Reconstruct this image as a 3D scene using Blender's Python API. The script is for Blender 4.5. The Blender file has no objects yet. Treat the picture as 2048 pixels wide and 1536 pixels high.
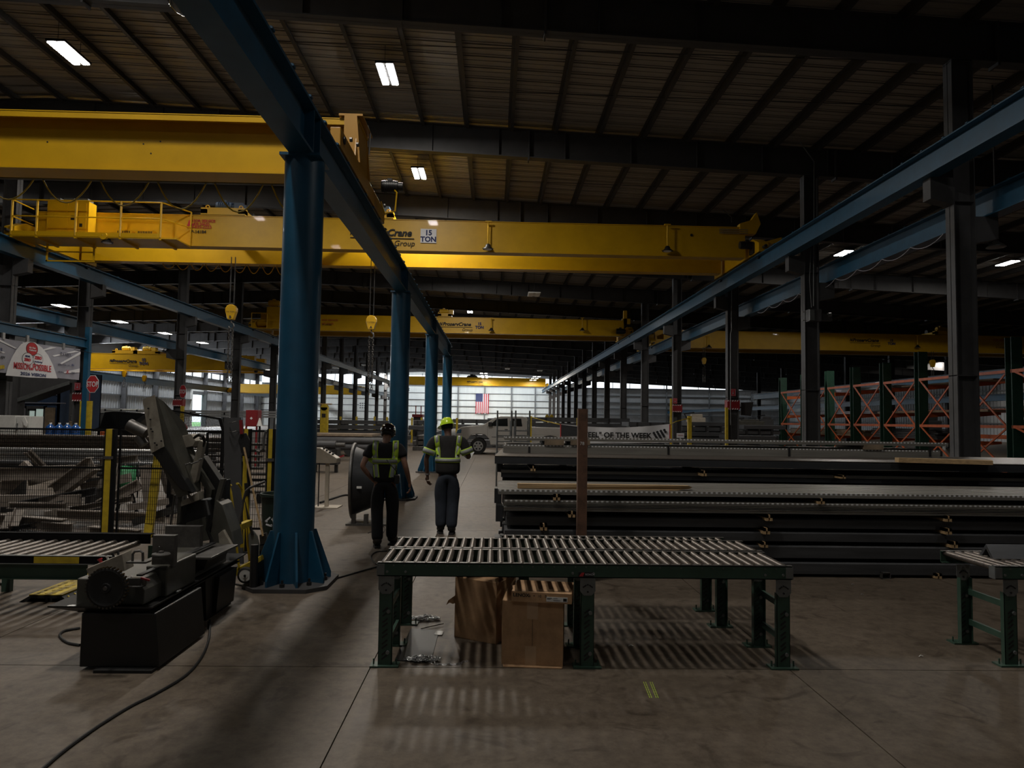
import bpy, bmesh, math, random
from mathutils import Vector, Matrix
from mathutils.bvhtree import BVHTree
random.seed(7)
sc = bpy.context.scene
COL = sc.collection
R = math.radians

# ---------------------------------------------------------------- camera
FPX, CX, CY, CAMZ = 1365.0, 1024.0, 768.0, 1.75
VPX, VPY, ROLL = 988.0, 840.0, 0.015
def _cam(u, v):
    return Vector(((u - CX) / FPX, -(v - CY) / FPX, -1.0))
_Y = _cam(VPX, VPY).normalized()
_D = _cam(VPX + 1000, VPY + 1000 * ROLL)
_Z = _D.cross(_Y).normalized()
if _Z.y < 0: _Z = -_Z
_X = _Y.cross(_Z).normalized()
M3 = Matrix((_X, _Y, _Z))            # camera coordinates -> world
cam_data = bpy.data.cameras.new('camera')
cam_data.sensor_width = 36.0
cam_data.lens = FPX * 36.0 / 2048.0
cam_data.clip_end = 400
cam = bpy.data.objects.new('camera', cam_data)
COL.objects.link(cam)
mw = M3.to_4x4(); mw.translation = Vector((0, 0, CAMZ))
cam.matrix_world = mw
sc.camera = cam
def at(u, v, Y):
    """world point seen at pixel (u, v) on the plane y = Y"""
    d = M3 @ _cam(u, v)
    t = Y / d.y
    return Vector((d.x * t, Y, CAMZ + d.z * t))
def onf(u, v, z=0.0):
    """world point seen at pixel (u, v) on the level z"""
    d = M3 @ _cam(u, v)
    t = (z - CAMZ) / d.z
    return Vector((d.x * t, d.y * t, z))

# ---------------------------------------------------------------- world and exposure
w = bpy.data.worlds.new('world'); sc.world = w; w.use_nodes = True
bg = w.node_tree.nodes['Background']
bg.inputs[0].default_value = (0.75, 0.87, 1.0, 1); bg.inputs[1].default_value = 2.2
sc.view_settings.view_transform = 'Standard'
sc.view_settings.look = 'None'
sc.view_settings.gamma = 1
sc.view_settings.use_curve_mapping = False
sc.view_settings.exposure = 0.18
LAMP_W = 400.0
PANE_E = 1.3

# daylight from the windows and doorway, plus an added fill facing the back wall
def area(name, loc, rot, sx, sy, energy, color=(1, 1, 1)):
    l = bpy.data.lights.new(name, 'AREA'); l.shape = 'RECTANGLE'; l.size = sx; l.size_y = sy
    l.energy = energy; l.color = color
    o = bpy.data.objects.new(name, l); o.location = loc; o.rotation_euler = rot
    COL.objects.link(o); return o
BACKY, LEFTX, RIGHTX, FRONTY = 142.0, -48.0, 62.0, -14.0
area('back_fill_and_daylight', (-3, BACKY - 7, 9.3), (R(52), 0, 0), 36, 3, 1500, (0.86, 0.94, 1.0))  # added fill inside the hall, turned at the back wall to brighten it
area('back_fill_and_daylight', (36, BACKY - 1.2, 9.3), (R(-52), 0, 0), 44, 1.2, 1100, (0.86, 0.94, 1.0))
area('daylight_left_windows', (LEFTX + 1.2, 100, 9.2), (0, R(-55), 0), 1.4, 70, 9000, (0.9, 0.95, 1.0))
area('daylight_left_windows', (LEFTX + 2.6, 112, 3.0), (0, R(-90), 0), 4, 6, 700, (0.9, 0.95, 1.0))

# ---------------------------------------------------------------- materials
def mat(name, col, rough=0.6, metal=0.0, var=0.18, scale=6.0, bump=0.0, stretch=None, spec=0.5, emit=0.0, dirt=None, alpha=None, coat=0.0):
    m = bpy.data.materials.new(name); m.use_nodes = True
    nt = m.node_tree; N = nt.nodes; L = nt.links
    b = N['Principled BSDF']
    b.inputs['Roughness'].default_value = rough
    b.inputs['Metallic'].default_value = metal
    b.inputs['Specular IOR Level'].default_value = spec
    b.inputs['Coat Weight'].default_value = coat
    c = (col[0], col[1], col[2], 1)
    b.inputs['Base Color'].default_value = c
    if var > 0 or bump > 0 or dirt:
        tc = N.new('ShaderNodeTexCoord'); mp = N.new('ShaderNodeMapping')
        if stretch: mp.inputs['Scale'].default_value = stretch
        L.new(tc.outputs['Object'], mp.inputs['Vector'])
        nz = N.new('ShaderNodeTexNoise'); nz.inputs['Scale'].default_value = scale
        nz.inputs['Detail'].default_value = 6; nz.inputs['Roughness'].default_value = 0.65
        L.new(mp.outputs['Vector'], nz.inputs['Vector'])
        rp = N.new('ShaderNodeValToRGB')
        d = dirt if dirt else tuple(x * (1 - var) for x in col)
        e = tuple(min(1, x * (1 + var)) for x in col)
        rp.color_ramp.elements[0].position = 0.32; rp.color_ramp.elements[0].color = (d[0], d[1], d[2], 1)
        rp.color_ramp.elements[1].position = 0.62; rp.color_ramp.elements[1].color = (e[0], e[1], e[2], 1)
        L.new(nz.outputs['Fac'], rp.inputs['Fac']); L.new(rp.outputs['Color'], b.inputs['Base Color'])
        if bump > 0:
            bp = N.new('ShaderNodeBump'); bp.inputs['Strength'].default_value = bump; bp.inputs['Distance'].default_value = 0.02
            L.new(nz.outputs['Fac'], bp.inputs['Height']); L.new(bp.outputs['Normal'], b.inputs['Normal'])
    if emit > 0:
        b.inputs['Emission Color'].default_value = c; b.inputs['Emission Strength'].default_value = emit
    if alpha is not None:
        b.inputs['Alpha'].default_value = alpha
    return m

def concrete():
    m = bpy.data.materials.new('polished_concrete'); m.use_nodes = True
    N = m.node_tree.nodes; L = m.node_tree.links; b = N['Principled BSDF']
    g = N.new('ShaderNodeNewGeometry')
    n1 = N.new('ShaderNodeTexNoise'); n1.inputs['Scale'].default_value = 0.55; n1.inputs['Detail'].default_value = 9; n1.inputs['Roughness'].default_value = 0.7
    n2 = N.new('ShaderNodeTexNoise'); n2.inputs['Scale'].default_value = 9; n2.inputs['Detail'].default_value = 8; n2.inputs['Roughness'].default_value = 0.75
    n3 = N.new('ShaderNodeTexNoise'); n3.inputs['Scale'].default_value = 2.6; n3.inputs['Detail'].default_value = 5; n3.inputs['Distortion'].default_value = 2.5
    for n in (n1, n2, n3): L.new(g.outputs['Position'], n.inputs['Vector'])
    r1 = N.new('ShaderNodeValToRGB')
    r1.color_ramp.elements[0].position = 0.3; r1.color_ramp.elements[0].color = (0.080, 0.062, 0.046, 1)
    r1.color_ramp.elements[1].position = 0.7; r1.color_ramp.elements[1].color = (0.128, 0.102, 0.077, 1)
    L.new(n1.outputs['Fac'], r1.inputs['Fac'])
    r2 = N.new('ShaderNodeValToRGB')
    r2.color_ramp.elements[0].position = 0.33; r2.color_ramp.elements[0].color = (0.50, 0.47, 0.44, 1)
    r2.color_ramp.elements[1].position = 0.6; r2.color_ramp.elements[1].color = (1.16, 1.16, 1.15, 1)
    L.new(n2.outputs['Fac'], r2.inputs['Fac'])
    mx = N.new('ShaderNodeMix'); mx.data_type = 'RGBA'; mx.blend_type = 'MULTIPLY'; mx.inputs[0].default_value = 0.8
    L.new(r1.outputs['Color'], mx.inputs[6]); L.new(r2.outputs['Color'], mx.inputs[7])
    r3 = N.new('ShaderNodeValToRGB')                    # dark oil stains and scuffs
    r3.color_ramp.elements[0].position = 0.30; r3.color_ramp.elements[0].color = (0.40, 0.37, 0.34, 1)
    r3.color_ramp.elements[1].position = 0.42; r3.color_ramp.elements[1].color = (1, 1, 1, 1)
    L.new(n3.outputs['Fac'], r3.inputs['Fac'])
    m2 = N.new('ShaderNodeMix'); m2.data_type = 'RGBA'; m2.blend_type = 'MULTIPLY'; m2.inputs[0].default_value = 0.7
    L.new(mx.outputs[2], m2.inputs[6]); L.new(r3.outputs['Color'], m2.inputs[7])
    L.new(m2.outputs[2], b.inputs['Base Color']); b.inputs['Specular IOR Level'].default_value = 0.34
    rr = N.new('ShaderNodeMapRange'); rr.inputs[3].default_value = 0.40; rr.inputs[4].default_value = 0.68
    L.new(n1.outputs['Fac'], rr.inputs[0]); L.new(rr.outputs[0], b.inputs['Roughness'])
    bp = N.new('ShaderNodeBump'); bp.inputs['Strength'].default_value = 0.12; bp.inputs['Distance'].default_value = 0.01
    L.new(n2.outputs['Fac'], bp.inputs['Height']); L.new(bp.outputs['Normal'], b.inputs['Normal'])
    return m

M = dict(
    concrete=concrete(),
    joint=mat('joint_filler', (0.05, 0.045, 0.04), 0.9),
    blue=mat('blue_paint', (0.008, 0.063, 0.122), 0.42, var=0.14, scale=3, coat=0.1),
    yellow=mat('yellow_crane_paint', (0.55, 0.315, 0.004), 0.42, var=0.07, scale=1.3, coat=0.05, spec=0.35),
    orangey=mat('amber_crane_paint', (0.40, 0.20, 0.015), 0.45, var=0.08, scale=2),
    yellow2=mat('yellow_safety_paint', (0.42, 0.30, 0.012), 0.6, var=0.2, scale=8),
    steelgrey=mat('grey_primer_steel', (0.042, 0.041, 0.042), 0.6, var=0.15, scale=2),
    colgrey=mat('column_grey_paint', (0.052, 0.052, 0.055), 0.65, var=0.2, scale=2),
    purlin=mat('purlin_primer', (0.045, 0.042, 0.04), 0.7, var=0.15, scale=2),
    roof=mat('roof_deck_metal', (0.30, 0.275, 0.24), 0.55, var=0.12, scale=0.9, stretch=(1, 6, 1)),
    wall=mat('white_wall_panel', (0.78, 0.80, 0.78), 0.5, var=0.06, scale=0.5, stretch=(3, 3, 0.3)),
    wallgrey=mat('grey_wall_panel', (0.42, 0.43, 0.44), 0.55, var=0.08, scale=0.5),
    girt=mat('galvanised_girt', (0.16, 0.165, 0.17), 0.5, 0.3, var=0.1),
    pane=mat('daylit_translucent_panel', (0.86, 0.94, 1.0), 0.5, var=0, emit=PANE_E),
    led=mat('led_strip', (1.0, 0.98, 0.94), 0.5, var=0, emit=60),
    ledoff=mat('lamp_lens', (0.8, 0.8, 0.78), 0.4, var=0),
    ledfar=mat('led_far_strip', (1.0, 0.98, 0.92), 0.5, var=0, emit=9),
    white=mat('white_enamel', (0.62, 0.62, 0.60), 0.35, var=0.06),
    black=mat('black_paint', (0.012, 0.012, 0.013), 0.45, var=0.3, scale=9),
    blackmatt=mat('black_powder_coat', (0.006, 0.006, 0.0065), 0.9, var=0.2, spec=0.15),
    rubber=mat('black_rubber', (0.01, 0.01, 0.01), 0.7, var=0.2),
    darksteel=mat('mill_scale_steel', (0.07, 0.072, 0.077), 0.42, 0.5, var=0.25, scale=3, stretch=(0.3, 3, 3)),
    darksteel2=mat('dark_painted_steel', (0.03, 0.032, 0.036), 0.5, 0.2, var=0.2, scale=3, stretch=(0.3, 3, 3)),
    galv=mat('galvanised_deck', (0.21, 0.20, 0.18), 0.42, 0.2, var=0.2, scale=3, stretch=(0.25, 5, 5)),
    galvrim=mat('zinc_glint', (0.80, 0.81, 0.83), 0.28, 0.35, var=0.1),  # reflections of the embossed dots put into the pale colour
    roller=mat('roller_tube_steel', (0.125, 0.108, 0.095), 0.36, 0.6, var=0.35, scale=9, stretch=(2, 8, 2)),
    steel=mat('worn_steel', (0.11, 0.105, 0.10), 0.45, 0.6, var=0.3, scale=8),
    bright=mat('bright_steel', (0.42, 0.42, 0.42), 0.35, 0.8, var=0.1),
    green=mat('green_conveyor_paint', (0.028, 0.062, 0.043), 0.5, var=0.15, scale=7),
    plategrey=mat('pivot_plate_grey', (0.17, 0.18, 0.18), 0.4, 0.5, var=0.15),
    card=mat('cardboard', (0.42, 0.255, 0.135), 0.85, var=0.12, scale=7, dirt=(0.32, 0.19, 0.10)),
    tape=mat('packing_tape', (0.48, 0.32, 0.19), 0.15, var=0.1, coat=0.6),
    paper=mat('paper_white', (0.7, 0.7, 0.68), 0.7, var=0.04),
    wood=mat('sawn_pine', (0.36, 0.24, 0.12), 0.75, var=0.3, scale=5, stretch=(0.4, 8, 8), bump=0.1),
    wood2=mat('weathered_plywood', (0.20, 0.15, 0.10), 0.8, var=0.25, scale=4),
    rust=mat('rusty_steel', (0.095, 0.047, 0.028), 0.8, var=0.4, scale=7),
    sawgrey=mat('saw_olive_grey_paint', (0.060, 0.058, 0.048), 0.42, 0.1, var=0.25, scale=5),
    sawlight=mat('saw_pale_grey_paint', (0.30, 0.275, 0.225), 0.4, 0.1, var=0.2, scale=6, dirt=(0.20, 0.175, 0.145)),
    sawdark=mat('saw_black_paint', (0.008, 0.008, 0.008), 0.5, var=0.3, scale=6),
    beam=mat('sandy_grey_steel', (0.25, 0.215, 0.185), 0.6, 0.1, var=0.25, scale=4),
    red=mat('red_paint', (0.20, 0.010, 0.014), 0.5, var=0.1),
    stopred=mat('stop_sign_red', (0.42, 0.03, 0.035), 0.3, var=0.05),
    orange=mat('rack_orange_paint', (0.50, 0.10, 0.02), 0.5, var=0.2, scale=4),
    rackgreen=mat('rack_green_paint', (0.012, 0.05, 0.03), 0.5, var=0.2, scale=4),
    truckwhite=mat('truck_white_paint', (0.62, 0.61, 0.59), 0.18, var=0.03, coat=0.8),
    glass=mat('dark_tinted_glass', (0.01, 0.011, 0.012), 0.06, var=0),
    chrome=mat('chrome', (0.7, 0.7, 0.7), 0.12, 1.0, var=0),
    gloss=mat('black_gloss_paint', (0.006, 0.006, 0.006), 0.1, var=0, coat=1),
    bluewall=mat('navy_wall_sheet', (0.02, 0.045, 0.10), 0.6, var=0.1),
    bluewater=mat('blue_water_bottle', (0.01, 0.06, 0.22), 0.12, var=0.1, spec=0.8, coat=0.5),
    motor=mat('motor_blue_grey', (0.03, 0.055, 0.10), 0.5, var=0.1),
    navyink=mat('navy_lettering', (0.01, 0.02, 0.10), 0.7, var=0),
    ink=mat('black_lettering', (0.008, 0.008, 0.008), 0.7, var=0),
    inkred=mat('red_lettering', (0.42, 0.02, 0.03), 0.7, var=0),
    inkgrey=mat('grey_lettering', (0.10, 0.10, 0.14), 0.7, var=0),
    vinyl=mat('white_vinyl', (0.62, 0.62, 0.64), 0.5, var=0.05, scale=2),
    vinylgrey=mat('grey_lilac_vinyl', (0.26, 0.26, 0.30), 0.5, var=0.1, scale=2),
    officebright=mat('lit_office_interior', (0.70, 0.85, 0.75), 0.6, var=0.1, emit=0.30),
    beige=mat('beige_enamel', (0.42, 0.37, 0.30), 0.45, var=0.1),
    skin=mat('skin_tan', (0.20, 0.10, 0.065), 0.55, var=0.08, scale=20),
    skin2=mat('skin_brown', (0.10, 0.052, 0.035), 0.55, var=0.08, scale=20),
    cloth=mat('black_cotton', (0.007, 0.007, 0.009), 0.9, var=0.2, scale=20, bump=0.1),
    cloth2=mat('charcoal_jersey', (0.014, 0.013, 0.013), 0.9, var=0.2, scale=20, bump=0.1),
    jeans=mat('dark_denim', (0.016, 0.021, 0.032), 0.9, var=0.25, scale=9, bump=0.2),
    leather=mat('brown_boot_leather', (0.035, 0.028, 0.022), 0.7, var=0.2),
    hair=mat('dark_hair', (0.01, 0.008, 0.007), 0.8, var=0.2),
    lime=mat('lime_reflective_trim', (0.42, 0.62, 0.04), 0.6, var=0.05),
    reflect=mat('grey_reflective_tape', (0.26, 0.28, 0.27), 0.5, var=0.08),
    hardhat=mat('neon_yellow_plastic', (0.62, 0.88, 0.02), 0.25, var=0, coat=0.5, emit=0.0),
    hatdark=mat('dark_maroon_gloss', (0.008, 0.004, 0.005), 0.12, var=0.2, coat=1),
    greenspool=mat('green_hose', (0.05, 0.30, 0.12), 0.5, var=0.2, scale=20),
    binmat=mat('dark_green_plastic', (0.010, 0.022, 0.017), 0.5, var=0.1),
    leaf=mat('foliage_outside', (0.20, 0.42, 0.12), 0.8, var=0.4, scale=3),
    flagred=mat('flag_red', (0.50, 0.02, 0.04), 0.8, var=0.05), flagwhite=mat('flag_white', (0.75, 0.75, 0.76), 0.8, var=0.03),
    flagblue=mat('flag_blue', (0.01, 0.02, 0.12), 0.8, var=0.05),
    clear=mat('clear_dome', (0.16, 0.17, 0.18), 0.08, 0.5, var=0, spec=1.0, coat=1),
)

# ---------------------------------------------------------------- mesh helpers
class MB:
    def __init__(s): s.v = []; s.f = []
    def add(s, vs, fs):
        k = len(s.v); s.v += [tuple(p) for p in vs]; s.f += [tuple(i + k for i in f) for f in fs]; return s
    def box(s, x0, x1, y0, y1, z0, z1, m=None):
        vs = [Vector(p) for p in ((x0, y0, z0), (x1, y0, z0), (x1, y1, z0), (x0, y1, z0), (x0, y0, z1), (x1, y0, z1), (x1, y1, z1), (x0, y1, z1))]
        if m is not None: vs = [m @ p for p in vs]
        return s.add(vs, [(3, 2, 1, 0), (4, 5, 6, 7), (0, 1, 5, 4), (1, 2, 6, 5), (2, 3, 7, 6), (3, 0, 4, 7)])
    def bar(s, p, q, w, h=None, up=(0, 0, 1)):
        """rectangular bar from p to q"""
        p = Vector(p); q = Vector(q); h = h or w; d = (q - p)
        L = d.length
        if L < 1e-6: return s
        d.normalize(); u = Vector(up)
        if abs(d.dot(u)) > 0.98: u = Vector((0, 1, 0)) if abs(d.y) < 0.9 else Vector((1, 0, 0))
        sx = d.cross(u).normalized(); u = sx.cross(d)
        a = sx * w / 2; b = u * h / 2
        vs = [p - a - b, p + a - b, p + a + b, p - a + b, q - a - b, q + a - b, q + a + b, q - a + b]
        return s.add(vs, [(0, 1, 2, 3), (7, 6, 5, 4), (0, 4, 5, 1), (1, 5, 6, 2), (2, 6, 7, 3), (3, 7, 4, 0)])
    def cyl(s, p, q, r, n=12, r2=None, cap=True):
        p = Vector(p); q = Vector(q); d = (q - p).normalized(); r2 = r if r2 is None else r2
        u = Vector((0, 0, 1)) if abs(d.z) < 0.9 else Vector((1, 0, 0))
        a = d.cross(u).normalized(); b = d.cross(a)
        vs = []
        for i in range(n):
            t = 2 * math.pi * i / n; k = a * math.cos(t) + b * math.sin(t)
            vs.append(p + k * r); vs.append(q + k * r2)
        fs = [(2 * i, 2 * ((i + 1) % n), 2 * ((i + 1) % n) + 1, 2 * i + 1) for i in range(n)]
        if cap:
            fs.append(tuple(2 * i for i in reversed(range(n)))); fs.append(tuple(2 * i + 1 for i in range(n)))
        return s.add(vs, fs)
    def tube(s, pts, r, n=6):
        pts = [Vector(p) for p in pts]; k = len(s.v); up = None
        for i, p in enumerate(pts):
            d = (pts[min(i + 1, len(pts) - 1)] - pts[max(i - 1, 0)]).normalized()
            if up is None:
                u = Vector((0, 0, 1)) if abs(d.z) < 0.9 else Vector((1, 0, 0)); a = d.cross(u).normalized()
            else:
                a = (up - d * up.dot(d)).normalized()
            up = a; b = d.cross(a)
            for j in range(n):
                t = 2 * math.pi * j / n; s.v.append(tuple(p + (a * math.cos(t) + b * math.sin(t)) * r))
        for i in range(len(pts) - 1):
            for j in range(n):
                s.f.append((k + i * n + j, k + i * n + (j + 1) % n, k + (i + 1) * n + (j + 1) % n, k + (i + 1) * n + j))
        s.f.append(tuple(k + j for j in reversed(range(n)))); s.f.append(tuple(k + (len(pts) - 1) * n + j for j in range(n)))
        return s
    def prism(s, poly, axis, a, b, m=None):
        n = len(poly)
        def P(p, t):
            if axis == 'X': q = Vector((t, p[0], p[1]))
            elif axis == 'Y': q = Vector((p[0], t, p[1]))
            else: q = Vector((p[0], p[1], t))
            return m @ q if m is not None else q
        vs = [P(p, a) for p in poly] + [P(p, b) for p in poly]
        fs = [(i, (i + 1) % n, n + (i + 1) % n, n + i) for i in range(n)]
        fs += [tuple(reversed(range(n))), tuple(range(n, 2 * n))]
        return s.add(vs, fs)
    def solid(s, front, off):
        """polygon of 3-D points extruded by a vector"""
        n = len(front); front = [Vector(p) for p in front]; off = Vector(off)
        vs = front + [p + off for p in front]
        fs = [(i, (i + 1) % n, n + (i + 1) % n, n + i) for i in range(n)]
        fs += [tuple(reversed(range(n))), tuple(range(n, 2 * n))]
        return s.add(vs, fs)
    def lathe(s, prof, n=24, m=None, axis='Z', ring=False):
        k = len(s.v)
        if ring: prof = list(prof) + [prof[0]]
        for (r, z) in prof:
            for j in range(n):
                t = 2 * math.pi * j / n
                if axis == 'Z': q = Vector((r * math.cos(t), r * math.sin(t), z))
                elif axis == 'Y': q = Vector((r * math.cos(t), z, r * math.sin(t)))
                else: q = Vector((z, r * math.cos(t), r * math.sin(t)))
                s.v.append(tuple(m @ q if m is not None else q))
        for i in range(len(prof) - 1):
            for j in range(n):
                s.f.append((k + i * n + j, k + i * n + (j + 1) % n, k + (i + 1) * n + (j + 1) % n, k + (i + 1) * n + j))
        if not ring:
            s.f.append(tuple(k + j for j in reversed(range(n)))); s.f.append(tuple(k + (len(prof) - 1) * n + j for j in range(n)))
        return s
    def mesh(s, name, off=None):
        me = bpy.data.meshes.new(name)
        vs = s.v if off is None else [(p[0] - off[0], p[1] - off[1], p[2] - off[2]) for p in s.v]
        me.from_pydata(vs, [], s.f)
        bm = bmesh.new(); bm.from_mesh(me); bmesh.ops.recalc_face_normals(bm, faces=bm.faces); bm.to_mesh(me); bm.free()
        return me
def wloc(o):
    p = Vector((0, 0, 0))
    while o is not None: p += o.location; o = o.parent
    return p
def put(name, mb, m, parent=None, smooth=False, kind=None, label=None, local=False, loc=None, bevel=0, me=None):
    """link ONE mesh object; world coordinates are turned into the parent's own unless local"""
    if me is None:
        me = mb.mesh(name, None if (local or parent is None) else wloc(parent))
        me.materials.append(M[m] if isinstance(m, str) else m)
        if smooth:
            for p in me.polygons: p.use_smooth = True
    o = bpy.data.objects.new(name, me); COL.objects.link(o)
    if parent is not None: o.parent = parent
    if loc is not None: o.location = loc
    if kind: o['kind'] = kind
    if label: o['label'] = label
    if bevel:
        b = o.modifiers.new('bevel', 'BEVEL'); b.width = bevel; b.segments = 2; b.limit_method = 'ANGLE'
    return o
def smooth_angle(o, deg=40):
    for p in o.data.polygons: p.use_smooth = True
    try: o.data.set_sharp_from_angle(angle=R(deg))
    except Exception: pass
    return o
def tag(o, label, cat, group=None, kind=None):
    o['label'] = label; o['category'] = cat
    if group: o['group'] = group
    if kind: o['kind'] = kind
    return o
def thing(name, label, cat, loc=(0, 0, 0), rotz=0, group=None):
    o = bpy.data.objects.new(name, None); COL.objects.link(o); o.location = loc; o.rotation_euler = (0, 0, rotz)
    o.empty_display_size = 0.1
    return tag(o, label, cat, group)
def single(name, mb, m, label, cat, group=None, **k):
    """a thing that is one mesh, its origin at the middle of its base"""
    xs = [p[0] for p in mb.v]; ys = [p[1] for p in mb.v]; zs = [p[2] for p in mb.v]
    c = Vector(((min(xs) + max(xs)) / 2, (min(ys) + max(ys)) / 2, min(zs)))
    mb.v = [tuple(Vector(p) - c) for p in mb.v]
    o = put(name, mb, m, None, loc=c, **k)
    return tag(o, label, cat, group)
def dup(root, loc=None, rotz=None, label=None, group=None):
    def cp(o, par):
        c = o.copy(); COL.objects.link(c); c.parent = par
        for ch in list(o.children): cp(ch, c)
        return c
    r = cp(root, None)
    if loc is not None: r.location = loc
    if rotz is not None: r.rotation_euler = (0, 0, rotz)
    if label: r['label'] = label
    if group: r['group'] = group
    return r
def struct(name, mb, m, parent=None, **k):
    o = put(name, mb, m, parent, **k); o['kind'] = 'structure' if parent is None else o.get('kind', 'structure'); return o
def lettering(body, size, m, loc, rot, parent, name='lettering', extrude=0.002, align='LEFT', shear=0.0, sx=1.0, sy=1.0, bold=0.0):
    cu = bpy.data.curves.new(name, 'FONT'); cu.body = body; cu.size = size; cu.extrude = extrude
    cu.align_x = align; cu.shear = shear; cu.offset = bold; cu.resolution_u = 3
    t = bpy.data.objects.new(name, cu); COL.objects.link(t)
    dg = bpy.context.evaluated_depsgraph_get()
    me = bpy.data.meshes.new_from_object(t.evaluated_get(dg))
    bpy.data.objects.remove(t); bpy.data.curves.remove(cu)
    me.materials.clear(); me.materials.append(M[m])
    o = bpy.data.objects.new(name, me); COL.objects.link(o); o.parent = parent
    o.location = Vector(loc) - (wloc(parent) if parent else Vector((0, 0, 0)))
    o.rotation_euler = rot; o.scale = (sx, sy, 1)
    return o
FACE = (R(90), 0, 0)            # lettering that faces -Y
FACEX = (R(90), 0, R(90))       # lettering that faces +X
def ipoly(c, z0, w, d, tf, tw):
    x0, x1 = c - w / 2, c + w / 2; a, b = c - tw / 2, c + tw / 2; z1 = z0 + d
    return [(x0, z0), (x1, z0), (x1, z0 + tf), (b, z0 + tf), (b, z1 - tf), (x1, z1 - tf), (x1, z1), (x0, z1), (x0, z1 - tf), (a, z1 - tf), (a, z0 + tf), (x0, z0 + tf)]
ORD = ['nearest', 'second nearest', 'third nearest', 'fourth nearest', 'fifth nearest', 'sixth nearest', 'seventh nearest', 'eighth nearest', 'ninth nearest', 'tenth nearest', 'eleventh nearest', 'twelfth nearest', 'thirteenth nearest', 'fourteenth nearest', 'fifteenth nearest', 'sixteenth nearest']
LORD = ['first', 'second', 'third', 'fourth', 'fifth', 'sixth', 'seventh', 'eighth', 'ninth', 'tenth', 'eleventh', 'twelfth', 'thirteenth', 'fourteenth', 'fifteenth', 'sixteenth', 'seventeenth', 'eighteenth', 'nineteenth', 'twentieth']
# ================================================================= the building
RIDGE = -15.0
def zroof(x): return CAMZ + 10.07 - 0.04 * x if x >= RIDGE else CAMZ + 10.07 - 0.04 * (2 * RIDGE - x)
FR = [-7.6, 0.0, 7.6, 15.2, 22.7, 30.3, 39.6, 48.1, 56.1, 64.3, 72.5, 80.7, 88.9, 97.1, 105.3, 113.5, 121.7, 129.9, 138.1]

# floor: slabs near the camera are pieces of their own, the rest is one slab
fb = MB().box(LEFTX, RIGHTX, FRONTY, BACKY, -0.30, -0.012)
floor = struct('floor', fb, 'joint')
slab = MB().box(-1.486, 1.486, -1.486, 1.486, -0.10, 0.0)
sx0, sy0, SP = -0.84 + 1.49, 4.93 + 1.49, 2.98
slab_me = None
for j in range(-5, 9):
    for i in range(-6, 7):
        x, y = sx0 + i * SP, sy0 + j * SP
        if y < -3 or abs(x) > 6 + y: continue
        if slab_me is None:
            o = put('slab', slab, 'concrete', floor, local=True, loc=(x, y, 0)); slab_me = o.data
        else:
            put('slab', None, None, floor, me=slab_me, loc=(x, y, 0))
FARY = sy0 + 8.5 * SP
xl, xr = sx0 - 6.5 * SP, sx0 + 6.5 * SP
b = MB().box(LEFTX, RIGHTX, FARY, BACKY, -0.1, 0).box(LEFTX, xl, FRONTY, FARY, -0.1, 0).box(xr, RIGHTX, FRONTY, FARY, -0.1, 0)
for j in range(-5, 9):                              # the strip cut away by the test above is closed with plain slab
    for i in range(-6, 7):
        x, y = sx0 + i * SP, sy0 + j * SP
        if y < -3 or abs(x) > 6 + y: b.box(x - 1.49, x + 1.49, y - 1.49, y + 1.49, -0.1, 0)
b.box(xl, xr, FRONTY, sy0 - 5.5 * SP, -0.1, 0)
put('slab', b, 'concrete', floor)

# ceiling: deck, roof panels, purlins, rafters
cb = MB().prism([(RIGHTX, zroof(RIGHTX) + .05), (RIDGE, zroof(RIDGE) + .05), (LEFTX, zroof(LEFTX) + .05), (LEFTX, zroof(LEFTX) + .3), (RIDGE, zroof(RIDGE) + .3), (RIGHTX, zroof(RIGHTX) + .3)], 'Y', FRONTY, BACKY + 0.3)
ceiling = struct('ceiling', cb, 'purlin')
W_ = RIGHTX - RIDGE
pb = MB()
sl = lambda a, y0, y1, z0, z1: pb.add([(0, y0, z0), (a, y0, z0 - .04 * a), (a, y1, z0 - .04 * a), (0, y1, z0), (0, y0, z1), (a, y0, z1 - .04 * a), (a, y1, z1 - .04 * a), (0, y1, z1)],
                                      [(3, 2, 1, 0), (4, 5, 6, 7), (0, 1, 5, 4), (1, 2, 6, 5), (2, 3, 7, 6), (3, 0, 4, 7)])
sl(W_, -0.295, 0.295, 0.0, 0.045); sl(W_, -0.295, -0.235, -0.045, 0.0); sl(W_, 0.235, 0.295, -0.02, 0.0); sl(W_, -0.03, 0.03, -0.014, 0.0)
pme = None
k = 0; y = FRONTY + 0.4
while y < BACKY:
    if pme is None:
        o = put('roof_panel', pb, 'roof', ceiling, local=True, loc=(RIDGE, y, zroof(RIDGE))); pme = o.data
    else: put('roof_panel', None, None, ceiling, me=pme, loc=(RIDGE, y, zroof(RIDGE)))
    y += 0.61
pb = MB(); n = 0; y = FRONTY + 0.4
while y < BACKY:
    a = LEFTX - RIDGE
    pb.add([(RIDGE, y - .295, zroof(RIDGE)), (LEFTX, y - .295, zroof(LEFTX)), (LEFTX, y + .295, zroof(LEFTX)), (RIDGE, y + .295, zroof(RIDGE))], [(0, 1, 2, 3)])
    pb.add([(RIDGE, y - .295, zroof(RIDGE) - .05), (LEFTX, y - .295, zroof(LEFTX) - .05), (LEFTX, y - .295, zroof(LEFTX)), (RIDGE, y - .295, zroof(RIDGE))], [(0, 1, 2, 3)])
    y += 0.61
put('roof_panel', pb, 'roof', ceiling, kind='stuff')
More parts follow.
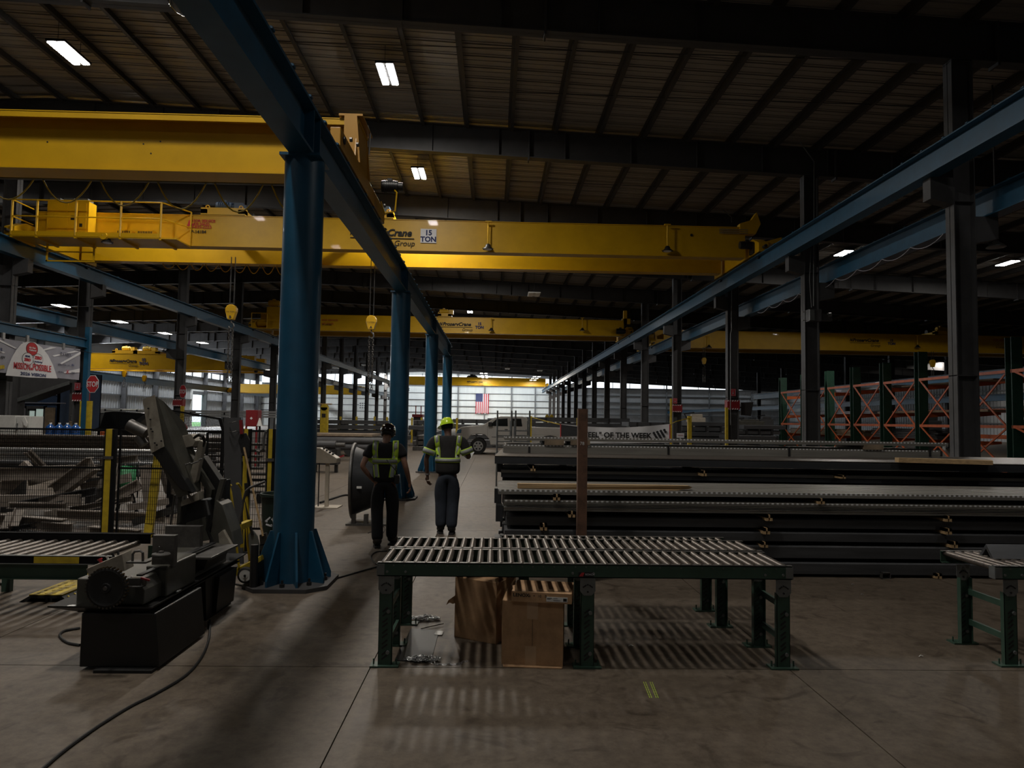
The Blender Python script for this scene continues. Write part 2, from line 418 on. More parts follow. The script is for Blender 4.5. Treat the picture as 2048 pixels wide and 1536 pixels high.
# purlins (Z section) every 1.5 m, running along the building
pz = [(-0.09, -0.02), (0, -0.02), (0, -0.235), (0.10, -0.235), (0.10, -0.21), (0.016, -0.21), (0.016, 0.0), (-0.09, 0.0)]
pm = MB().prism(pz, 'Y', FRONTY, BACKY)
me0 = None
x = -46.1
while x < RIGHTX - 0.5:
    zz = zroof(x) - 0.03
    if me0 is None: o = put('purlin', pm, 'purlin', ceiling, local=True, loc=(x, 0, zz)); me0 = o.data
    else: put('purlin', None, None, ceiling, me=me0, loc=(x, 0, zz))
    x += 1.5
# rafters: deep I beams with bolted splices and stiffeners, one per frame
RD = 0.97
rf = MB()
def slopebox(mb, x0, x1, y0, y1, dz0, dz1):
    a0, a1 = zroof(x0), zroof(x1)
    mb.add([(x0, y0, a0 + dz0), (x1, y0, a1 + dz0), (x1, y1, a1 + dz0), (x0, y1, a0 + dz0), (x0, y0, a0 + dz1), (x1, y0, a1 + dz1), (x1, y1, a1 + dz1), (x0, y1, a0 + dz1)],
           [(3, 2, 1, 0), (4, 5, 6, 7), (0, 1, 5, 4), (1, 2, 6, 5), (2, 3, 7, 6), (3, 0, 4, 7)])
for (x0, x1) in ((LEFTX, RIDGE), (RIDGE, RIGHTX)):
    slopebox(rf, x0, x1, -0.012, 0.012, -0.2 - RD, -0.2)
    slopebox(rf, x0, x1, -0.15, 0.15, -0.225, -0.2)
    slopebox(rf, x0, x1, -0.15, 0.15, -0.2 - RD, -0.17 - RD)
x = -45
while x < RIGHTX:
    slopebox(rf, x, x + 0.02, -0.12, 0.12, -0.2 - RD, -0.2)
    x += 2.25
for xs in (-33, -24, -9.4, 1.0, 11.5, 21, 31, 42):
    slopebox(rf, xs, xs + 0.05, -0.16, 0.16, -0.28 - RD, -0.2)
rme = None
for yf in FR:
    if rme is None: o = put('rafter', rf, 'steelgrey', ceiling, local=True, loc=(0, yf, 0)); rme = o.data
    else: put('rafter', None, None, ceiling, me=rme, loc=(0, yf, 0))
# thin bracing rods under the purlins, two crossing per bay in the near bays
for i in range(2, 7):
    for dz in (0.30, 0.62):
        y0 = FR[i] + (FR[i + 1] - FR[i]) * dz
        m_ = MB(); m_.tube([(RIDGE + 2, y0 + 1.0, zroof(RIDGE + 2) - 0.24), (20, y0 - 1.2, zroof(20) - 0.24)], 0.012, 5)
        put('bracing_rod', m_, 'black', ceiling)

# walls
zb = CAMZ + 7.05            # sill of the clerestory on the back wall
zl = CAMZ + 6.3
wb = MB().box(LEFTX, RIGHTX, BACKY + .05, BACKY + .3, 0, zb)
wb.box(LEFTX, RIGHTX, BACKY + .05, BACKY + .3, 10.8, 13.6)
wall_back = struct('wall_back', wb, 'wall')
rb = MB(); x = LEFTX
while x < 13: rb.box(x, x + 0.09, BACKY - .02, BACKY + .05, 0, zb); x += 0.3
put('wall_rib', rb, 'wall', wall_back, kind='stuff')
rb = MB()
while x < RIGHTX: rb.box(x, x + 0.09, BACKY - .02, BACKY + .05, 0, zb); x += 0.3
put('wall_rib', rb, 'wallgrey', wall_back, kind='stuff')  # same wall as the left part, its weaker daylight put into the grey
put('shaded_wall_sheet', MB().box(12.9, RIGHTX, BACKY + .02, BACKY + .06, 0, zb), 'wallgrey', wall_back)  # sheet added to carry the dimmer daylight of the right bay as grey
for z in (1.6, 3.1, 4.4, 5.7, 7.1, 8.5):
    put('girt', MB().box(LEFTX, RIGHTX, BACKY - .18, BACKY - .03, z, z + .14), 'girt', wall_back)
for x in (-38, -29, -19.8, -12, -7.5, -2.0, 3.6, 8.5, 11.5, 19, 27, 36, 45, 54):
    put('wall_post', MB().box(x - .12, x + .12, BACKY - .35, BACKY - .16, 0, zroof(x) - .25), 'girt', wall_back)
win = struct('window_1', MB().box(LEFTX, RIGHTX, BACKY + .02, BACKY + .12, zb - .12, zb), 'girt')
x = LEFTX + .5
while x < RIGHTX - 3:
    put('pane', MB().box(x + .05, x + 3.55, BACKY + .06, BACKY + .09, zb, min(zroof(x + 2) - .1, 11.6)), 'pane', win)
    put('mullion', MB().box(x + 3.55, x + 3.66, BACKY - .02, BACKY + .12, zb, 11.2), 'girt', win)
    x += 3.61

DY0, DY1, DZ = 109.4, 113.9, 5.65
wl = MB().box(LEFTX - .3, LEFTX, FRONTY, DY0, 0, 8.0).box(LEFTX - .3, LEFTX, DY1, BACKY, 0, 8.0).box(LEFTX - .3, LEFTX, DY0, DY1, DZ, 8.0)
wl.box(LEFTX - .3, LEFTX, FRONTY, 58, 8.0, 12.2).box(LEFTX - .3, LEFTX, 58, BACKY, 8.9, 12.2)
wall_left = struct('wall_left', wl, 'wallgrey')
rb = MB(); y = 30.0
while y < BACKY:
    if not DY0 - .1 < y < DY1: rb.box(LEFTX, LEFTX + .06, y, y + 0.12, 0, 8.1)
    y += 0.6
put('wall_rib', rb, 'wallgrey', wall_left, kind='stuff')
for z in (2.4, 4.2, 6.0, 7.7):
    for (a, c) in ((20, DY0), (DY1, BACKY)):
        put('girt', MB().box(LEFTX + .03, LEFTX + .2, a, c, z, z + .13), 'girt', wall_left)
for i, yf in enumerate(FR):
    if yf > 20: put('wall_post', MB().box(LEFTX + .05, LEFTX + .75, yf - .15, yf + .15, 0, 11.2), 'colgrey', wall_left)
win = struct('window_2', MB().box(LEFTX - .15, LEFTX + .1, 58, BACKY, 7.9, 8.0), 'girt')
y = 58.2
while y < BACKY - 3:
    put('pane', MB().box(LEFTX - .12, LEFTX - .09, y + .06, y + 3.6, 8.0, 8.9), 'pane', win)
    put('mullion', MB().box(LEFTX - .15, LEFTX + .1, y + 3.6, y + 3.72, 8.0, 8.9), 'girt', win)
    y += 3.66
dr = struct('door_1', MB().box(LEFTX - .2, LEFTX + .25, DY0 - .35, DY0, 0, DZ + .3).box(LEFTX - .2, LEFTX + .25, DY1, DY1 + .35, 0, DZ + .3).box(LEFTX - .2, LEFTX + .25, DY0, DY1, DZ, DZ + .3), 'wall')
put('roller_curtain', MB().box(LEFTX - .1, LEFTX + .35, DY0, DY1, DZ - .55, DZ), 'girt', dr)
struct('wall_right', MB().box(RIGHTX, RIGHTX + .3, FRONTY, BACKY, 0, 13), 'wallgrey')
wr = struct('wall_front', MB().box(LEFTX, RIGHTX, FRONTY - .3, FRONTY, 0, 13.6), 'wallgrey')
# ribs and girts of the right wall
wrr = bpy.data.objects['wall_right']
for z in (2.2, 4.2, 6.2): put('girt', MB().box(RIGHTX - .2, RIGHTX - .02, 20, BACKY, z, z + .13), 'girt', wrr)
rb = MB(); y = 40
while y < BACKY: rb.box(RIGHTX - .06, RIGHTX, y, y + .12, 0, 10); y += 0.6
put('wall_rib', rb, 'wallgrey', wrr, kind='stuff')

# foliage and ground seen through the left doorway
g = MB().box(-90, LEFTX - .3, 90, 190, -0.3, -0.02)
struct('outside_ground', g, 'leaf')
rng = random.Random(3)
for k, (x, y, r) in enumerate(((-61, 120, 2.6), (-66, 131, 3.2), (-74, 144, 3.6), (-82, 132, 4.4))):
    mb = MB()
    for q in range(34):
        a, e, rr = rng.uniform(0, 6.28), rng.uniform(-.3, 1.5), rng.uniform(.6, 1) * r
        c = Vector((x + rr * math.cos(a) * math.cos(e), y + rr * math.sin(a) * math.cos(e), r * .9 + rr * math.sin(e)))
        s_ = rng.uniform(.3, .6) * r * .5
        mb.lathe([(0.01, -s_), (s_ * .7, -s_ * .6), (s_, 0), (s_ * .7, s_ * .6), (0.01, s_)], 7, Matrix.Translation(c))
    mb.cyl((x, y, -.05), (x, y, r), .15, 8)
    single('shrub', mb, 'leaf', 'green shrub outside the far doorway, %s from the door' % LORD[k], 'shrub')

# ================================================================= frame columns (one thing each)
def column(x, y, w, side, label, group, bracket=True, bw=0.3, zb1=CAMZ + 5.69, zb2=CAMZ + 5.69):
    t = thing('steel_column', label, 'column', (x, y, 0), 0, group)
    H = zroof(x) - 0.2 - RD
    b = MB()
    b.box(x - w / 2, x - w / 2 + .025, y - bw / 2, y + bw / 2, 0.02, H)
    b.box(x + w / 2 - .025, x + w / 2, y - bw / 2, y + bw / 2, 0.02, H)
    b.box(x - w / 2, x + w / 2, y - .01, y + .01, 0.02, H)
    put('shaft', b, 'colgrey', t)
    put('base_plate', MB().box(x - w / 2 - .08, x + w / 2 + .08, y - bw / 2 - .1, y + bw / 2 + .1, 0, .03), 'steelgrey', t)
    st = MB()
    for z in (2.9, zb1 - .55, zb1 + .9, H - .05): st.box(x - w / 2, x + w / 2, y - bw / 2 + .01, y + bw / 2 - .01, z, z + .02)
    put('stiffener', st, 'colgrey', t, kind='stuff')
    if bracket:
        for s in (-1, 1):
            xe = x + s * (w / 2); xo = x + s * .78
            zz = zb1 if s < 0 else zb2
            put('bracket', MB().solid([(xe, y - .14, zz - .62), (xo, y - .14, zz - .50), (xo, y - .14, zz), (xe, y - .14, zz)], (0, .28, 0)), 'colgrey', t)
    return t
rc = 0
for yf in FR[2:]:
    if yf < 10: continue
    column(10.65, yf, .5, -1, '%s dark grey frame column in the row under the right hand runways' % ORD[rc] if rc < 14 else 'far %s end column of the right hand row' % LORD[rc - 14], 'right hand row of frame columns', zb2=CAMZ + 4.8); rc += 1
    if rc > 14: break
lc = 0
for yf in [25.5] + FR[5:]:
    column(-18.05, yf, .5, 1, '%s dark grey frame column in the row left of the blue pipe columns' % ORD[lc] if lc < 13 else 'far end column of the left hand row', 'left hand row of frame columns', zb1=CAMZ + 3.78); lc += 1
    if lc > 12: break
for k, yf in enumerate(FR[8:14]):
    column(38.0, yf, .5, 1, '%s slim grey column standing beyond the orange and green rack' % ORD[k], 'slim columns in the far right bay', bracket=False)

# runway girders
def runway(x, z0, d, w, y0, y1, label, m='blue', clips=True, rail=True, cstep=0.75, grp='blue crane runways'):
    t = thing('runway_girder', label, 'crane runway', (x, y0, z0), 0, grp)
    b = MB().prism(ipoly(x, z0, w, d, .03, .02), 'Y', y0, y1)
    put('girder', b, m, t)
    if rail:
        put('crane_rail', MB().box(x - .03, x + .03, y0, y1, z0 + d, z0 + d + .06), 'black', t)
    if clips:
        c = MB(); y = y0 + .3
        while y < min(y1, y0 + 75):
            c.box(x - w / 2 - .015, x - w / 2 + .06, y, y + .07, z0 + d, z0 + d + .02)
            c.box(x + w / 2 - .06, x + w / 2 + .015, y, y + .07, z0 + d, z0 + d + .02)
            c.box(x + .05, x + w / 2, y + .02, y + .05, z0 + d + .02, z0 + d + .035)
            y += cstep
        put('rail_clip', c, m, t, kind='stuff')
    return t
Z1, D1 = CAMZ + 5.69, .60
runway(9.87, Z1, D1, .36, 2.0, BACKY - 1, 'long blue runway girder on the near side of the right column row')
runway(11.3, CAMZ + 4.8, .62, .36, 2.0, BACKY - 1, 'long blue runway girder on the far side of the right column row')
runway(-17.55, Z1, D1, .34, 14.0, BACKY - 1, 'long blue runway girder carried high on the left column row')
runway(-18.75, CAMZ + 3.78, .5, .34, 14.0, BACKY - 1, 'deep blue runway girder on the far side of the left column row')
runway(-38.5, CAMZ + 3.35, .7, .4, 20.0, BACKY - 1, 'grey blue runway girder along the far left wall', clips=False)
runway(36.0, CAMZ + 1.9, .45, .3, 40.0, BACKY - 1, 'thin blue runway girder low behind the orange rack', clips=True, cstep=1.5)
runway(23.0, CAMZ + 2.15, .45, .3, 16.0, 60, 'pale blue runway girder just behind the orange and green rack', clips=True, cstep=1.5)
# the low pipe column runway in the middle
mainrun = runway(-2.095, CAMZ + 2.80, .53, .25, -2.0, 31.3, 'blue low runway girder resting on the row of blue pipe columns', cstep=.62)
st = MB()
for yc in (7.35, 15.1, 22.7, 30.3):
    for dy in (-.13, .13): st.box(-2.095 - .115, -2.095 + .115, yc + dy - .008, yc + dy + .008, CAMZ + 2.82, CAMZ + 3.31)
put('web_stiffener', st, 'blue', mainrun, kind='stuff')
lowrun = runway(-17.66, CAMZ + 2.84, .38, .2, 8.0, 29.75, 'blue low runway girder above the white banner on the left', cstep=.9)
t = thing('runway_post', 'slim blue post holding the end of the banner runway', 'post', (-17.6, 29.85, 0))
put('shaft', MB().box(-17.7, -17.5, 29.76, 29.94, 0.02, CAMZ + 3.75), 'blue', t)
put('base_plate', MB().box(-17.76, -17.3, 29.65, 30.0, 0, .03), 'blue', t)

# blue pipe columns
def pipe_column(x, y, label, r=.21):
    t = thing('pipe_column', label, 'column', (x, y, 0), 0, 'blue pipe columns')
    H = CAMZ + 2.80
    o = put('pipe', MB().cyl((x, y, .04), (x, y, H - .03), r, 40), 'blue', t); smooth_angle(o)
    put('cap_plate', MB().box(x - .215, x + .215, y - .215, y + .215, H - .03, H), 'blue', t)
    a = .43; c = .17
    oct_ = [(x - a, y - a + c), (x - a + c, y - a), (x + a - c, y - a), (x + a, y - a + c), (x + a, y + a - c), (x + a - c, y + a), (x - a + c, y + a), (x - a, y + a - c)]
    put('base_plate', MB().prism(oct_, 'Z', 0.0, .04), 'steelgrey', t)
    for k in range(8):
        an = R(22.5 + 45 * k); m_ = Matrix.Translation((x, y, 0)) @ Matrix.Rotation(an, 4, 'Z')
        g = MB().prism([(r - .01, .04), (.40, .04), (.40, .10), (r + .025, .56), (r - .01, .56)], 'Y', -.011, .011, m_)
        put('gusset', g, 'blue', t)
    for k in range(8):
        an = R(45 * k); px_, py_ = x + .345 * math.cos(an), y + .345 * math.sin(an)
        put('anchor_bolt', MB().cyl((px_, py_, .04), (px_, py_, .075), .026, 6).cyl((px_, py_, .07), (px_, py_, .11), .013, 8), 'black', t)
    return t
for (yc, lb) in ((7.35, 'largest and nearest blue pipe column on an octagonal base plate'), (15.1, 'blue pipe column directly behind the man in the dark helmet'), (22.7, 'blue pipe column behind the man in the lime hard hat, third in line'), (30.3, 'farthest blue pipe column, at the end of the low runway')):
    pipe_column(-2.10, yc, lb)
o = single('steel_tube_offcut', MB().cyl((-2.39, 7.02, .04), (-2.39, 7.02, .46), .038, 14), 'black', 'short black steel tube standing against the nearest blue column foot', 'tube')
# ================================================================= overhead cranes
def motor(parent, c, r, L, m='motor', ax='X', name='motor'):
    d = Vector((1, 0, 0)) if ax == 'X' else Vector((0, 1, 0)); c = Vector(c)
    mb = MB().cyl(c - d * L / 2, c + d * L / 2, r, 16)
    mb.cyl(c + d * L / 2, c + d * (L / 2 + .08), r * .75, 14)
    for k in range(6):
        p = c - d * L * .35 + d * (k * L * .12); mb.cyl(p, p + d * .015, r * 1.1, 16)
    mb.box(c.x - r * .4, c.x + r * .4, c.y - r * .4, c.y + r * .4, c.z + r * .8, c.z + r * 1.4)
    return smooth_angle(put(name, mb, m, parent))
def brand(parent, u, v, Y, size, m='ink', left=True):
    """company lettering with its rule and second line"""
    p = at(u, v, Y); y = Y - .012
    a = .012
    lettering('ProservCrane', size, m, (p.x, y, p.z), FACE, parent, shear=.25, sx=1.02, bold=size * .035)
    put('logo', MB().prism([(p.x - size * .62, p.z), (p.x - size * .5, p.z), (p.x - size * .38, p.z + size * .35), (p.x - size * .2, p.z), (p.x - size * .08, p.z), (p.x + .06 * size, p.z + size * .7), (p.x - .06 * size, p.z + size * .7), (p.x - size * .25, p.z + size * .32), (p.x - size * .34, p.z + size * .7), (p.x - size * .45, p.z + size * .7)], 'Y', y - .004, y), m, parent)
    put('rule', MB().box(p.x - size * .6, p.x + size * 6.1, y - .004, y, p.z - size * .32, p.z - size * .24), m, parent)
    lettering('Group', size * .82, m, (p.x + size * 3.95, y, p.z - size * 1.05), FACE, parent, shear=.25)
def tonsign(parent, u, v, Y, size, plate=True):
    p = at(u, v, Y); y = Y - .012
    if plate: put('capacity_plate', MB().box(p.x - size * 1.5, p.x + size * 1.5, y - .002, y + .005, p.z - size * 1.35, p.z + size * 1.35), 'vinyl', parent)
    lettering('15', size * 1.35, 'navyink', (p.x, y - .004, p.z + size * .15), FACE, parent, align='CENTER', bold=size * .06)
    lettering('TON', size * 1.35, 'navyink', (p.x, y - .004, p.z - size * 1.1), FACE, parent, align='CENTER', bold=size * .06)
def flood(parent, u, vtop, vbot, Y, m='yellow'):
    a = at(u, vtop, Y); b = at(u, vbot, Y)
    arm = put('floodlight', MB().cyl((a.x, Y, a.z), (a.x, Y, b.z + .12), .028, 8).box(a.x - .12, a.x + .12, Y - .03, Y + .06, a.z - .03, a.z + .02), m, parent)
    h = MB().lathe([(.04, .16), (.09, .12), (.11, .05), (.19, -.02), (.2, -.05), (.17, -.05)], 16, Matrix.Translation((a.x, Y, b.z)))
    h.box(a.x - .22, a.x + .22, Y - .012, Y + .012, b.z - .03, b.z - .01)
    o = put('reflector', h, 'black', arm); smooth_angle(o)
    o = put('lens', MB().lathe([(.001, -.046), (.15, -.05), (.14, -.06), (.001, -.065)], 14, Matrix.Translation((a.x, Y, b.z))), 'ledoff', arm)
def crane(name, label, x0, x1, Y, zb_, dep, gap=2.5, ends=(True, True), m='yellow', wflange=.5, festoon=True):
    t = thing('overhead_crane', label, 'overhead crane', ((x0 + x1) / 2, Y, zb_), 0)
    for k, yy in enumerate((Y, Y + gap)):
        g = MB().prism([(x0 + .3, zb_ + dep * .45), (x0 + 1.6, zb_), (x1 - 1.6, zb_), (x1 - .3, zb_ + dep * .45), (x1 - .3, zb_ + dep), (x0 + .3, zb_ + dep)], 'Y', yy + .03, yy + wflange - .03) if False else \
            MB().box(x0 + .35, x1 - .35, yy + .03, yy + wflange - .03, zb_, zb_ + dep)
        g.box(x0 + .35, x1 - .35, yy, yy + wflange, zb_ + dep - .025, zb_ + dep).box(x0 + .35, x1 - .35, yy, yy + wflange, zb_ - .01, zb_ + .012)
        put('girder', g, m, t)
        put('trolley_rail', MB().box(x0 + 1, x1 - 1, yy + wflange / 2 - .03, yy + wflange / 2 + .03, zb_ + dep, zb_ + dep + .05), m, t)
    for (xe, on) in ((x0, ends[0]), (x1, ends[1])):
        if not on: continue
        s = 1 if xe == x1 else -1
        b = MB().solid([(xe - .18, Y - .9, zb_ + .02), (xe - .18, Y + gap + wflange + .9, zb_ + .02), (xe - .18, Y + gap + wflange + .9, zb_ + .35), (xe - .18, Y + gap + wflange + .3, zb_ + .62), (xe - .18, Y - .3, zb_ + .62), (xe - .18, Y - .9, zb_ + .35)], (.36, 0, 0))
        tr = put('end_truck', b, m, t)
        for yw in (Y - .5, Y + gap + wflange + .5):
            put('wheel', MB().cyl((xe - .09, yw, zb_ - .0), (xe + .09, yw, zb_ - .0), .17, 16), 'black', tr)
            put('bumper', MB().cyl((xe, yw + (.4 if yw > Y else -.4), zb_ + .18), (xe, yw + (.62 if yw > Y else -.62), zb_ + .18), .06, 10), 'black', tr)
    return t
def trolley(parent, x, Y, gap, zt, m='yellow', w=1.6, mm='motor'):
    """hoist trolley that stands on the two girders"""
    tr = put('hoist_trolley', MB().box(x - w / 2, x + w / 2, Y + .1, Y + .4, zt + .05, zt + .32).box(x - w / 2, x + w / 2, Y + gap + .1, Y + gap + .4, zt + .05, zt + .32)
             .box(x - w / 2, x - w / 2 + .25, Y + .1, Y + gap + .4, zt + .1, zt + .26).box(x + w / 2 - .25, x + w / 2, Y + .1, Y + gap + .4, zt + .1, zt + .26), m, parent)
    motor(tr, (x - .1, Y + .55, zt + .5), .17, .6, mm, 'X')
    put('gearbox', MB().box(x + .3, x + .62, Y + .4, Y + .8, zt + .28, zt + .62), mm, tr)
    put('rope_drum', MB().cyl((x - w * .4, Y + gap * .55, zt + .35), (x + w * .4, Y + gap * .55, zt + .35), .2, 16), 'black', tr)
    for s in (-1, 1):
        p = MB().lathe([(.05, -.02), (.085, -.02), (.085, .02), (.05, .02)], 12, Matrix.Translation((x + s * w * .38, Y + .25, zt + .38)) @ Matrix.Rotation(R(90), 4, 'X'), ring=True)
        put('lifting_eye', p, m, tr)
    return tr
def loops(parent, x0, x1, Y, z, n, drop, r=.018, m='yellow', grow=1.0):
    for k in range(n):
        a = x0 + (x1 - x0) * k / n; b = x0 + (x1 - x0) * (k + .86) / n; d = drop * (1 + grow * k / n)
        pts = [(a + (b - a) * i / 10, Y, z - d * (1 - (2 * i / 10 - 1) ** 2)) for i in range(11)]
        put('festoon_loop', MB().tube(pts, r, 5), m, parent)

ZB = CAMZ + 6.36
# --- crane 1: the long double girder crane in front
Y1 = 25.6
c1 = crane('crane', 'wide double girder yellow crane with a railed walkway at its left end', -17.55, 9.87, Y1, ZB, 1.18, gap=2.8)
trolley(c1, at(443, 430, Y1).x, Y1, 2.8, ZB + 1.18, w=1.65)
trolley(c1, at(742, 430, Y1).x, Y1, 2.8, ZB + 1.18, w=1.65)
brand(c1, 712, 470, Y1, .36)
tonsign(c1, 857, 472, Y1, .2)
for (u, a_, b_) in ((977, 443, 496), (1335, 449, 500)): flood(c1, u, a_, b_, Y1 - .25)
p = at(375, 447, Y1)
put('service_mark', MB().prism([(p.x, p.z - .08), (p.x + .22, p.z - .08), (p.x + .28, p.z + .02), (p.x + .12, p.z - .02), (p.x + .2, p.z + .12), (p.x + .05, p.z + .12)], 'Y', Y1 - .012, Y1), 'inkred', c1)
for (s_, u, v, z_, m_) in (('FOR SERVICE', 387, 444, .14, 'inkred'), ('OR SALES', 387, 450, .14, 'inkred'), ('800-835-2223', 373, 456, .165, 'inkred'), ('P-14184', 382, 466.5, .17, 'ink')):
    q = at(u, v, Y1); lettering(s_, z_, m_, (q.x, Y1 - .012, q.z), FACE, c1, bold=.003)
# end fitting, resistor boxes and cable at the right hand end
p = at(1500, 452, Y1)
put('end_stop', MB().solid([(9.3, Y1 - .05, ZB + .9), (9.9, Y1 - .05, ZB + .9), (10.1, Y1 - .05, ZB + 1.3), (9.95, Y1 - .05, ZB + 1.75), (9.75, Y1 - .05, ZB + 1.45), (9.3, Y1 - .05, ZB + 1.3)], (0, .3, 0)), 'yellow', c1)
motor(c1, (9.45, Y1 - .35, ZB + .38), .14, .55, 'black', 'X', 'drive_motor')
put('drive_gearbox', MB().box(9.62, 9.95, Y1 - .5, Y1 - .1, ZB + .05, ZB + .45), 'black', c1)
put('end_arm', MB().bar((9.8, Y1 - .4, ZB + .35), (10.75, Y1 - .4, ZB + .62), .1, .14), 'yellow', c1)
for dz in (0, .07, .14): put('conduit', MB().cyl((8.5, Y1 - .05, ZB + .92 + dz), (9.6, Y1 - .05, ZB + .92 + dz), .018, 6), 'bright', c1)
put('sight_hole', MB().cyl((at(1383, 470, Y1).x, Y1 - .008, at(1383, 470, Y1).z), (at(1383, 470, Y1).x, Y1 + .02, at(1383, 470, Y1).z), .05, 12), 'black', c1)
# walkway with railing and control cabinets
wy = Y1 - 1.15; wz = ZB - .02
wx0, wx1 = at(20, 470, wy).x, at(322, 470, wy).x
wk = put('walkway', MB().box(wx0, wx1 + .55, wy, Y1, wz - .05, wz).box(wx0, wx1, wy - .02, wy + .02, wz - .02, wz + .14), 'yellow', c1)
for k, xx in enumerate((wx0 + .03, at(72, 470, wy).x, at(150, 470, wy).x, at(240, 470, wy).x, wx1 - .03)):
    put('post', MB().cyl((xx, wy, wz), (xx, wy, wz + 1.27), .04, 8), 'yellow', wk)
    put('support_arm', MB().bar((xx, wy, wz - .05), (xx, Y1 + .1, wz - .1), .08, .08), 'yellow', wk)
for zz in (.68, 1.27):
    put('handrail', MB().cyl((wx0, wy, wz + zz), (wx1, wy, wz + zz), .026, 8).cyl((wx1, wy, wz + zz), (wx1 + .55, Y1 - .05, wz + zz), .026, 8).cyl((wx0, wy, wz + zz), (wx0, Y1, wz + zz), .026, 8), 'yellow', wk)
put('post', MB().cyl((wx1 + .55, Y1 - .05, wz), (wx1 + .55, Y1 - .05, wz + 1.27), .03, 8), 'yellow', wk)
cb_ = put('control_cabinet', MB().box(-16.5, -15.0, Y1 - .5, Y1 - .03, wz + .02, wz + 1.45), 'yellow', c1)
for k in range(3): put('resistor_box', MB().box(-16.45 + k * .5, -16.08 + k * .5, Y1 - .45, Y1 - .1, wz + 1.45, wz + 1.58), 'plategrey', cb_)
put('door_panel', MB().box(-16.4, -15.75, Y1 - .52, Y1 - .49, wz + .08, wz + 1.38).box(-15.7, -15.08, Y1 - .52, Y1 - .49, wz + .08, wz + 1.38), 'yellow', cb_, kind='stuff')
put('latch', MB().box(-15.62, -15.5, Y1 - .54, Y1 - .51, wz + .75, wz + .9).box(-15.3, -15.2, Y1 - .54, Y1 - .51, wz + .5, wz + .62), 'black', cb_, kind='stuff')
for (a_, b_) in ((-14.1, -13.55), (-13.35, -12.75)):
    gb = put('resistor_grid', MB().box(a_, b_, Y1 - .3, Y1 - .01, wz + .1, wz + .5), 'yellow', c1)
    mb = MB(); x = a_ + .06
    while x < b_ - .04: mb.box(x, x + .03, Y1 - .31, Y1 - .3, wz + .15, wz + .45); x += .06
    put('grille', mb, 'black', gb, kind='stuff')
hb = put('warning_horn', MB().cyl((-14.05, wy - .05, wz + .0), (-14.05, wy - .05, wz + .05), .05, 10).cyl((-14.02, wy - .09, wz), (-14.02, wy + .03, wz), .13, 14), 'yellow', c1)
flood(c1, 215, 471, 483, Y1 - 1.0)
put('ladder', MB().box(-16.6, -16.55, Y1 - .3, Y1 - .25, wz - .75, wz).box(-14.9, -14.85, Y1 - .3, Y1 - .25, wz - .75, wz).box(-16.6, -14.9, Y1 - .3, Y1 - .26, wz - .75, wz - .7).box(-16.6, -14.9, Y1 - .3, Y1 - .26, wz - .4, wz - .36), 'yellow', c1)
loops(c1, -14.0, -7.5, Y1 + 3.1, ZB - .02, 11, .22, .02, 'yellow')

# --- crane 0: nearest, smaller, runs on the low girders
Y0 = 9.85; zb0 = CAMZ + 3.53
c0 = thing('overhead_crane', 'nearest yellow crane, single deep girder with cable loops hanging under it', 'overhead crane', (-10, Y0, zb0))
g = MB().prism(ipoly(Y0 + .2, zb0, .42, .78, .025, .30), 'X', -17.4, -2.2)
put('girder', g, 'yellow', c0)
put('top_channel', MB().box(-17.6, -2.02, Y0 - .17, Y0 + .57, zb0 + .76, zb0 + .785).box(-17.6, -2.02, Y0 - .17, Y0 - .155, zb0 + .685, zb0 + .77), 'yellow', c0)
loops(c0, -11.2, -2.6, Y0 + .5, zb0 + .02, 10, .22, .012, 'yellow2', 1.3)
put('festoon_track', MB().box(-17.4, -2.4, Y0 + .46, Y0 + .52, zb0 + .0, zb0 + .06), 'black', c0)
for (u, v) in ((95, 284), (287, 288), (321, 283), (302, 307)):
    q = at(u, v, Y0 + .05); put('bolt_hole', MB().cyl((q.x, Y0 + .045, q.z), (q.x, Y0 + .06, q.z), .012, 8), 'black', c0)
for (xe, ya, yb) in ((-2.095, 8.45, 11.9), (-17.66, 8.55, 12.0)):
    tr = put('end_truck', MB().solid([(xe - .02, ya, zb0 - .12), (xe - .02, yb, zb0 - .12), (xe - .02, yb, zb0 + .12), (xe - .02, ya, zb0 + .12)], (.13, 0, 0)), 'orangey', c0, bevel=.01)
    put('side_plate', MB().solid([(xe - .14, ya + .1, zb0 - .12), (xe - .14, yb - .1, zb0 - .12), (xe - .14, yb - .1, zb0 + .12), (xe - .14, ya + .1, zb0 + .12)], (.03, 0, 0)), 'orangey', tr)
    for yw in (ya + .25, yb - .25): put('wheel', MB().cyl((xe - .06, yw, zb0 - .06), (xe + .06, yw, zb0 - .06), .11, 16), 'black', tr)
    for yy in (Y0 - .22, Y0 + .55):
        put('gusset', MB().solid([(xe - .12, yy, zb0 + .12), (xe + .12, yy, zb0 + .12), (xe + .06, yy, zb0 + .80), (xe - .12, yy, zb0 + .80)], (0, .02, 0)), 'orangey', tr)
    put('end_plate', MB().solid([(xe + .06, Y0 - .35, zb0 + .12), (xe + .06, Y0 + .8, zb0 + .12), (xe + .03, Y0 + .55, zb0 + .79), (xe + .03, Y0 - .1, zb0 + .79)], (.02, 0, 0)), 'orangey', tr)
    put('top_plate', MB().box(xe - .2, xe + .14, Y0 - .22, Y0 + .57, zb0 + .80, zb0 + .83), 'orangey', tr)
    put('roller_guide', MB().cyl((xe + .11, ya + .18, zb0 + .02), (xe + .13, ya + .18, zb0 + .02), .05, 14), 'black', tr)
put('vent_pipe', MB().tube([(-1.98, 10.3, zb0 + .5), (-1.96, 10.25, zb0 + .8), (-1.99, 10.2, zb0 + .9), (-2.04, 10.2, zb0 + .86)], .015, 6), 'bright', c0)
motor(c0, (-1.72, 10.75, zb0 + .16), .09, .26, 'black', 'X', 'drive_motor')
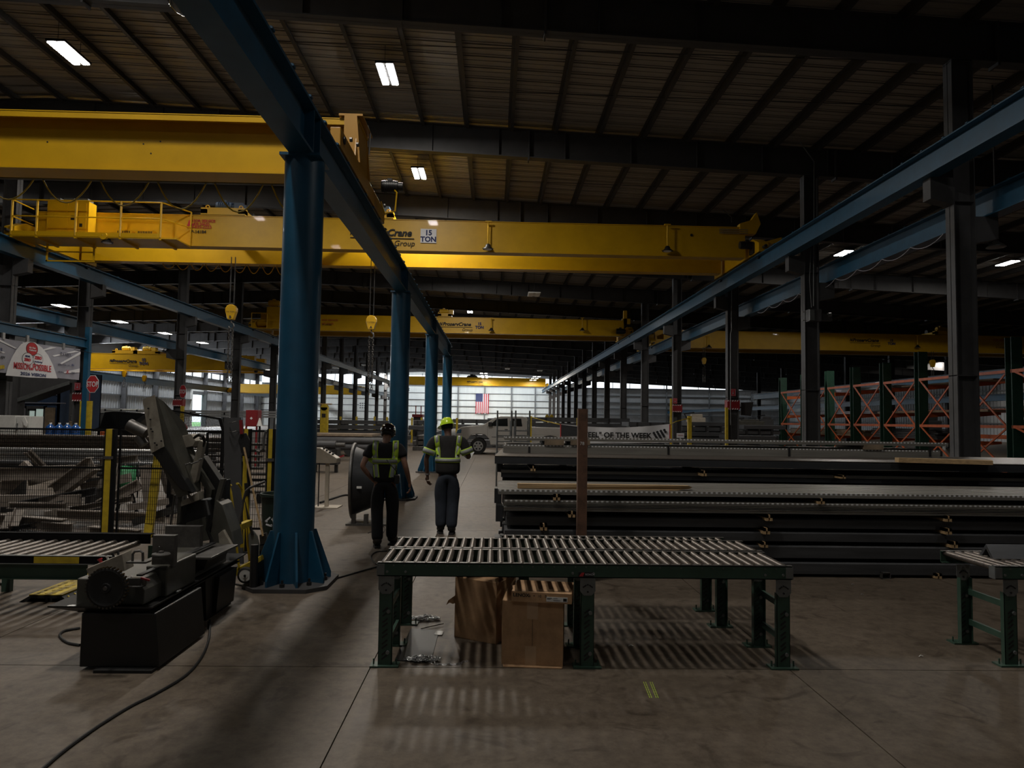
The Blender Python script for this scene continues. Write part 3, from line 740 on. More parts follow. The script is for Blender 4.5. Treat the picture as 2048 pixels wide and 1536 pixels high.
put('cable_loop', MB().tube([(-1.75, 10.7, zb0 + .2), (-1.6, 10.7, zb0 + .05), (-1.62, 10.7, zb0 - .25), (-1.78, 10.7, zb0 - .3), (-1.85, 10.7, zb0 - .1)], .014, 6), 'yellow', c0)
put('bolt', MB().cyl((-1.90, 8.6, zb0 + .02), (-1.87, 8.6, zb0 + .02), .03, 8).cyl((-1.90, 9.0, zb0 + .12), (-1.87, 9.0, zb0 + .12), .03, 8).cyl((-1.90, 11.3, zb0 + .02), (-1.87, 11.3, zb0 + .02), .03, 8), 'steel', c0, kind='stuff')

# --- crane 2
Y2 = 50.1
c2 = crane('crane', 'yellow crane further down the main bay with company lettering and fifteen ton mark', -17.55, 9.87, Y2, ZB, 1.16, gap=3.0)
trolley(c2, at(889, 630, Y2).x, Y2, 2.5, ZB + 1.16, 'yellow', 1.0, 'yellow')
brand(c2, 885, 651, Y2, .36); tonsign(c2, 959, 651, Y2, .21, False)
for u in (983, 1165): flood(c2, u, 636, 660, Y2 - .3)
q = at(644, 642, Y2); lettering('FOR SERVICE', .2, 'inkred', (q.x, Y2 - .012, q.z), FACE, c2); lettering('OR SALES', .2, 'inkred', (q.x, Y2 - .012, q.z - .25), FACE, c2)
q = at(645, 651, Y2); lettering('P-14180', .2, 'ink', (q.x, Y2 - .012, q.z), FACE, c2)
wk = put('walkway', MB().box(-17.6, -15.2, Y2 - 1.0, Y2, ZB - .05, ZB), 'yellow', c2)
put('control_cabinet', MB().box(-16.6, -15.4, Y2 - .5, Y2, ZB, ZB + 1.6), 'yellow', c2)
motor(c2, (-16.9, Y2 - .3, ZB + .4), .2, .7, 'yellow', 'X', 'drive_motor'); motor(c2, (-16.2, Y2 - .2, ZB + 1.9), .22, .7, 'yellow', 'X', 'hoist_motor')
for xx in (-17.5, -16.4, -15.3): put('post', MB().cyl((xx, Y2 - 1, ZB), (xx, Y2 - 1, ZB + 1.05), .03, 6), 'yellow', wk)
put('handrail', MB().cyl((-17.5, Y2 - 1, ZB + 1.05), (-15.3, Y2 - 1, ZB + 1.05), .03, 6).cyl((-17.5, Y2 - 1, ZB + .55), (-15.3, Y2 - 1, ZB + .55), .03, 6), 'yellow', wk)
motor(c2, (9.2, Y2 - .3, ZB + .3), .2, .6, 'black', 'X', 'drive_motor')
put('end_stop', MB().box(9.5, 9.75, Y2, Y2 + .3, ZB + .9, ZB + 1.9).box(9.4, 10.0, Y2, Y2 + .3, ZB + .9, ZB + 1.3), 'yellow', c2)
# --- crane 3, right bay
Y3 = 49.2; Z3 = CAMZ + 5.48
c3 = crane('crane', 'yellow crane in the right hand bay above the green and orange rack', 11.3, 44.0, Y3, Z3, 1.26)
brand(c3, 1705, 683, Y3, .335, left=False); tonsign(c3, 1783, 684, Y3, .19, False)
trolley(c3, at(1893, 665, Y3).x, Y3, 2.5, Z3 + 1.26, 'yellow', 1.6, 'yellow')
for u in (1418, 1835): flood(c3, u, 671, 694, Y3 - .3)
q = at(1986, 682, Y3); lettering('FOR SERVICE', .22, 'inkred', (q.x, Y3 - .012, q.z), FACE, c3); lettering('P-14182', .2, 'ink', (q.x + .2, Y3 - .012, q.z - .55), FACE, c3)
for (a_, b_, c_, d_) in ((11.5, 12.1, .0, .5), (12.1, 12.6, .3, .95), (12.7, 13.9, -.05, .55)): put('control_cabinet', MB().box(a_, b_, Y3 - .7, Y3 - .02, Z3 + c_, Z3 + d_), 'yellow', c3)
loops(c3, 30, 40, Y3 + 3.1, Z3, 8, .3, .03, 'black')
# --- cranes in the left bay and at the far end
Y4 = 55.5; z4 = CAMZ + 3.65
c4 = crane('crane', 'bright yellow crane in the far left bay with two trolley motors on top', -38.5, -19.1, Y4, z4, 1.22)
for u in (248, 290): trolley(c4, at(u, 706, Y4).x, Y4, 2.5, z4 + 1.2, 'yellow', 2.0, 'yellow2')
brand(c4, 224, 724, Y4, .33); tonsign(c4, 287, 723, Y4, .24, False)
c5 = crane('crane', 'farthest yellow crane of the left bay, near the bright doorway', -38.5, -19.1, 100, CAMZ + 3.45, 1.2)
c6 = crane('crane', 'farthest yellow crane of the main bay, before the flag wall', -17.55, 9.87, 127, ZB, 1.5)
brand(c6, 937, 765, 127, .45); trolley(c6, at(945, 757, 129).x, 127, 2.5, ZB + 1.4, 'black', 2.0, 'black')

# --- hooks
def hook(label, u, v, Y, ztop, s, letter, chainlen, ropes=2, grp='yellow hook blocks'):
    p = at(u, v, Y)
    t = thing('hook_block', label, 'crane hook', (p.x, Y, p.z - .4 * s), 0, grp)
    prof = [(-.13, -.33), (.13, -.33), (.24, .05), (.24, .18), (.17, .3), (.07, .35), (-.07, .35), (-.17, .3), (-.24, .18), (-.24, .05)]
    put('block', MB().prism([(p.x + a * s, p.z + b * s) for a, b in prof], 'Y', Y - .13 * s, Y + .13 * s), 'yellow', t, bevel=.02)
    if letter:
        lettering('7.5 TON', .1 * s, 'ink', (p.x, Y - .135 * s, p.z - .02 * s), FACE, t, align='CENTER')
        lettering(letter, .17 * s, 'ink', (p.x, Y - .135 * s, p.z - .28 * s), FACE, t, align='CENTER', bold=.006)
    r = MB()
    for k in range(ropes):
        for dx in (-.09, .09):
            r.cyl((p.x + dx * s, Y + .03 * (k * 2 - 1), p.z + .3 * s), (p.x + dx * s, Y + .03 * (k * 2 - 1), ztop), .011, 5)
    put('wire_rope', r, 'black', t, kind='stuff')
    hk = [(p.x, Y, p.z - .33 * s), (p.x, Y, p.z - .45 * s), (p.x + .1 * s, Y, p.z - .52 * s), (p.x + .13 * s, Y, p.z - .64 * s), (p.x + .04 * s, Y, p.z - .74 * s), (p.x - .08 * s, Y, p.z - .7 * s), (p.x - .1 * s, Y, p.z - .62 * s)]
    put('hook', MB().tube(hk, .032 * s, 7), 'steel', t)
    if chainlen:
        c = MB(); z = p.z - .68 * s; k = 0; zend = z - chainlen
        while z > zend:
            for j in (-1, 1):
                cx, cy = p.x + j * .07, Y
                rot = 0 if k % 2 else math.pi / 2
                pts = []
                for i in range(9):
                    a = 2 * math.pi * i / 8; w_, h_ = .035 * math.cos(a), .065 * math.sin(a)
                    pts.append((cx + w_ * math.cos(rot), cy + w_ * math.sin(rot), z - .06 + h_))
                c.tube(pts, .014, 4)
            z -= .095; k += 1
        put('sling_chain', c, 'steel', t, kind='stuff')
    return t
hook('yellow hook block marked A with a long hanging chain', 743, 646, 27.3, ZB, .84, 'A', 2.0)
hook('yellow hook block marked B, left of the nearest blue pipe column', 463, 625, 27.3, ZB, .88, 'B', 2.1)
hook('small yellow hook block hanging in the right hand bay', 1408, 722, 48.7, Z3, .7, '', 1.0)
hook('small yellow hook hanging over the rack beside the near right column', 1865, 727, 48.7, Z3, .8, '', .3)
hook('left one of two small hooks under the far left crane', 249, 748, 57.0, z4, .75, '', .5)
hook('right one of two small hooks under the far left crane', 289, 757, 57.0, z4, .75, '', .5)
hook('tiny yellow hook block low beside the nearest blue column', 543, 806, 102.0, CAMZ + 3.45, .9, '', .6)

# ================================================================= roof lamps
def lampfix(p, lit, label, L=1.2, W_=.5, grp='roof lamps', emat='led'):
    t = thing('ceiling_lamp', label, 'lamp', p, 0, grp)
    x, y, z = p
    put('housing', MB().box(x - W_ / 2, x + W_ / 2, y - L / 2, y + L / 2, z + .02, z + .09), 'white' if not lit else 'black', t)
    for s in (-1, 1):
        put('light_strip', MB().box(x + s * W_ * .27 - W_ * .17, x + s * W_ * .27 + W_ * .17, y - L * .47, y + L * .47, z - .005, z + .02), emat if lit else 'ledoff', t)
    for s in (-1, 1): put('hanger', MB().cyl((x, y + s * L * .4, z + .09), (x, y + s * L * .4, zroof(x) - .05), .006, 5), 'black', t)
    if lit:
        l = bpy.data.lights.new('lamp_light', 'AREA'); l.shape = 'RECTANGLE'; l.size = W_ * .85; l.size_y = L; l.energy = LAMP_W * lit; l.color = (1.0, 0.925, 0.82)
        o = bpy.data.objects.new('lamp_light', l); COL.objects.link(o); o.parent = t; o.location = (0, 0, -.03)
    return t
def zpt(u, v, z):   # point on level z (above the eye) seen at a pixel
    return onf(u, v, z)
P = [(138, 108, 9.7, 'lit roof lamp at the upper left, above the nearest crane'), (775, 150, 9.55, 'lit roof lamp right of the blue low girder, nearest of its row'), (838, 348, 9.55, 'lit roof lamp above the motor of the wide crane'), (940, 624, 9.5, 'lit roof lamp above the second main crane'),
     (1687, 507, 8.9, 'lit roof lamp between the two right hand runways'), (2015, 527, 8.6, 'lit roof lamp at the right edge behind the near column')]
for (u, v, za, lb) in P: 
    p = zpt(u, v, CAMZ + za); lampfix(p, {138: .6, 775: .95}.get(u, 1.0 if u < 1000 else .7), lb)
# lamps of the same rows overhead and behind, plus unseen ones added as fill
for (x, y, e) in ((-3.1, 5.0, .82), (-9.2, 3.8, .08), (-9.4, 11.4, .14), (-3.1, -5.0, .06), (9.0, 3.0, .16), (-13.4, 25.7, .4), (-24.5, 26.9, .7), (-2.5, 37.0, .6), (-2.6, 42.3, 1.3)):
    lampfix(Vector((x, y, zroof(x) - .5)), e, 'roof lamp %s' % {5.0: 'hung almost straight above the roller table', 3.8: 'above the band saw, out of view', 11.4: 'above the mesh fence, out of view', -5.0: 'behind the place of the photographer', 3.0: 'added above the right roller table, out of view', 25.7: 'high over the crane walkway', 26.9: 'added over the left bay, out of view', 37.0: 'added unseen above and behind the wide crane', 42.3: 'added unseen behind the rear girder of the wide crane'}[y], grp='roof lamps overhead')
k = 0
for (u, v, za) in ((967.5, 747, 8.9), (968.5, 751.4, 8.9), (969.5, 755.3, 8.9), (970.5, 759, 8.8), (1073.5, 753.3, 8.7), (1069.5, 757, 8.7), (1066, 760.5, 8.7)):
    p = at(u, v, 108 + 8 * (k if k < 4 else k - 4)); 
    lampfix(p, 1.6, 'lit lamp far down the main bay, %s of the distant ones' % LORD[k], 1.4, 1.3, 'distant lit lamps', 'ledfar'); k += 1
k = 0
for (u, v, Y, lit) in ((122, 612, 52, 2), (240, 644, 56, 2), (330, 667, 62, 2), (405, 686, 70, 2), (1068, 590, 45, 0), (1812, 591, 52, 0), (1700, 631, 60, 0), (1590, 659, 70, 0), (1015, 738, 110, 0), (1080, 742, 110, 0), (752, 744, 112, 1), (766, 748, 112, 1), (730, 731, 100, 0), (672, 737, 100, 0), (1890, 722, 80, 1)):
    p = at(u, v, Y); lampfix(p, {0: 0, 1: 1.0, 2: .7}[lit], '%s roof lamp %s' % ({0: 'dim unlit', 1: 'bright small', 2: 'softly lit'}[lit], ['over the left bay, first from the left', 'over the left bay, second from the left', 'over the left bay, third from the left', 'over the left bay, fourth from the left', 'above the lit lamp of the main bay', 'between the near right columns, highest', 'between the near right columns, middle', 'between the near right columns, lowest', 'far down the main bay left of another', 'far down the main bay at the right row', 'far down beside the blue columns, left one', 'far down beside the blue columns, right one', 'far behind hook A, right one', 'far behind hook A, left one', 'beyond the orange rack beside the right column'][k]), 1.3, .8, 'small far lamps', 'ledfar'); k += 1
# clear dome camera under the low girder
p = at(376, 2, 5.0)
t = thing('dome_camera', 'clear round dome camera hanging at the top edge beside the blue girder', 'camera', (p.x, 5.0, p.z), 0)
o = put('housing', MB().lathe([(.06, .12), (.13, .11), (.145, .04), (.145, .0)], 28, Matrix.Translation(p)), 'plategrey', t); smooth_angle(o)
o = put('dome', MB().lathe([(.142, .0), (.136, -.03), (.115, -.065), (.08, -.09), (.04, -.102), (.002, -.105)], 28, Matrix.Translation(p)), 'clear', t, smooth=True)
put('arm', MB().bar((p.x, 5.0, p.z + .12), (p.x, 5.0, CAMZ + 3.2), .04).bar((p.x, 5.0, CAMZ + 3.2), (-2.09, 5.0, CAMZ + 3.2), .04), 'blue', t)
# ================================================================= roller conveyors
def roller_table(name, label, x0, x1, y0, y1, ztop, pitch=.0762, legs=(), lh=.62, front=True, group=None, brand_at=None, rolls=True, backlegs=None):
    t = thing(name, label, 'conveyor', ((x0 + x1) / 2, (y0 + y1) / 2, 0), 0, group)
    H = .095
    for k, (ya, s) in enumerate(((y0, 1), (y1, -1))):
        r = MB().box(x0, x1, ya, ya + s * .006, ztop - H, ztop).box(x0, x1, ya, ya + s * .035, ztop - .006, ztop).box(x0, x1, ya, ya + s * .035, ztop - H, ztop - H + .006)
        put('side_rail', r, 'green', t)
        put('rail_edge', MB().box(x0, x1, min(ya - s * .002, ya + s * .037), max(ya - s * .002, ya + s * .037), ztop, ztop + .003), 'steel', t)
    rl = MB().cyl((0, y0 + .012, 0), (0, y1 - .012, 0), .0245, 16).cyl((0, y0 + .004, 0), (0, y1 - .004, 0), .006, 6)
    rl.v = [(a, b - (y0 + y1) / 2, c) for a, b, c in rl.v]
    me = None; x = x0 + pitch * .5; rng = random.Random(5)
    while x < x1 - .02:
        L = (x - (x0 + x1) / 2, 0, ztop - .018)
        if me is None: o = put('roller', rl, 'roller', t, local=True, loc=L, smooth=False); me = o.data; smooth_angle(o)
        else: o = put('roller', None, None, t, me=me, loc=L)
        o.rotation_euler = (0, rng.uniform(0, 6), 0)
        x += pitch
    if front:
        ax = MB(); x = x0 + pitch * .5
        while x < x1 - .02: ax.cyl((x, y0 - .004, ztop - .019), (x, y0, ztop - .019), .006, 6); x += pitch
        put('axle_end', ax, 'steel', t, kind='stuff')
        bl = MB()
        for xx in (x0 + .07, x0 + .2, (x0 + x1) / 2 - .1, (x0 + x1) / 2 + .05, x1 - .2, x1 - .07): bl.cyl((xx, y0 - .008, ztop - .062), (xx, y0, ztop - .062), .009, 8)
        put('bolt', bl, 'plategrey', t, kind='stuff')
        for xe in (x0, x1): put('end_bracket', MB().box(xe - .004, xe + .004, y0 - .003, y0 + .06, ztop - H + .003, ztop - .003).box(min(xe, xe + (.05 if xe == x0 else -.05)), max(xe, xe + (.05 if xe == x0 else -.05)), y0 - .006, y0 - .001, ztop - H + .01, ztop - .008), 'plategrey', t)
    for (xc, ys) in legs:
        for ya in ys:
            g = 1 if ya < (y0 + y1) / 2 else -1
            lg = MB().box(xc - .048, xc + .048, ya, ya + .004, .012, ztop - H - .10).box(xc - .048, xc - .044, ya, ya + g * .04, .012, ztop - H - .1).box(xc + .044, xc + .048, ya, ya + g * .04, .012, ztop - H - .1)
            lo = put('leg', lg, 'green', t)
            sl_ = MB(); z = .05; f = ya - .0015 * g
            while z < .42:
                for q in (0, 1):
                    zz = z + q * .03
                    sl_.bar((xc - .022, ya - .001, zz), (xc + .016, ya - .001, zz + .03), .002, .012, up=(0, 0, 1))
                z += .075
            put('slot', sl_, 'black', lo, kind='stuff')
            put('knob_bolt', MB().cyl((xc + .02, ya - .014, .10), (xc + .02, ya, .10), .013, 10).cyl((xc + .02, ya - .014, .385), (xc + .02, ya, .385), .013, 10), 'plategrey', lo, kind='stuff')
            put('foot_plate', MB().box(xc - .10, xc + .10, ya - .03, ya + .07, 0, .012).cyl((xc - .08, ya + .02, .01), (xc - .08, ya + .02, .05), .006, 6).cyl((xc + .08, ya + .02, .01), (xc + .08, ya + .02, .05), .006, 6), 'green', lo)
            zt = ztop - H
            put('pivot_plate', MB().prism([(xc - .055, zt), (xc - .055, zt - .095), (xc - .028, zt - .125), (xc + .028, zt - .125), (xc + .055, zt - .095), (xc + .055, zt)], 'Y', ya - .006, ya - .001), 'plategrey', t)
            pp = MB()
            for s in (-1, 1): pp.bar((xc + s * .01, ya - .0075, zt - .05), (xc + s * .035, ya - .0075, zt - .068), .004, .009)
            pp.cyl((xc, ya - .012, zt - .048), (xc, ya - .006, zt - .048), .006, 8).cyl((xc, ya - .012, zt - .098), (xc, ya - .006, zt - .098), .007, 8)
            put('slot', pp, 'black', t, kind='stuff')
        if len(ys) > 1:
            for z in (.16, .40):
                put('cross_brace', MB().box(xc + .018, xc + .04, min(ys) + .03, max(ys) - .03, z, z + .045), 'green', t)
    return t
XA, XB, YF = -.81, 2.17, 4.93
t = roller_table('roller_conveyor', 'green framed roller table in the foreground, nearest row above the cardboard boxes', XA, XB, YF, 5.47, .727, legs=((-.745, (4.94, 5.39)), (.69, (4.94, 5.39)), (2.105, (4.94, 5.42))))
q = at(1172, 1142, YF)
put('maker_plate', MB().box(q.x - .055, q.x + .055, YF - .006, YF - .002, .640, .674), 'ink', t)
put('maker_mark', MB().prism([(q.x - .05, .644), (q.x - .022, .644), (q.x - .012, .670), (q.x - .03, .670), (q.x - .04, .660)], 'Y', YF - .008, YF - .005), 'stopred', t)
lettering('ROACH', .019, 'vinyl', (q.x - .006, YF - .008, .652), FACE, t, extrude=.0006)
roller_table('roller_conveyor', 'green roller table standing behind the nearest one, second row back', XA, XB + .02, 5.52, 6.0, .724, legs=((-.72, (5.93,)), (.70, (5.93,)), (1.98, (5.93,))), pitch=.0765, front=False)
roller_table('roller_conveyor', 'lower roller table peeping out behind the two foreground rows', XA + .9, XB + .02, 6.07, 6.49, .67, legs=((.3, (6.42,)), (2.0, (6.42,))), pitch=.0765, front=False)
t = roller_table('roller_conveyor', 'green roller table cut off by the right edge of the view', 3.71, 6.0, 5.0, 5.62, .727, legs=((3.835, (5.02, 5.53)), (5.6, (5.02, 5.53))))
a = MB().prism([(5.27, .7305), (5.35, .83), (5.43, .7305), (5.40, .7305), (5.35, .795), (5.30, .7305)], 'X', 3.90, 6.0)
single('steel_angle', a, 'darksteel', 'dark steel angle bar lying on the right hand roller table', 'steel angle')

# ================================================================= cartons and litter beneath
def boxthing(name, label, cat, c, w, d, h, rot, m, z0=0):
    t = thing(name, label, cat, (c[0], c[1], z0), rot)
    return t
t = thing('cardboard_box', 'big taped cardboard box under the middle of the roller table', 'box', (.08, 4.99, 0), R(-7))
def lb(name, mb, m, par, **k): return put(name, mb, m, par, local=True, **k)
lb('carton', MB().box(0, .44, 0, .47, 0.004, .455), 'card', t, bevel=.004)
lb('tape_strip', MB().box(.18, .26, -.002, .475, .454, .457).box(.18, .26, -.003, -.001, .33, .457), 'tape', t)
lb('tape_strip', MB().box(.17, .25, -.0025, -.001, .0, .14), 'tape', t)
lb('bottom_flap', MB().add([(.01, -.004, .002), (.44, -.004, .002), (.43, -.03, .0), (.02, -.045, .0), (.01, -.004, .008), (.44, -.004, .008), (.43, -.03, .006), (.02, -.045, .006)], [(3, 2, 1, 0), (4, 5, 6, 7), (0, 1, 5, 4), (1, 2, 6, 5), (2, 3, 7, 6), (3, 0, 4, 7)]), 'card', t)
lb('seam', MB().box(.219, .2215, -.0015, .001, .14, .33), 'sawdark', t)
t = thing('flat_carton', 'flat printed cardboard carton lying on top of the big box', 'box', (.145, 4.95, .4575), R(-9))
lb('carton', MB().box(0, .43, 0, .36, 0, .072), 'card', t, bevel=.002)
lb('shipping_label', MB().box(.25, .40, -.002, -.0005, .012, .045), 'paper', t)
lb('label_print', MB().box(.255, .29, -.003, -.0015, .034, .038).box(.255, .28, -.003, -.0015, .028, .031).box(.30, .33, -.003, -.0015, .034, .037).box(.37, .395, -.003, -.0015, .018, .038).box(.30, .35, -.003, -.0015, .02, .023), 'ink', t, kind='stuff')
o = lettering('LENOX', .032, 'ink', (0, 0, 0), FACE, t, extrude=.0005, bold=.001, sx=1.1); o.location = (.012, -.0015, .038)
o = lettering('6  ×  10   B', .028, 'ink', (0, 0, 0), FACE, t, extrude=.0005); o.location = (.125, -.0015, .038)
t = thing('torn_box', 'open cardboard box with a torn side flap behind the big box', 'box', (.17, 5.30, 0), R(40))
bx = MB()
for (a, b, c, d) in ((-.33, .05, 0, .006), (-.33, .05, .33, .336), (-.33, -.324, 0, .336), (.044, .05, 0, .336)): bx.box(a, b, c, d, .004, .47)
bx.box(-.33, .05, 0, .336, .002, .008)
t.location = (.00, 5.45, 0); t.rotation_euler = (0, 0, R(-28))
lb('carton', bx, 'card', t)
lb('flap', MB().add([(-.33, .0, .47), (.05, .0, .47), (.03, .14, .56), (-.31, .14, .56), (-.33, .0, .474), (.05, .0, .474), (.03, .14, .564), (-.31, .14, .564)], [(3, 2, 1, 0), (4, 5, 6, 7), (0, 1, 5, 4), (1, 2, 6, 5), (2, 3, 7, 6), (3, 0, 4, 7)]), 'card', t)
lb('flap', MB().add([(-.33, .0, .47), (-.33, .33, .47), (-.2, .30, .53), (-.2, .03, .53), (-.33, 0, .474), (-.33, .33, .474), (-.2, .30, .534), (-.2, .03, .534)], [(3, 2, 1, 0), (4, 5, 6, 7), (0, 1, 5, 4), (1, 2, 6, 5), (2, 3, 7, 6), (3, 0, 4, 7)]), 'card', t)
lb('torn_flap', MB().solid([(-.33, .0, .33), (-.38, -.02, .29), (-.40, -.02, .25), (-.375, -.01, .27), (-.35, 0, .26), (-.33, 0, .27)], (0, .004, 0)), 'card', t)
def chain_heap(label, cx, cy, n, spread, seed, tail=None):
    rng = random.Random(seed); mb = MB()
    def link(c, dirn, tilt, L=.034):
        u = Vector((math.cos(dirn), math.sin(dirn), 0)); v = Vector((-math.sin(dirn), math.cos(dirn), 0)) * math.cos(tilt) + Vector((0, 0, 1)) * math.sin(tilt)
        pts = [Vector(c) + u * (L * .5 * math.cos(a * math.pi / 4)) + v * (L * .3 * math.sin(a * math.pi / 4)) for a in range(9)]
        mb.tube(pts, .0042, 5)
    for k in range(n):
        a = rng.uniform(0, 6.28); r = spread * math.sqrt(rng.random())
        link((cx + r * 1.6 * math.cos(a), cy + r * .6 * math.sin(a), .012 + max(0, (spread - r)) * .35 * rng.random() + .006), rng.uniform(0, 3.14), rng.uniform(-.5, .5))
    if tail:
        p = Vector((cx, cy, .012)); k = 0
        for q in tail:
            q = Vector(q); d = q - p; m_ = max(1, int(d.length / .028))
            for i in range(m_):
                link(p + d * (i / m_), math.atan2(d.y, d.x), .9 if k % 2 else .1); k += 1
            p = q
    o = single('chain', mb, 'bright', label, 'chain'); return o
c = onf(848, 1240); chain_heap('heap of loose chain behind the left leg of the roller table', c.x, c.y, 70, .085, 1)
c = onf(845, 1322); chain_heap('heap of chain with a trailing end left of the big cardboard box', c.x, c.y, 70, .075, 2, [tuple(onf(880, 1330)) , tuple(onf(915, 1329)), tuple(onf(938, 1321))])
c = onf(835, 1290)
single('steel_plate', MB().prism([tuple(onf(u, v).xy) for u, v in ((790, 1322), (862, 1325), (878, 1262), (822, 1258))], 'Z', .0005, .006), 'sawdark', 'dark flat steel sheet on the floor under the left end of the roller table', 'steel plate')
single('note_paper', MB().prism([tuple(onf(u, v).xy) for u, v in ((868, 1271), (884, 1272), (887, 1264), (872, 1263))], 'Z', .007, .0085), 'paper', 'small white paper lying on the dark sheet under the roller table', 'paper')
single('steel_rod', MB().cyl(onf(842, 1257, .012), onf(887, 1247, .02), .005, 6), 'steel', 'thin short rod lying by the loose chain heap', 'rod')
# double dashed line of paint on the floor
pl = MB()
for (ua, ub) in ((1287, 1300), (1291, 1304), (1300, 1313), (1304, 1317)):
    a = onf(ua, 1364); b_ = onf(ub, 1397)
    for k in range(7):
        p0 = a + (b_ - a) * (k / 7); p1 = a + (b_ - a) * ((k + .8) / 7); pl.bar(p0 + Vector((0, 0, .001)), p1 + Vector((0, 0, .001)), .0035, .001)
single('floor_mark', pl, 'lime', 'two pale dashed line pairs marked on the floor before the roller table', 'floor mark')
# floor litter
rng = random.Random(11)
for k, (u, v, lb_) in enumerate(((1262, 1293, 'pale twisted scrap on the floor under the right half of the roller table'), (1338, 1320, 'thin bright sliver near the middle of the shade'), (1434, 1180, 'tiny white crumb behind the right back leg'), (1725, 1190, 'small pale chip on the floor right of the roller table'), (1843, 1314, 'small white sliver on the floor left of the right table'), (1706, 1120 + 50, 'tiny brown leaf scrap on the floor before the steel stack'))):
    p = onf(u, v); a = rng.uniform(0, 3)
    single('metal_scrap', MB().tube([p + Vector((-.02, 0, .003)), p + Vector((0, .012 * math.sin(a), .010)), p + Vector((.02, .01, .003))], .003, 5), 'paper' if k % 2 == 0 else 'bright', lb_, 'scrap')
# cables on the floor
def cable(label, pts, r=.009, m='rubber'):
    P_ = [onf(u, v, r) for u, v in pts]; out = []
    for i in range(len(P_) - 1):
        p0 = P_[max(i - 1, 0)]; p1 = P_[i]; p2 = P_[i + 1]; p3 = P_[min(i + 2, len(P_) - 1)]
        for k in range(6):
            s = k / 6
            out.append(.5 * ((2 * p1) + (-p0 + p2) * s + (2 * p0 - 5 * p1 + 4 * p2 - p3) * s * s + (-p0 + 3 * p1 - 3 * p2 + p3) * s ** 3))
    out.append(P_[-1])
    for p in out: p.z = r
    return single('cable', MB().tube(out, r, 6), m, label, 'cable')
cable('black cable running over the floor from the bottom left corner', [(60, 1560), (130, 1500), (200, 1450), (262, 1412), (310, 1388), (372, 1350), (404, 1312), (418, 1276), (420, 1240)], .009)
cable('thin black cable crossing the floor before the nearest blue column', [(470, 1168), (520, 1176), (600, 1172), (660, 1160), (730, 1140), (775, 1128)])
cable('thin cable loop on the floor by the boots of the man in the dark helmet', [(752, 1128), (742, 1114), (752, 1104), (775, 1102)], .007)
cable('thin cable curl behind the man in the dark helmet', [(736, 1066), (748, 1063), (764, 1066), (770, 1058), (766, 1052)], .005)
cable('cable loop on the floor left of the band saw tub', [(160, 1290), (135, 1285), (120, 1272), (128, 1262), (160, 1256)], .010)
cable('dark hose on the floor behind the control console', [(640, 1005), (668, 996), (690, 990), (712, 992)], .02)

# ================================================================= stack of long steel deck and purlins
def longbundle(name, label, cat, x0, x1, y0, z0, z1, depth, style, rot=0.0, grp='bundles in the long steel stack', sheets=6, rim=True, m=None, topribs=True):
    t = thing(name, label, cat, (x0, y0, z0), rot, grp)
    L = x1 - x0; H = z1 - z0
    if style == 'deck':
        pts = []; n = 7; p = depth / n
        # one sheet: trapezoid ribs running along X
        def sheet(zz, hh):
            prof = []
            for k in range(n):
                a = k * p
                prof += [(a, zz + hh), (a + p * .55, zz + hh), (a + p * .65, zz), (a + p * .9, zz)]
            prof.append((depth, zz + hh))
            return prof + [(a, b - .004) for a, b in reversed(prof)]
        rh = min(.035, H / sheets * .9)
        me = None
        for k in range(sheets):
            zz = k * (H - .04) / max(1, sheets - 1)
            mb = MB().prism([(a, b) for a, b in sheet(.004, .036)], 'X', 0, L)
            if me is None: o = put('deck_sheet', mb, 'galv', t, local=True, loc=(0, 0, zz)); me = o.data
            else: put('deck_sheet', None, None, t, me=me, loc=((k % 3) * .015, 0, zz))
        if rim:
            r = MB(); x = .01
            while x < L - .03:
                r.box(x, x + .026, -.006, .004, H - .022, H - .002); x += .058
            put('embossing', r, 'galvrim', t, kind='stuff', local=True)
        put('edge_lip', MB().box(0, L, -.004, 0, H - .045, H).box(0, L, -.004, .0, 0, .012), 'galv', t, local=True)
        if sheets > 3:
            ed = MB()
            for k in range(1, sheets): ed.box(0, L, -.008, -.002, k * H / sheets - .002, k * H / sheets + .002)
            put('sheet_edge', ed, 'galv', t, kind='stuff', local=True)
    else:
        mm = m or 'darksteel'; nrow = max(3, int(depth / .16)); w_ = depth / nrow
        me = None
        for k in range(nrow):
            mb = MB().prism([(0, 0), (w_ * .9, 0), (w_ * .9, H), (w_ * .86, H), (w_ * .86, .006), (.006, .006), (.006, H - .006), (w_ * .3, H - .006), (w_ * .3, H), (0, H)], 'X', 0, L)
            mb = MB().prism([(0.0, 0), (w_ * .95, 0), (w_ * .95, H - .012), (w_ * .9, H), (.02, H), (0.0, H - .014)], 'X', 0, L)
            if me is None: o = put('purlin_bar', mb, mm, t, local=True, loc=(0, 0, 0)); me = o.data
            else: put('purlin_bar', None, None, t, me=me, loc=(((k * 37) % 5 - 2) * .02, k * w_, 0))
    return t
def xw(u, Y): return at(u, 900, Y).x
Yd = 7.85
zz_ = lambda v, Y, u=1600: at(u, v, Y).z
rows = [('A', 1148, 1125, 'lowest dark bundle on the floor in front of the long steel stack'), ('B', 1116.8, 1092.6, 'second dark bundle from the floor in the front of the steel stack'), ('C', 1084, 1066, 'third dark bundle from the floor in the front of the steel stack'), ('D', 1058, 1039, 'fourth dark bundle from the floor, just below the bright deck sheets')]
XE = 13.2
for k, (n_, vb, vt, lb_) in enumerate(rows):
    longbundle('steel_bundle', lb_, 'steel bundle', .10 + .02 * k, XE, Yd + .02 * k, zz_(vb, Yd), zz_(vt, Yd), 1.0, 'dark')
zE0, zE1 = zz_(1028, Yd), zz_(1006.5, Yd)
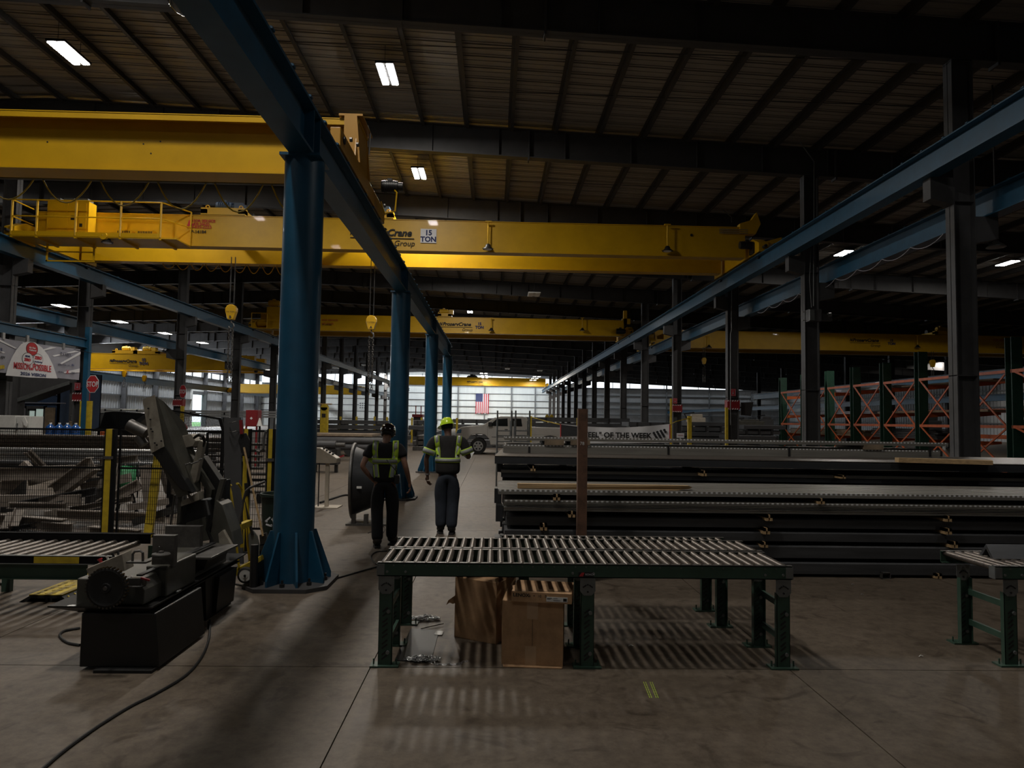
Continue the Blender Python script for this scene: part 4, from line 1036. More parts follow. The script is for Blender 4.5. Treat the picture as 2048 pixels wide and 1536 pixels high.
longbundle('deck_bundle', 'thick bundle of galvanised deck with a dotted upper rim, lower of two in front', 'steel bundle', .13, XE, Yd, zE0, zE1, 1.05, 'deck', sheets=7)
zF0, zF1 = zz_(995.5, Yd), zz_(986, Yd)
longbundle('deck_bundle', 'thin ribbed deck sheets with the brightest dotted rim under the long pine board', 'steel bundle', .06, XE, Yd, zF0, zF1, 1.15, 'deck', sheets=2)
# set behind
Yg = 9.75; rg = R(-3.0)
zg = lambda v: at(1300, v, Yg).z
longbundle('steel_bundle', 'pale edged bundle low in the rear part of the steel stack', 'steel bundle', .12, 15.0, 10.35, zg(965), zg(948), 1.2, 'dark', rot=rg, m='darksteel2')
put('bright_lip', MB().box(0, 14.9, -.012, 0, zg(951) - zg(965) - .03, zg(951) - zg(965) + .012), 'galv', bpy.data.objects['steel_bundle.004'], local=True)
longbundle('steel_bundle', 'wide dark bundle with a broad flat top in the rear of the stack', 'steel bundle', .02, 15.0, 10.25, zg(936), zg(921), 2.2, 'dark', rot=rg, m='darksteel2')
put('top_sheet', MB().box(.0, 14.9, .0, 2.2, zg(921) - zg(936), zg(921) - zg(936) + .012), 'roller', bpy.data.objects['steel_bundle.005'], local=True)
longbundle('steel_bundle', 'hidden base bundle carrying the rear of the steel stack', 'steel bundle', .15, 15.0, 10.45, .1, zg(969), 1.6, 'dark', rot=rg, m='darksteel2')
Yj = 11.3
longbundle('deck_bundle', 'grey strapped deck bundle second from the top of the rear stack', 'steel bundle', .16, xw(1880, Yj), Yj, at(1300, 912, Yj).z, at(1300, 893, Yj).z, 1.2, 'deck', sheets=3)
put('side_sheet', MB().box(0, xw(1880, Yj) - .17, -.02, -.005, 0, at(1300, 893, Yj).z - at(1300, 912, Yj).z - .03), 'galv', bpy.data.objects['deck_bundle.002'], local=True)
longbundle('deck_bundle', 'topmost thin deck sheets with dotted rim before the banner', 'steel bundle', .18, xw(1895, Yj), Yj - .02, at(1300, 884.5, Yj).z, at(1300, 877, Yj).z, 1.0, 'deck', sheets=1)
# wooden spacers between the layers
def spacer(u, v0, v1, Y, label, w=.075, d=.9):
    a = at(u, v0, Y); b = at(u, v1, Y)
    mb = MB().box(a.x - w / 2, a.x - w * .12, Y - .04, Y + d, a.z, b.z).box(a.x + w * .12, a.x + w / 2, Y - .04, Y + d, a.z, b.z).box(a.x - w / 2, a.x + w / 2, Y - .04, Y + d, (a.z + b.z) / 2, b.z)
    return single('wood_spacer', mb, 'wood', label, 'wood block', 'wooden spacers in the steel stack')
sp = [(1143, 1034, 1022), (1087, 1060, 1047), (1113, 1000, 988), (1536, 1041, 1029), (1531, 1067.5, 1055), (1527, 1094, 1083), (1893, 1042.5, 1031), (1893, 1068, 1056), (1905, 1095, 1082), (1873, 1156, 1146), (1640, 1007.5, 996)]
lbs = ['first row, upper left beside the rusty post', 'below the upper left one, left of the rusty post', 'just under the pine board left of the rusty post', 'right of the middle, uppermost of three', 'right of the middle, second of three', 'right of the middle, lowest of three', 'far right, uppermost of three', 'far right, second of three', 'far right, lowest of three', 'on the floor under the lowest bundle', 'under the bright dotted deck rim']
for (u, v0, v1), l_ in zip(sp, lbs): spacer(u, v0, v1, Yd, 'pale wood spacer ' + l_)
for (u, v0, v1, Y, l_) in ((1066, 942, 932, 10.2, 'near the left end of the rear stack'), (1407, 952, 941, 10.0, 'in the middle of the rear stack'), (1684, 957, 950, 9.9, 'right of the middle of the rear stack')): spacer(u, v0, v1, Y, 'small wood block ' + l_, .07, 1.0)
for (u, v0, v1, l_) in ((1108, 890, 879, 'wide stained wood block under the topmost sheets at the left'), (1160, 890, 880, 'second wood block under the topmost sheets beside the rusty post'), (1745, 899, 889, 'light wood block under the topmost sheets at the right')):
    a = at(u, v0, Yj); b = at(u, v1, Yj); single('wood_block', MB().box(a.x - .16, a.x + .16, Yj - .05, Yj + .9, a.z, b.z), 'wood2', l_, 'wood block')
# steel props that carry the raised layers inside the stack
for k, (u, Y, z1_, l_) in enumerate(((1040, 8.5, zz_(1148, Yd), 'left'), (1500, 8.5, zz_(1148, Yd), 'middle'), (1860, 8.5, zz_(1148, Yd), 'right'))):
    x = xw(u, Y); single('wood_bearer', MB().box(x - .05, x + .05, 7.9, 8.85, 0, z1_), 'wood2', 'timber bearer on the floor under the front stack, %s one' % l_, 'wood block', 'floor bearers')
for k, x in enumerate((1.2, 5.5, 10.5)):
    single('wood_bearer', MB().box(x - .06, x + .06, 10.45 - (x * .05), 11.6 - x * .05, 0, .1), 'wood2', 'timber bearer under the rear stack, %s from the left' % LORD[k], 'wood block', 'floor bearers')
    single('stack_prop', MB().box(x - .05, x + .05, 11.75, 12.3, 0, at(1300, 912, Yj).z), 'wood2', 'upright timber prop inside the rear stack, %s from the left' % LORD[k], 'prop', 'props')
# long boards on the stack
a = at(1035, 970, 8.0); b = at(1368, 973, 8.0)
bd = MB().solid([(a.x, 7.95, zF1 + .004), (b.x - .1, 7.95, zF1 + .004), (b.x + .06, 7.98, zF1 + .02), (b.x + .10, 8.0, zF1 + .035), (b.x + .05, 7.95, zF1 + .055), (b.x - .12, 7.95, zF1 + .058), (a.x, 7.95, zF1 + .058)], (0, .09, 0))
single('pine_board', bd, 'wood', 'long pale pine board with a splintered end on the deck bundle', 'board')
a = at(1790, 936, 9.9); b = at(1975, 938, 9.9)
single('pine_board', MB().solid([(a.x, 9.8, zg(921) + .018), (b.x - .25, 9.45, zg(921) + .018), (b.x, 9.8, zg(921) + .018), (b.x, 9.8, zg(921) + .07), (b.x - .25, 9.45, zg(921) + .075), (a.x, 9.8, zg(921) + .085)], (0, .10, 0)), 'wood', 'stained pine board lying on the rear stack beside the near right column', 'board')
# straps
for (u, Y, v0, v1, l_) in ((1058, Yj, 893, 912, 'left end'), (1336, Yj, 893, 912, 'middle'), (1577, Yj, 893, 912, 'right middle'), (1858, Yj, 893, 912, 'right end')):
    a = at(u, v1 + 1, Y); b = at(u, v0 + 1, Y)
    single('strap', MB().box(a.x - .015, a.x + .015, Y - .035, Y - .022, a.z, b.z).box(a.x - .015, a.x + .015, Y - .03, Y + 1.2, b.z, b.z + .006), 'black', 'black strap around the grey deck bundle, %s' % l_, 'strap', 'black straps')
# ragged left end pieces
for k, (x0, y0, z0, z1_, d) in enumerate(((.03, 8.3, .15, .34, .5), (.04, 8.5, .50, .70, .5), (.02, 8.55, .72, .90, .5), (.06, 10.6, .95, 1.1, .6))):
    single('steel_offcut', MB().box(x0, x0 + .9, y0, y0 + .08, z0, z1_).box(x0, x0 + .9, y0, y0 + .3, z0, z0 + .02).box(x0, x0 + .9, y0, y0 + .3, z1_ - .02, z1_) if False else MB().prism([(y0, z0), (y0 + .25, z0), (y0 + .25, z0 + .015), (y0 + .02, z0 + .015), (y0 + .02, z1_ - .015), (y0 + .25, z1_ - .015), (y0 + .25, z1_), (y0, z1_)], 'X', x0, x0 + .09), 'darksteel2', 'channel end sticking out of the left end of the steel stack, %s from below' % LORD[k], 'steel channel', 'channel ends')
t = thing('rusty_post', 'tall rusty square steel post standing between roller table and steel stack', 'post', (1.29, 7.55, 0))
q0, q1 = at(1156, 900, 7.5), at(1175, 900, 7.5); zt = at(1165, 818, 7.5).z
bm_ = MB().box(q0.x, q1.x, 7.5, 7.6, 0.02, zt)
put('shaft', bm_, 'rust', t); put('foot', MB().box(q0.x - .08, q1.x + .08, 7.44, 7.68, 0, .02), 'rust', t)
put('open_end', MB().box(q0.x + .012, q1.x - .012, 7.512, 7.588, zt - .001, zt + .001), 'black', t)
lettering('78', .05, 'paper', (q0.x + .02, 7.498, at(1165, 890, 7.5).z), FACE, t, extrude=.0005)
a = onf(1775, 1158)
tb = MB()
for (y0_, y1_, z0_, z1_) in ((0, .006, 0, .07), (.094, .1, 0, .07), (0, .1, 0, .006), (0, .1, .064, .07)): tb.box(-.0, .3, y0_, y1_, z0_, z1_)
tb.v = [(a.x - .06 + (p[1]) * 1.0, a.y + p[0], p[2]) for p in tb.v]
single('square_tube', tb, 'steel', 'short open square tube on the floor under the front of the steel stack', 'tube')
# ================================================================= band saw in the left foreground
S = thing('band_saw', 'big dark tilting band saw on a black tub, left foreground', 'band saw', (-2.6, 5.6, 0))
def Q(u, v, Y): return at(u, v, Y)
# tub with sloping rim
tub = MB().solid([(-2.88, 4.84, .02), (-2.34, 4.84, .02), (-2.38, 4.84, .385), (-2.88, 4.84, .385)], (0, .75, 0))
put('chip_tub', tub, 'sawdark', S, bevel=.008)
put('plinth', MB().box(-2.75, -2.36, 4.78, 5.4, 0.0, .02), 'rubber', S)
rim_i = [(-2.93, 4.90), (-2.47, 4.90), (-2.50, 6.6), (-2.93, 6.6)]; rim_o = [(-3.10, 4.82), (-2.39, 4.81), (-2.43, 6.7), (-3.10, 6.7)]
r = MB()
vs = [(x, y, .385) for x, y in rim_i] + [(x, y, .435) for x, y in rim_o] + [(x, y, .375) for x, y in rim_i] + [(x, y, .425) for x, y in rim_o]
r.add(vs, [(i, (i + 1) % 4, 4 + (i + 1) % 4, 4 + i) for i in range(4)] + [(8 + i, 12 + i, 12 + (i + 1) % 4, 8 + (i + 1) % 4) for i in range(4)] + [(4 + i, 4 + (i + 1) % 4, 12 + (i + 1) % 4, 12 + i) for i in range(4)])
put('tray_rim', r, 'sawdark', S)
put('tray_floor', MB().box(-2.93, -2.45, 4.88, 6.6, .378, .386), 'sawdark', S)
put('pedestal', MB().solid([(-2.88, 6.0, .0), (-2.50, 6.0, .0), (-2.46, 5.85, .38), (-2.90, 5.85, .38)], (0, .55, 0)), 'sawdark', S)
put('coolant_tank', MB().solid([(-2.50, 6.1, .04), (-2.46, 6.1, .04), (-2.42, 6.05, .36), (-2.50, 6.05, .36)], (0, .4, 0)), 'sawdark', S)
# bed body running away from the camera
put('bed', MB().solid([(-2.90, 5.0, .40), (-2.54, 5.0, .40), (-2.54, 5.0, .50), (-2.58, 5.0, .57), (-2.90, 5.0, .57)], (0, 1.5, 0)), 'sawgrey', S, bevel=.006)
put('gear_case', MB().box(-2.97, -2.76, 4.92, 5.04, .395, .60), 'sawgrey', S, bevel=.01)
put('vise_body', MB().box(-2.66, -2.50, 5.25, 5.75, .39, .62), 'sawgrey', S, bevel=.01)
put('bed_table', MB().box(-2.72, -2.40, 5.8, 6.40, .555, .575), 'steel', S, bevel=.003)
put('table_skirt', MB().solid([(-2.7, 5.84, .555), (-2.44, 5.84, .555), (-2.50, 5.9, .45), (-2.7, 5.9, .42)], (0, .45, 0)), 'sawgrey', S)
q = Q(308, 1140, 5.35)
put('jaw_plate', MB().box(Q(304, 1100, 5.3).x, Q(348, 1100, 5.3).x, 5.3, 5.36, .60, Q(330, 1071, 5.3).z), 'steel', S, bevel=.003)
put('jaw_plate', MB().box(Q(328, 1100, 6.25).x, Q(399, 1100, 6.25).x, 6.25, 6.32, .56, Q(360, 1052, 6.25).z), 'steel', S, bevel=.003)
put('screw_slot', MB().box(-2.60, -2.56, 5.0, 6.3, .60, .612), 'black', S)
# handwheel with knurled grip
C = Q(213, 1176, 4.74)
W = Matrix.Translation(C)
hw = put('handwheel', MB().lathe([(.001, -.012), (.03, -.014), (.035, -.004), (.1, .0), (.118, -.01), (.132, -.006), (.134, .02), (.12, .026), (.001, .03)], 36, W, axis='Y'), 'rubber', S, smooth=False)
smooth_angle(hw)
kn = MB()
for k in range(34):
    a = 2 * math.pi * k / 34; kn.cyl(C + Vector((.134 * math.cos(a), -.010, .134 * math.sin(a))), C + Vector((.134 * math.cos(a), .024, .134 * math.sin(a))), .0075, 6)
put('grip_ridge', kn, 'gloss', hw, kind='stuff')
put('screw_shaft', MB().cyl(C + Vector((0, -.02, 0)), C + Vector((0, .3, 0)), .014, 10), 'steel', hw)
# tilted control box with buttons
a_, b_, c_, d_ = Q(172, 1138, 4.95), Q(244, 1108, 4.95), Q(250, 1142, 4.95), Q(180, 1160, 4.95)
bx = put('control_box', MB().solid([a_, b_, c_, d_], (-.02, .16, .0)), 'sawlight', S, bevel=.003)
nrm = Vector((0.28, 0, .62)).normalized()
for k, (fr, m_, r_) in enumerate(((.30, 'stopred', .016), (.5, 'white', .011), (.66, 'black', .011), (.8, 'black', .011))):
    p = a_ + (b_ - a_) * fr + Vector((-.01, .07, 0)); u_ = Vector((-(b_ - a_).z, 0, (b_ - a_).x)).normalized()
    put('push_button', MB().cyl(p, p + u_ * .02, r_ * .7, 10).cyl(p + u_ * .02, p + u_ * .03, r_, 12), m_, bx)
# clamp handle (U bend) and round knob on top of the vise
q = Q(265, 1122, 5.0)
put('clamp_handle', MB().tube([q, q + Vector((0, 0, .05)), q + Vector((.015, 0, .068)), q + Vector((.05, 0, .072)), q + Vector((.07, 0, .06)), q + Vector((.073, 0, .0))], .009, 8).box(q.x - .03, q.x + .11, 4.97, 5.05, q.z - .012, q.z), 'steel', S)
q = Q(322, 1112, 5.2)
o = put('lock_knob', MB().lathe([(.06, 0), (.065, .012), (.06, .02), (.02, .024), (.018, .036), (.001, .04)], 18, Matrix.Translation(q)).bar(q + Vector((-.03, 0, .02)), q + Vector((-.015, 0, .07)), .008), 'steel', S)
# red handle and valve on the side
q = Q(292, 1160, 4.98)
vl = put('valve', MB().box(q.x - .09, q.x - .0, 4.9, 4.94, q.z - .012, q.z + .028).cyl(q + Vector((.02, -.06, -.02)), q + Vector((.02, -.06, .02)), .014, 10).tube([q + Vector((-.1, -.07, -.03)), q + Vector((-.05, -.08, -.028)), q + Vector((.0, -.07, -.03)), q + Vector((.03, -.06, -.02))], .008, 6), 'steel', S)
put('red_lever', MB().bar(q + Vector((0, -.07, .03)), q + Vector((.06, -.07, .015)), .014, .012), 'red', vl)
# rags and bits on the tray
q = onf(178, 1209, .405)
rng = random.Random(4)
def rag(label, c, s, m, seed):
    rng = random.Random(seed); n = 6; vs = []; fs = []
    for i in range(n + 1):
        for j in range(n + 1):
            vs.append((c.x + (i / n - .5) * s * 1.6 + rng.uniform(-1, 1) * s * .06, c.y + (j / n - .5) * s + rng.uniform(-1, 1) * s * .06, c.z + .006 + rng.random() * s * .22 * (1 - abs(i / n - .5) - abs(j / n - .5) * .8)))
    k = len(vs); vs += [(x, y, z - .005) for x, y, z in vs]
    for i in range(n):
        for j in range(n):
            a = i * (n + 1) + j; f = (a, a + n + 1, a + n + 2, a + 1); fs.append(f); fs.append(tuple(x + k for x in reversed(f)))
    return single('rag', MB().add(vs, fs), m, label, 'rag', smooth=True)
rag('crumpled pale foil rag on the left lip of the saw tray', onf(178, 1206, .412), .08, 'paper', 3)
rag('small white scrap at the left tip of the saw tray', onf(143, 1213, .412), .03, 'paper', 5)
rag('grey rag lying in the saw tray on the right', onf(345, 1183, .390), .07, 'plategrey', 8)
# blade head: a tall tilted box seen edge on
Yh = 6.35
hp = [Q(u, v, Yh) for u, v in ((312, 792), (322, 802), (345, 845), (366, 935), (384, 985), (378, 988), (328, 893))]
for p_, dy in zip(hp, (.0, .05, .25, .35, .2, 0, 0)): p_.y += dy
off = Q(287, 800, Yh) - Q(312, 792, Yh)
put('blade_head', MB().solid(hp, off + Vector((0, .02, 0))), 'sawgrey', S, bevel=.006)
f0 = [Q(u, v, Yh - .015) for u, v in ((286, 799), (310, 790), (329, 893), (304, 906))]
hd = put('cover_plate', MB().solid(f0, (0, -.012, 0)), 'sawlight', S)
low = [Q(u, v, Yh - .02) for u, v in ((304, 906), (329, 893), (383, 984), (362, 978))]
put('wheel_guard', MB().solid(low, (0, .1, 0)), 'sawdark', S)
bl = MB()
for (u, v) in ((297, 817), (301, 839), (305.5, 863), (310, 886), (323, 882), (302.5, 858), (314, 890)):
    q = Q(u, v, Yh - .03); bl.cyl(q, q + Vector((0, -.008, 0)), .008, 8)
put('screw_head', bl, 'black', hd, kind='stuff')
# blade motor hanging behind the head, upper left
q = Q(277, 856, 6.6)
mt = put('blade_motor', MB().cyl(q + Vector((-.09, 0, .03)), q + Vector((.08, 0, -.05)), .06, 16).cyl(q + Vector((.0, 0, -.08)), q + Vector((.06, 0, -.16)), .045, 14), 'steel', S); smooth_angle(mt)
put('motor_cover', MB().solid([Q(256, 852, 6.6), Q(292, 826, 6.6), Q(296, 832, 6.6), Q(262, 860, 6.6)], (0, .2, 0)), 'black', mt)
# pivot frame: arms, cylinder, hinge
Ya = 6.55
def slab_(name, pts, Y, th, m, par=S, bev=.004): return put(name, MB().solid([Q(u, v, Y) for u, v in pts], (0, th, 0)), m, par, bevel=bev)
slab_('hinge_block', [(358, 892), (362, 872), (382, 868), (391, 882), (386, 892), (362, 898)], Ya, .12, 'sawlight')
slab_('lift_cylinder', [(398, 880), (408, 884), (392, 962), (378, 978), (374, 968), (382, 940)], Ya - .06, .07, 'sawlight')
slab_('swing_arm', [(364, 898), (372, 896), (424, 980), (422, 994), (412, 996), (412, 982)], Ya + .02, .08, 'sawgrey')
slab_('main_arm', [(392, 925), (406, 912), (440, 962), (452, 960), (450, 1012), (438, 1020), (400, 962)], Ya + .12, .12, 'sawdark')
slab_('arm_bracket', [(440, 958), (450, 957), (436, 1006), (428, 1050), (424, 1046), (430, 996)], Ya - .02, .05, 'sawgrey')
slab_('saddle_plate', [(362, 1003), (396, 984), (398, 1000), (360, 1014)], Ya - .1, .12, 'sawlight')
slab_('saddle_front', [(356, 1010), (400, 1000), (420, 1000), (426, 1044), (414, 1080), (354, 1060)], Ya, .2, 'sawdark')
slab_('column_cover', [(372, 1046), (410, 1034), (418, 1080), (372, 1090)], Ya - .03, .08, 'sawgrey')
slab_('side_leg', [(358, 990), (364, 990), (360, 1046), (352, 1050)], Ya - .1, .04, 'sawgrey')
slab_('rear_body', [(432, 1000), (444, 1010), (462, 1064), (468, 1096), (430, 1100), (418, 1086), (424, 1050)], Ya - .05, .25, 'sawgrey')
slab_('rear_guard', [(436, 1068), (446, 1060), (466, 1096), (440, 1100)], Ya - .1, .05, 'sawlight')
slab_('hose_bracket', [(344, 978), (357, 980), (356, 990), (343, 989)], Ya - .12, .03, 'sawlight')
put('support_rod', MB().cyl(Q(374, 984, Ya - .15), Q(385, 1003, Ya - .1), .012, 8).cyl(Q(349, 990, Ya - .1), Q(341, 1050, Ya - .1), .010, 8), 'steel', S)
hz_ = [Q(388, 876, Ya - .05), Q(396, 871, Ya - .08), Q(405, 874, Ya - .08), Q(409, 884, Ya - .06), Q(405, 895, Ya - .04)]
put('hydraulic_hose', MB().tube(hz_, .011, 7).tube([p + Vector((.015, -.02, .012)) for p in hz_], .009, 7), 'rubber', S)
cc = MB()
for k in range(9):
    q = Q(372 + 3.9 * k, 929 - 1.4 * k + (2.5 if 2 < k < 7 else 0), Ya - .12); cc.cyl(q + Vector((-.008, 0, 0)), q + Vector((.008, 0, 0)), .008, 6)
put('guard_chain', cc, 'steel', S, kind='stuff')
put('cable', MB().tube([Q(412, 1000, Ya - .1), Q(418, 1030, Ya - .14), Q(414, 1058, Ya - .12), Q(425, 1085, Ya - .1), Q(440, 1102, Ya)], .014, 7), 'rubber', S)

for o_ in list(S.children):
    if o_.name.split('.')[0] in ('chip_tub', 'plinth', 'tray_rim', 'tray_floor', 'pedestal', 'coolant_tank', 'bed', 'gear_case', 'vise_body', 'bed_table', 'table_skirt', 'screw_slot'):
        o_.location.x += .07
# infeed roller table on the left with its green frame
Yl0, Yl1, zl_ = 6.1, 6.95, .50
t = thing('roller_conveyor', 'low roller table feeding the band saw, with a black and yellow front rail', 'conveyor', (-4.4, 6.5, 0))
xl0, xl1 = -6.2, Q(300, 1090, Yl1).x
put('back_rail', MB().box(xl0, xl1, Yl1, Yl1 + .012, zl_ - .03, zl_ + .06).box(xl0, xl1, Yl1, Yl1 + .08, zl_ + .055, zl_ + .065), 'blackmatt', t)
xf1 = Q(243, 1112, Yl0).x
put('front_rail', MB().box(xl0, xf1, Yl0 - .01, Yl0, zl_ - .05, zl_ + .012), 'blackmatt', t)
put('yellow_section', MB().box(Q(70, 1112, Yl0).x, Q(160, 1112, Yl0).x, Yl0 - .014, Yl0 - .009, zl_ - .046, zl_ + .008), 'yellow2', t)
put('rail_cap', MB().box(xl0, xf1, Yl0 - .012, Yl0 + .02, zl_ + .012, zl_ + .018).box(xl0, xf1, Yl0 - .02, Yl0, zl_ - .056, zl_ - .05), 'plategrey', t)
put('green_frame', MB().box(xl0, Q(172, 1130, Yl0).x, Yl0 + .02, Yl0 + .03, zl_ - .19, zl_ - .055).box(xl0, Q(172, 1130, Yl0).x, Yl0 + .0, Yl0 + .03, zl_ - .19, zl_ - .18), 'green', t)
me = None; x = xl0 + .05
while x < xl1 - .06:
    if me is None:
        mb = MB().cyl((0, -.41, 0), (0, .41, 0), .028, 14); o = put('roller', mb, 'roller', t, local=True, loc=(x + 4.4, .025, zl_ - .02)); me = o.data; smooth_angle(o)
    else: put('roller', None, None, t, me=me, loc=(x + 4.4, .025, zl_ - .02))
    x += .115
for xx in (-6.0, -4.75, -3.35):
    for yy in (Yl0 + .3, Yl1 - .05): put('leg', MB().box(xx - .04, xx + .04, yy, yy + .05, 0, zl_ - .04), 'green', t)
put('floor_pipe', MB().cyl((xl0, 7.62, .03), (-3.3, 7.62, .03), .02, 8).cyl((xl0, 7.74, .03), (-3.4, 7.70, .03), .015, 8), 'steel', t)
# yellow cable ramp
c0_, c1_ = onf(38, 1204), onf(143, 1204)
t = thing('cable_ramp', 'yellow and black rubber cable ramp on the floor beside the saw', 'cable ramp', ((c0_.x + c1_.x) / 2, 6.8, 0))
x0, x1 = c0_.x, c1_.x; y0 = c0_.y
put('ramp_body', MB().prism([(x0, 0), (x0 + .09, .055), (x0 + .09, .06), (x1 - .09, .06), (x1 - .09, .055), (x1, 0), (x1 - .07, 0), (x1 - .1, .035), (x1 - .17, .035), (x1 - .17, 0), (x1 - .19, 0), (x1 - .19, .035), (x0 + .26, .035), (x0 + .26, 0), (x0 + .24, 0), (x0 + .24, .035), (x0 + .1, .035), (x0 + .07, 0)], 'Y', y0, y0 + .95), 'rubber', t)
put('lid', MB().box(x0 + .085, x1 - .085, y0 + .005, y0 + .94, .058, .068), 'yellow2', t)
tr = MB()
for i in range(3):
    for j in range(9): tr.cyl((x0 + .14 + i * .07, y0 + .06 + j * .1, .066), (x0 + .14 + i * .07, y0 + .06 + j * .1, .072), .015, 6)
put('tread_bump', tr, 'yellow2', t, kind='stuff')
tr = MB()
for j in range(9):
    for i in range(2): tr.cyl((x1 - .06 + i * .035, y0 + .06 + j * .1 + i * .04, .036 - i * .02), (x1 - .055 + i * .035, y0 + .06 + j * .1 + i * .04, .043 - i * .02), .010, 6)
put('tread_bump', tr, 'yellow2', t, kind='stuff')
single('steel_bar', MB().cyl(onf(-6, 1166, .012), onf(24, 1172, .012), .012, 8), 'black', 'short black bar on the floor at the left edge', 'bar')

# ================================================================= tools and things between saw and column
t = thing('hand_truck', 'yellow hand truck with a white wheel beside the blue column', 'hand truck', (-2.75, 7.15, 0))
Yk = 7.05
wq = Q(492, 1150, Yk)
whl = put('wheel', MB().lathe([(.001, -.03), (.03, -.03), (.032, -.02), (.055, -.018), (.058, -.028), (.062, -.028)], 22, Matrix.Translation(wq), axis='Y'), 'white', t)
put('tyre', MB().lathe([(.06, -.028), (.078, -.026), (.084, -.01), (.084, .01), (.078, .026), (.06, .028)], 26, Matrix.Translation(wq), axis='Y', ring=True), 'rubber', whl, smooth=True)
put('axle', MB().cyl(wq + Vector((0, -.04, 0)), wq + Vector((0, .35, 0)), .012, 8), 'black', t)
wq2 = wq + Vector((0, .34, 0))
put('wheel', MB().lathe([(.001, -.03), (.06, -.02), (.084, -.01), (.084, .01), (.06, .03)], 20, Matrix.Translation(wq2), axis='Y'), 'rubber', t)
put('foot_plate', MB().solid([Q(466, 1140, Yk), Q(488, 1130, Yk), Q(514, 1116, Yk), Q(516, 1126, Yk), Q(498, 1136, Yk), Q(478, 1152, Yk), Q(466, 1151, Yk)], (0, .3, 0)), 'yellow2', t, bevel=.004)
for dy in (0, .3):
    put('frame_tube', MB().tube([Q(478, 1135, Yk) + Vector((0, dy, 0)), Q(474, 1100, Yk) + Vector((0, dy, .0)), Q(471, 1050, Yk) + Vector((0, dy, 0)), Q(462, 985, Yk) + Vector((0, dy, 0)), Q(459, 972, Yk) + Vector((0, dy * .8, 0)), Q(463, 970, Yk) + Vector((0, dy * .5, 0))], .012, 8), 'yellow2', t)
put('brace', MB().bar(Q(468, 1090, Yk), Q(480, 1055, Yk), .03, .02).bar(Q(480, 1055, Yk), Q(484, 1095, Yk), .03, .02).box(Q(473, 1056, Yk).x, Q(484, 1056, Yk).x, Yk - .01, Yk + .3, Q(473, 1060, Yk).z, Q(473, 1048, Yk).z), 'yellow2', t)
put('handle', MB().tube([Q(480, 1048, Yk), Q(486, 1005, Yk), Q(492, 982, Yk), Q(500, 975, Yk), Q(530, 963, Yk)], .013, 8), 'steel', t)
Yp = 7.9
t = thing('tool_board', 'upright grey steel plate with hooks behind the band saw', 'panel', (Q(465, 1000, Yp).x, Yp, 0))
put('plate', MB().solid([Q(448, 836, Yp), Q(480, 835, Yp), Q(486, 1128, Yp), Q(450, 1128, Yp)], (0, .03, 0)), 'colgrey', t)
for v in (844, 863): put('hook_row', MB().tube([Q(458, v, Yp - .02), Q(465, v + 1, Yp - .06), Q(472, v - 1, Yp - .05), Q(480, v, Yp - .02)], .005, 6), 'steel', t)
put('foot', MB().box(Q(448, 900, Yp).x - .05, Q(482, 900, Yp).x + .05, Yp - .1, Yp + .15, 0, .02), 'colgrey', t)
Ys = 7.7
t = thing('shovel', 'shovel with a red grip and black blade, yellow handle down, by the grey plate', 'shovel', tuple(Vector((Q(490, 1100, Ys).x, Ys, 0))))
put('blade', MB().solid([Q(476, 880, Ys), Q(480, 868, Ys), Q(492, 866, Ys), Q(499, 880, Ys), Q(497, 912, Ys), Q(490, 918, Ys), Q(482, 905, Ys)], (0, .02, .0)), 'black', t, bevel=.004)
put('red_grip', MB().bar(Q(482, 840, Ys), Q(484, 868, Ys), .034, .03), 'red', t)
sh = put('handle', MB().cyl(Q(488, 912, Ys), Q(500, 1085, Ys - .0), .015, 10), 'yellow2', t)
put('black_band', MB().cyl(Q(491.8, 966, Ys), Q(493.6, 992, Ys), .019, 10), 'black', sh)
put('grip_end', MB().cyl(Q(499, 1075, Ys), Q(503, 1128, Ys), .018, 8), 'black', sh)
t = thing('broom', 'wooden broom handle leaning beside the shovel', 'broom', tuple(Vector((Q(530, 1100, 7.55).x, 7.55, 0))))
put('handle', MB().cyl(Q(488, 895, 7.7), Q(526, 1072, 7.5), .012, 8), 'wood', t)
put('brush', MB().solid([Q(519, 1070, 7.5), Q(531, 1066, 7.5), Q(536, 1088, 7.5), Q(520, 1092, 7.5)], (0, .05, 0)), 'black', t)
put('bristles', MB().solid([Q(520, 1090, 7.5), Q(536, 1086, 7.5), Q(538, 1135, 7.5), Q(518, 1138, 7.5)], (0, .05, 0)), 'rubber', t)
t = thing('shovel', 'grey bladed scoop shovel standing blade down beside the hand truck', 'shovel', tuple(Vector((Q(505, 1110, 7.5).x, 7.5, 0))))
put('blade', MB().solid([Q(494, 1072, 7.5), Q(505, 1060, 7.5), Q(514, 1072, 7.5), Q(522, 1105, 7.5), Q(516, 1142, 7.5), Q(500, 1115, 7.5)], (0, .02, 0)), 'plategrey', t)
put('handle', MB().cyl(Q(487, 1000, 7.5), Q(505, 1070, 7.5), .014, 8), 'black', t)
t = thing('pry_bar', 'dark curved hook tool hanging on the fence post', 'tool', tuple(Q(530, 960, 8.6)))
put('shaft', MB().tube([Q(513, 902, 8.6), Q(520, 903, 8.6), Q(527, 897, 8.6), Q(528, 875, 8.6), Q(532, 862, 8.6)], .016, 8), 'steel', t)
t = thing('trash_bin', 'dark green recycling bin half hidden behind the nearest blue column', 'bin', tuple(Vector((Q(545, 1000, 8.2).x + .05, 8.45, 0))))
cx_, cy_ = Q(545, 1000, 8.2).x + .05, 8.45
H_ = Q(545, 990, 8.2).z
o = put('bin_body', MB().lathe([(.2, .0), (.21, .01), (.25, H_ - .04), (.27, H_ - .03), (.27, H_), (.25, H_), (.24, H_ - .04), (.2, .03), (.001, .03)], 26, Matrix.Translation((cx_, cy_, 0))), 'binmat', t); smooth_angle(o)
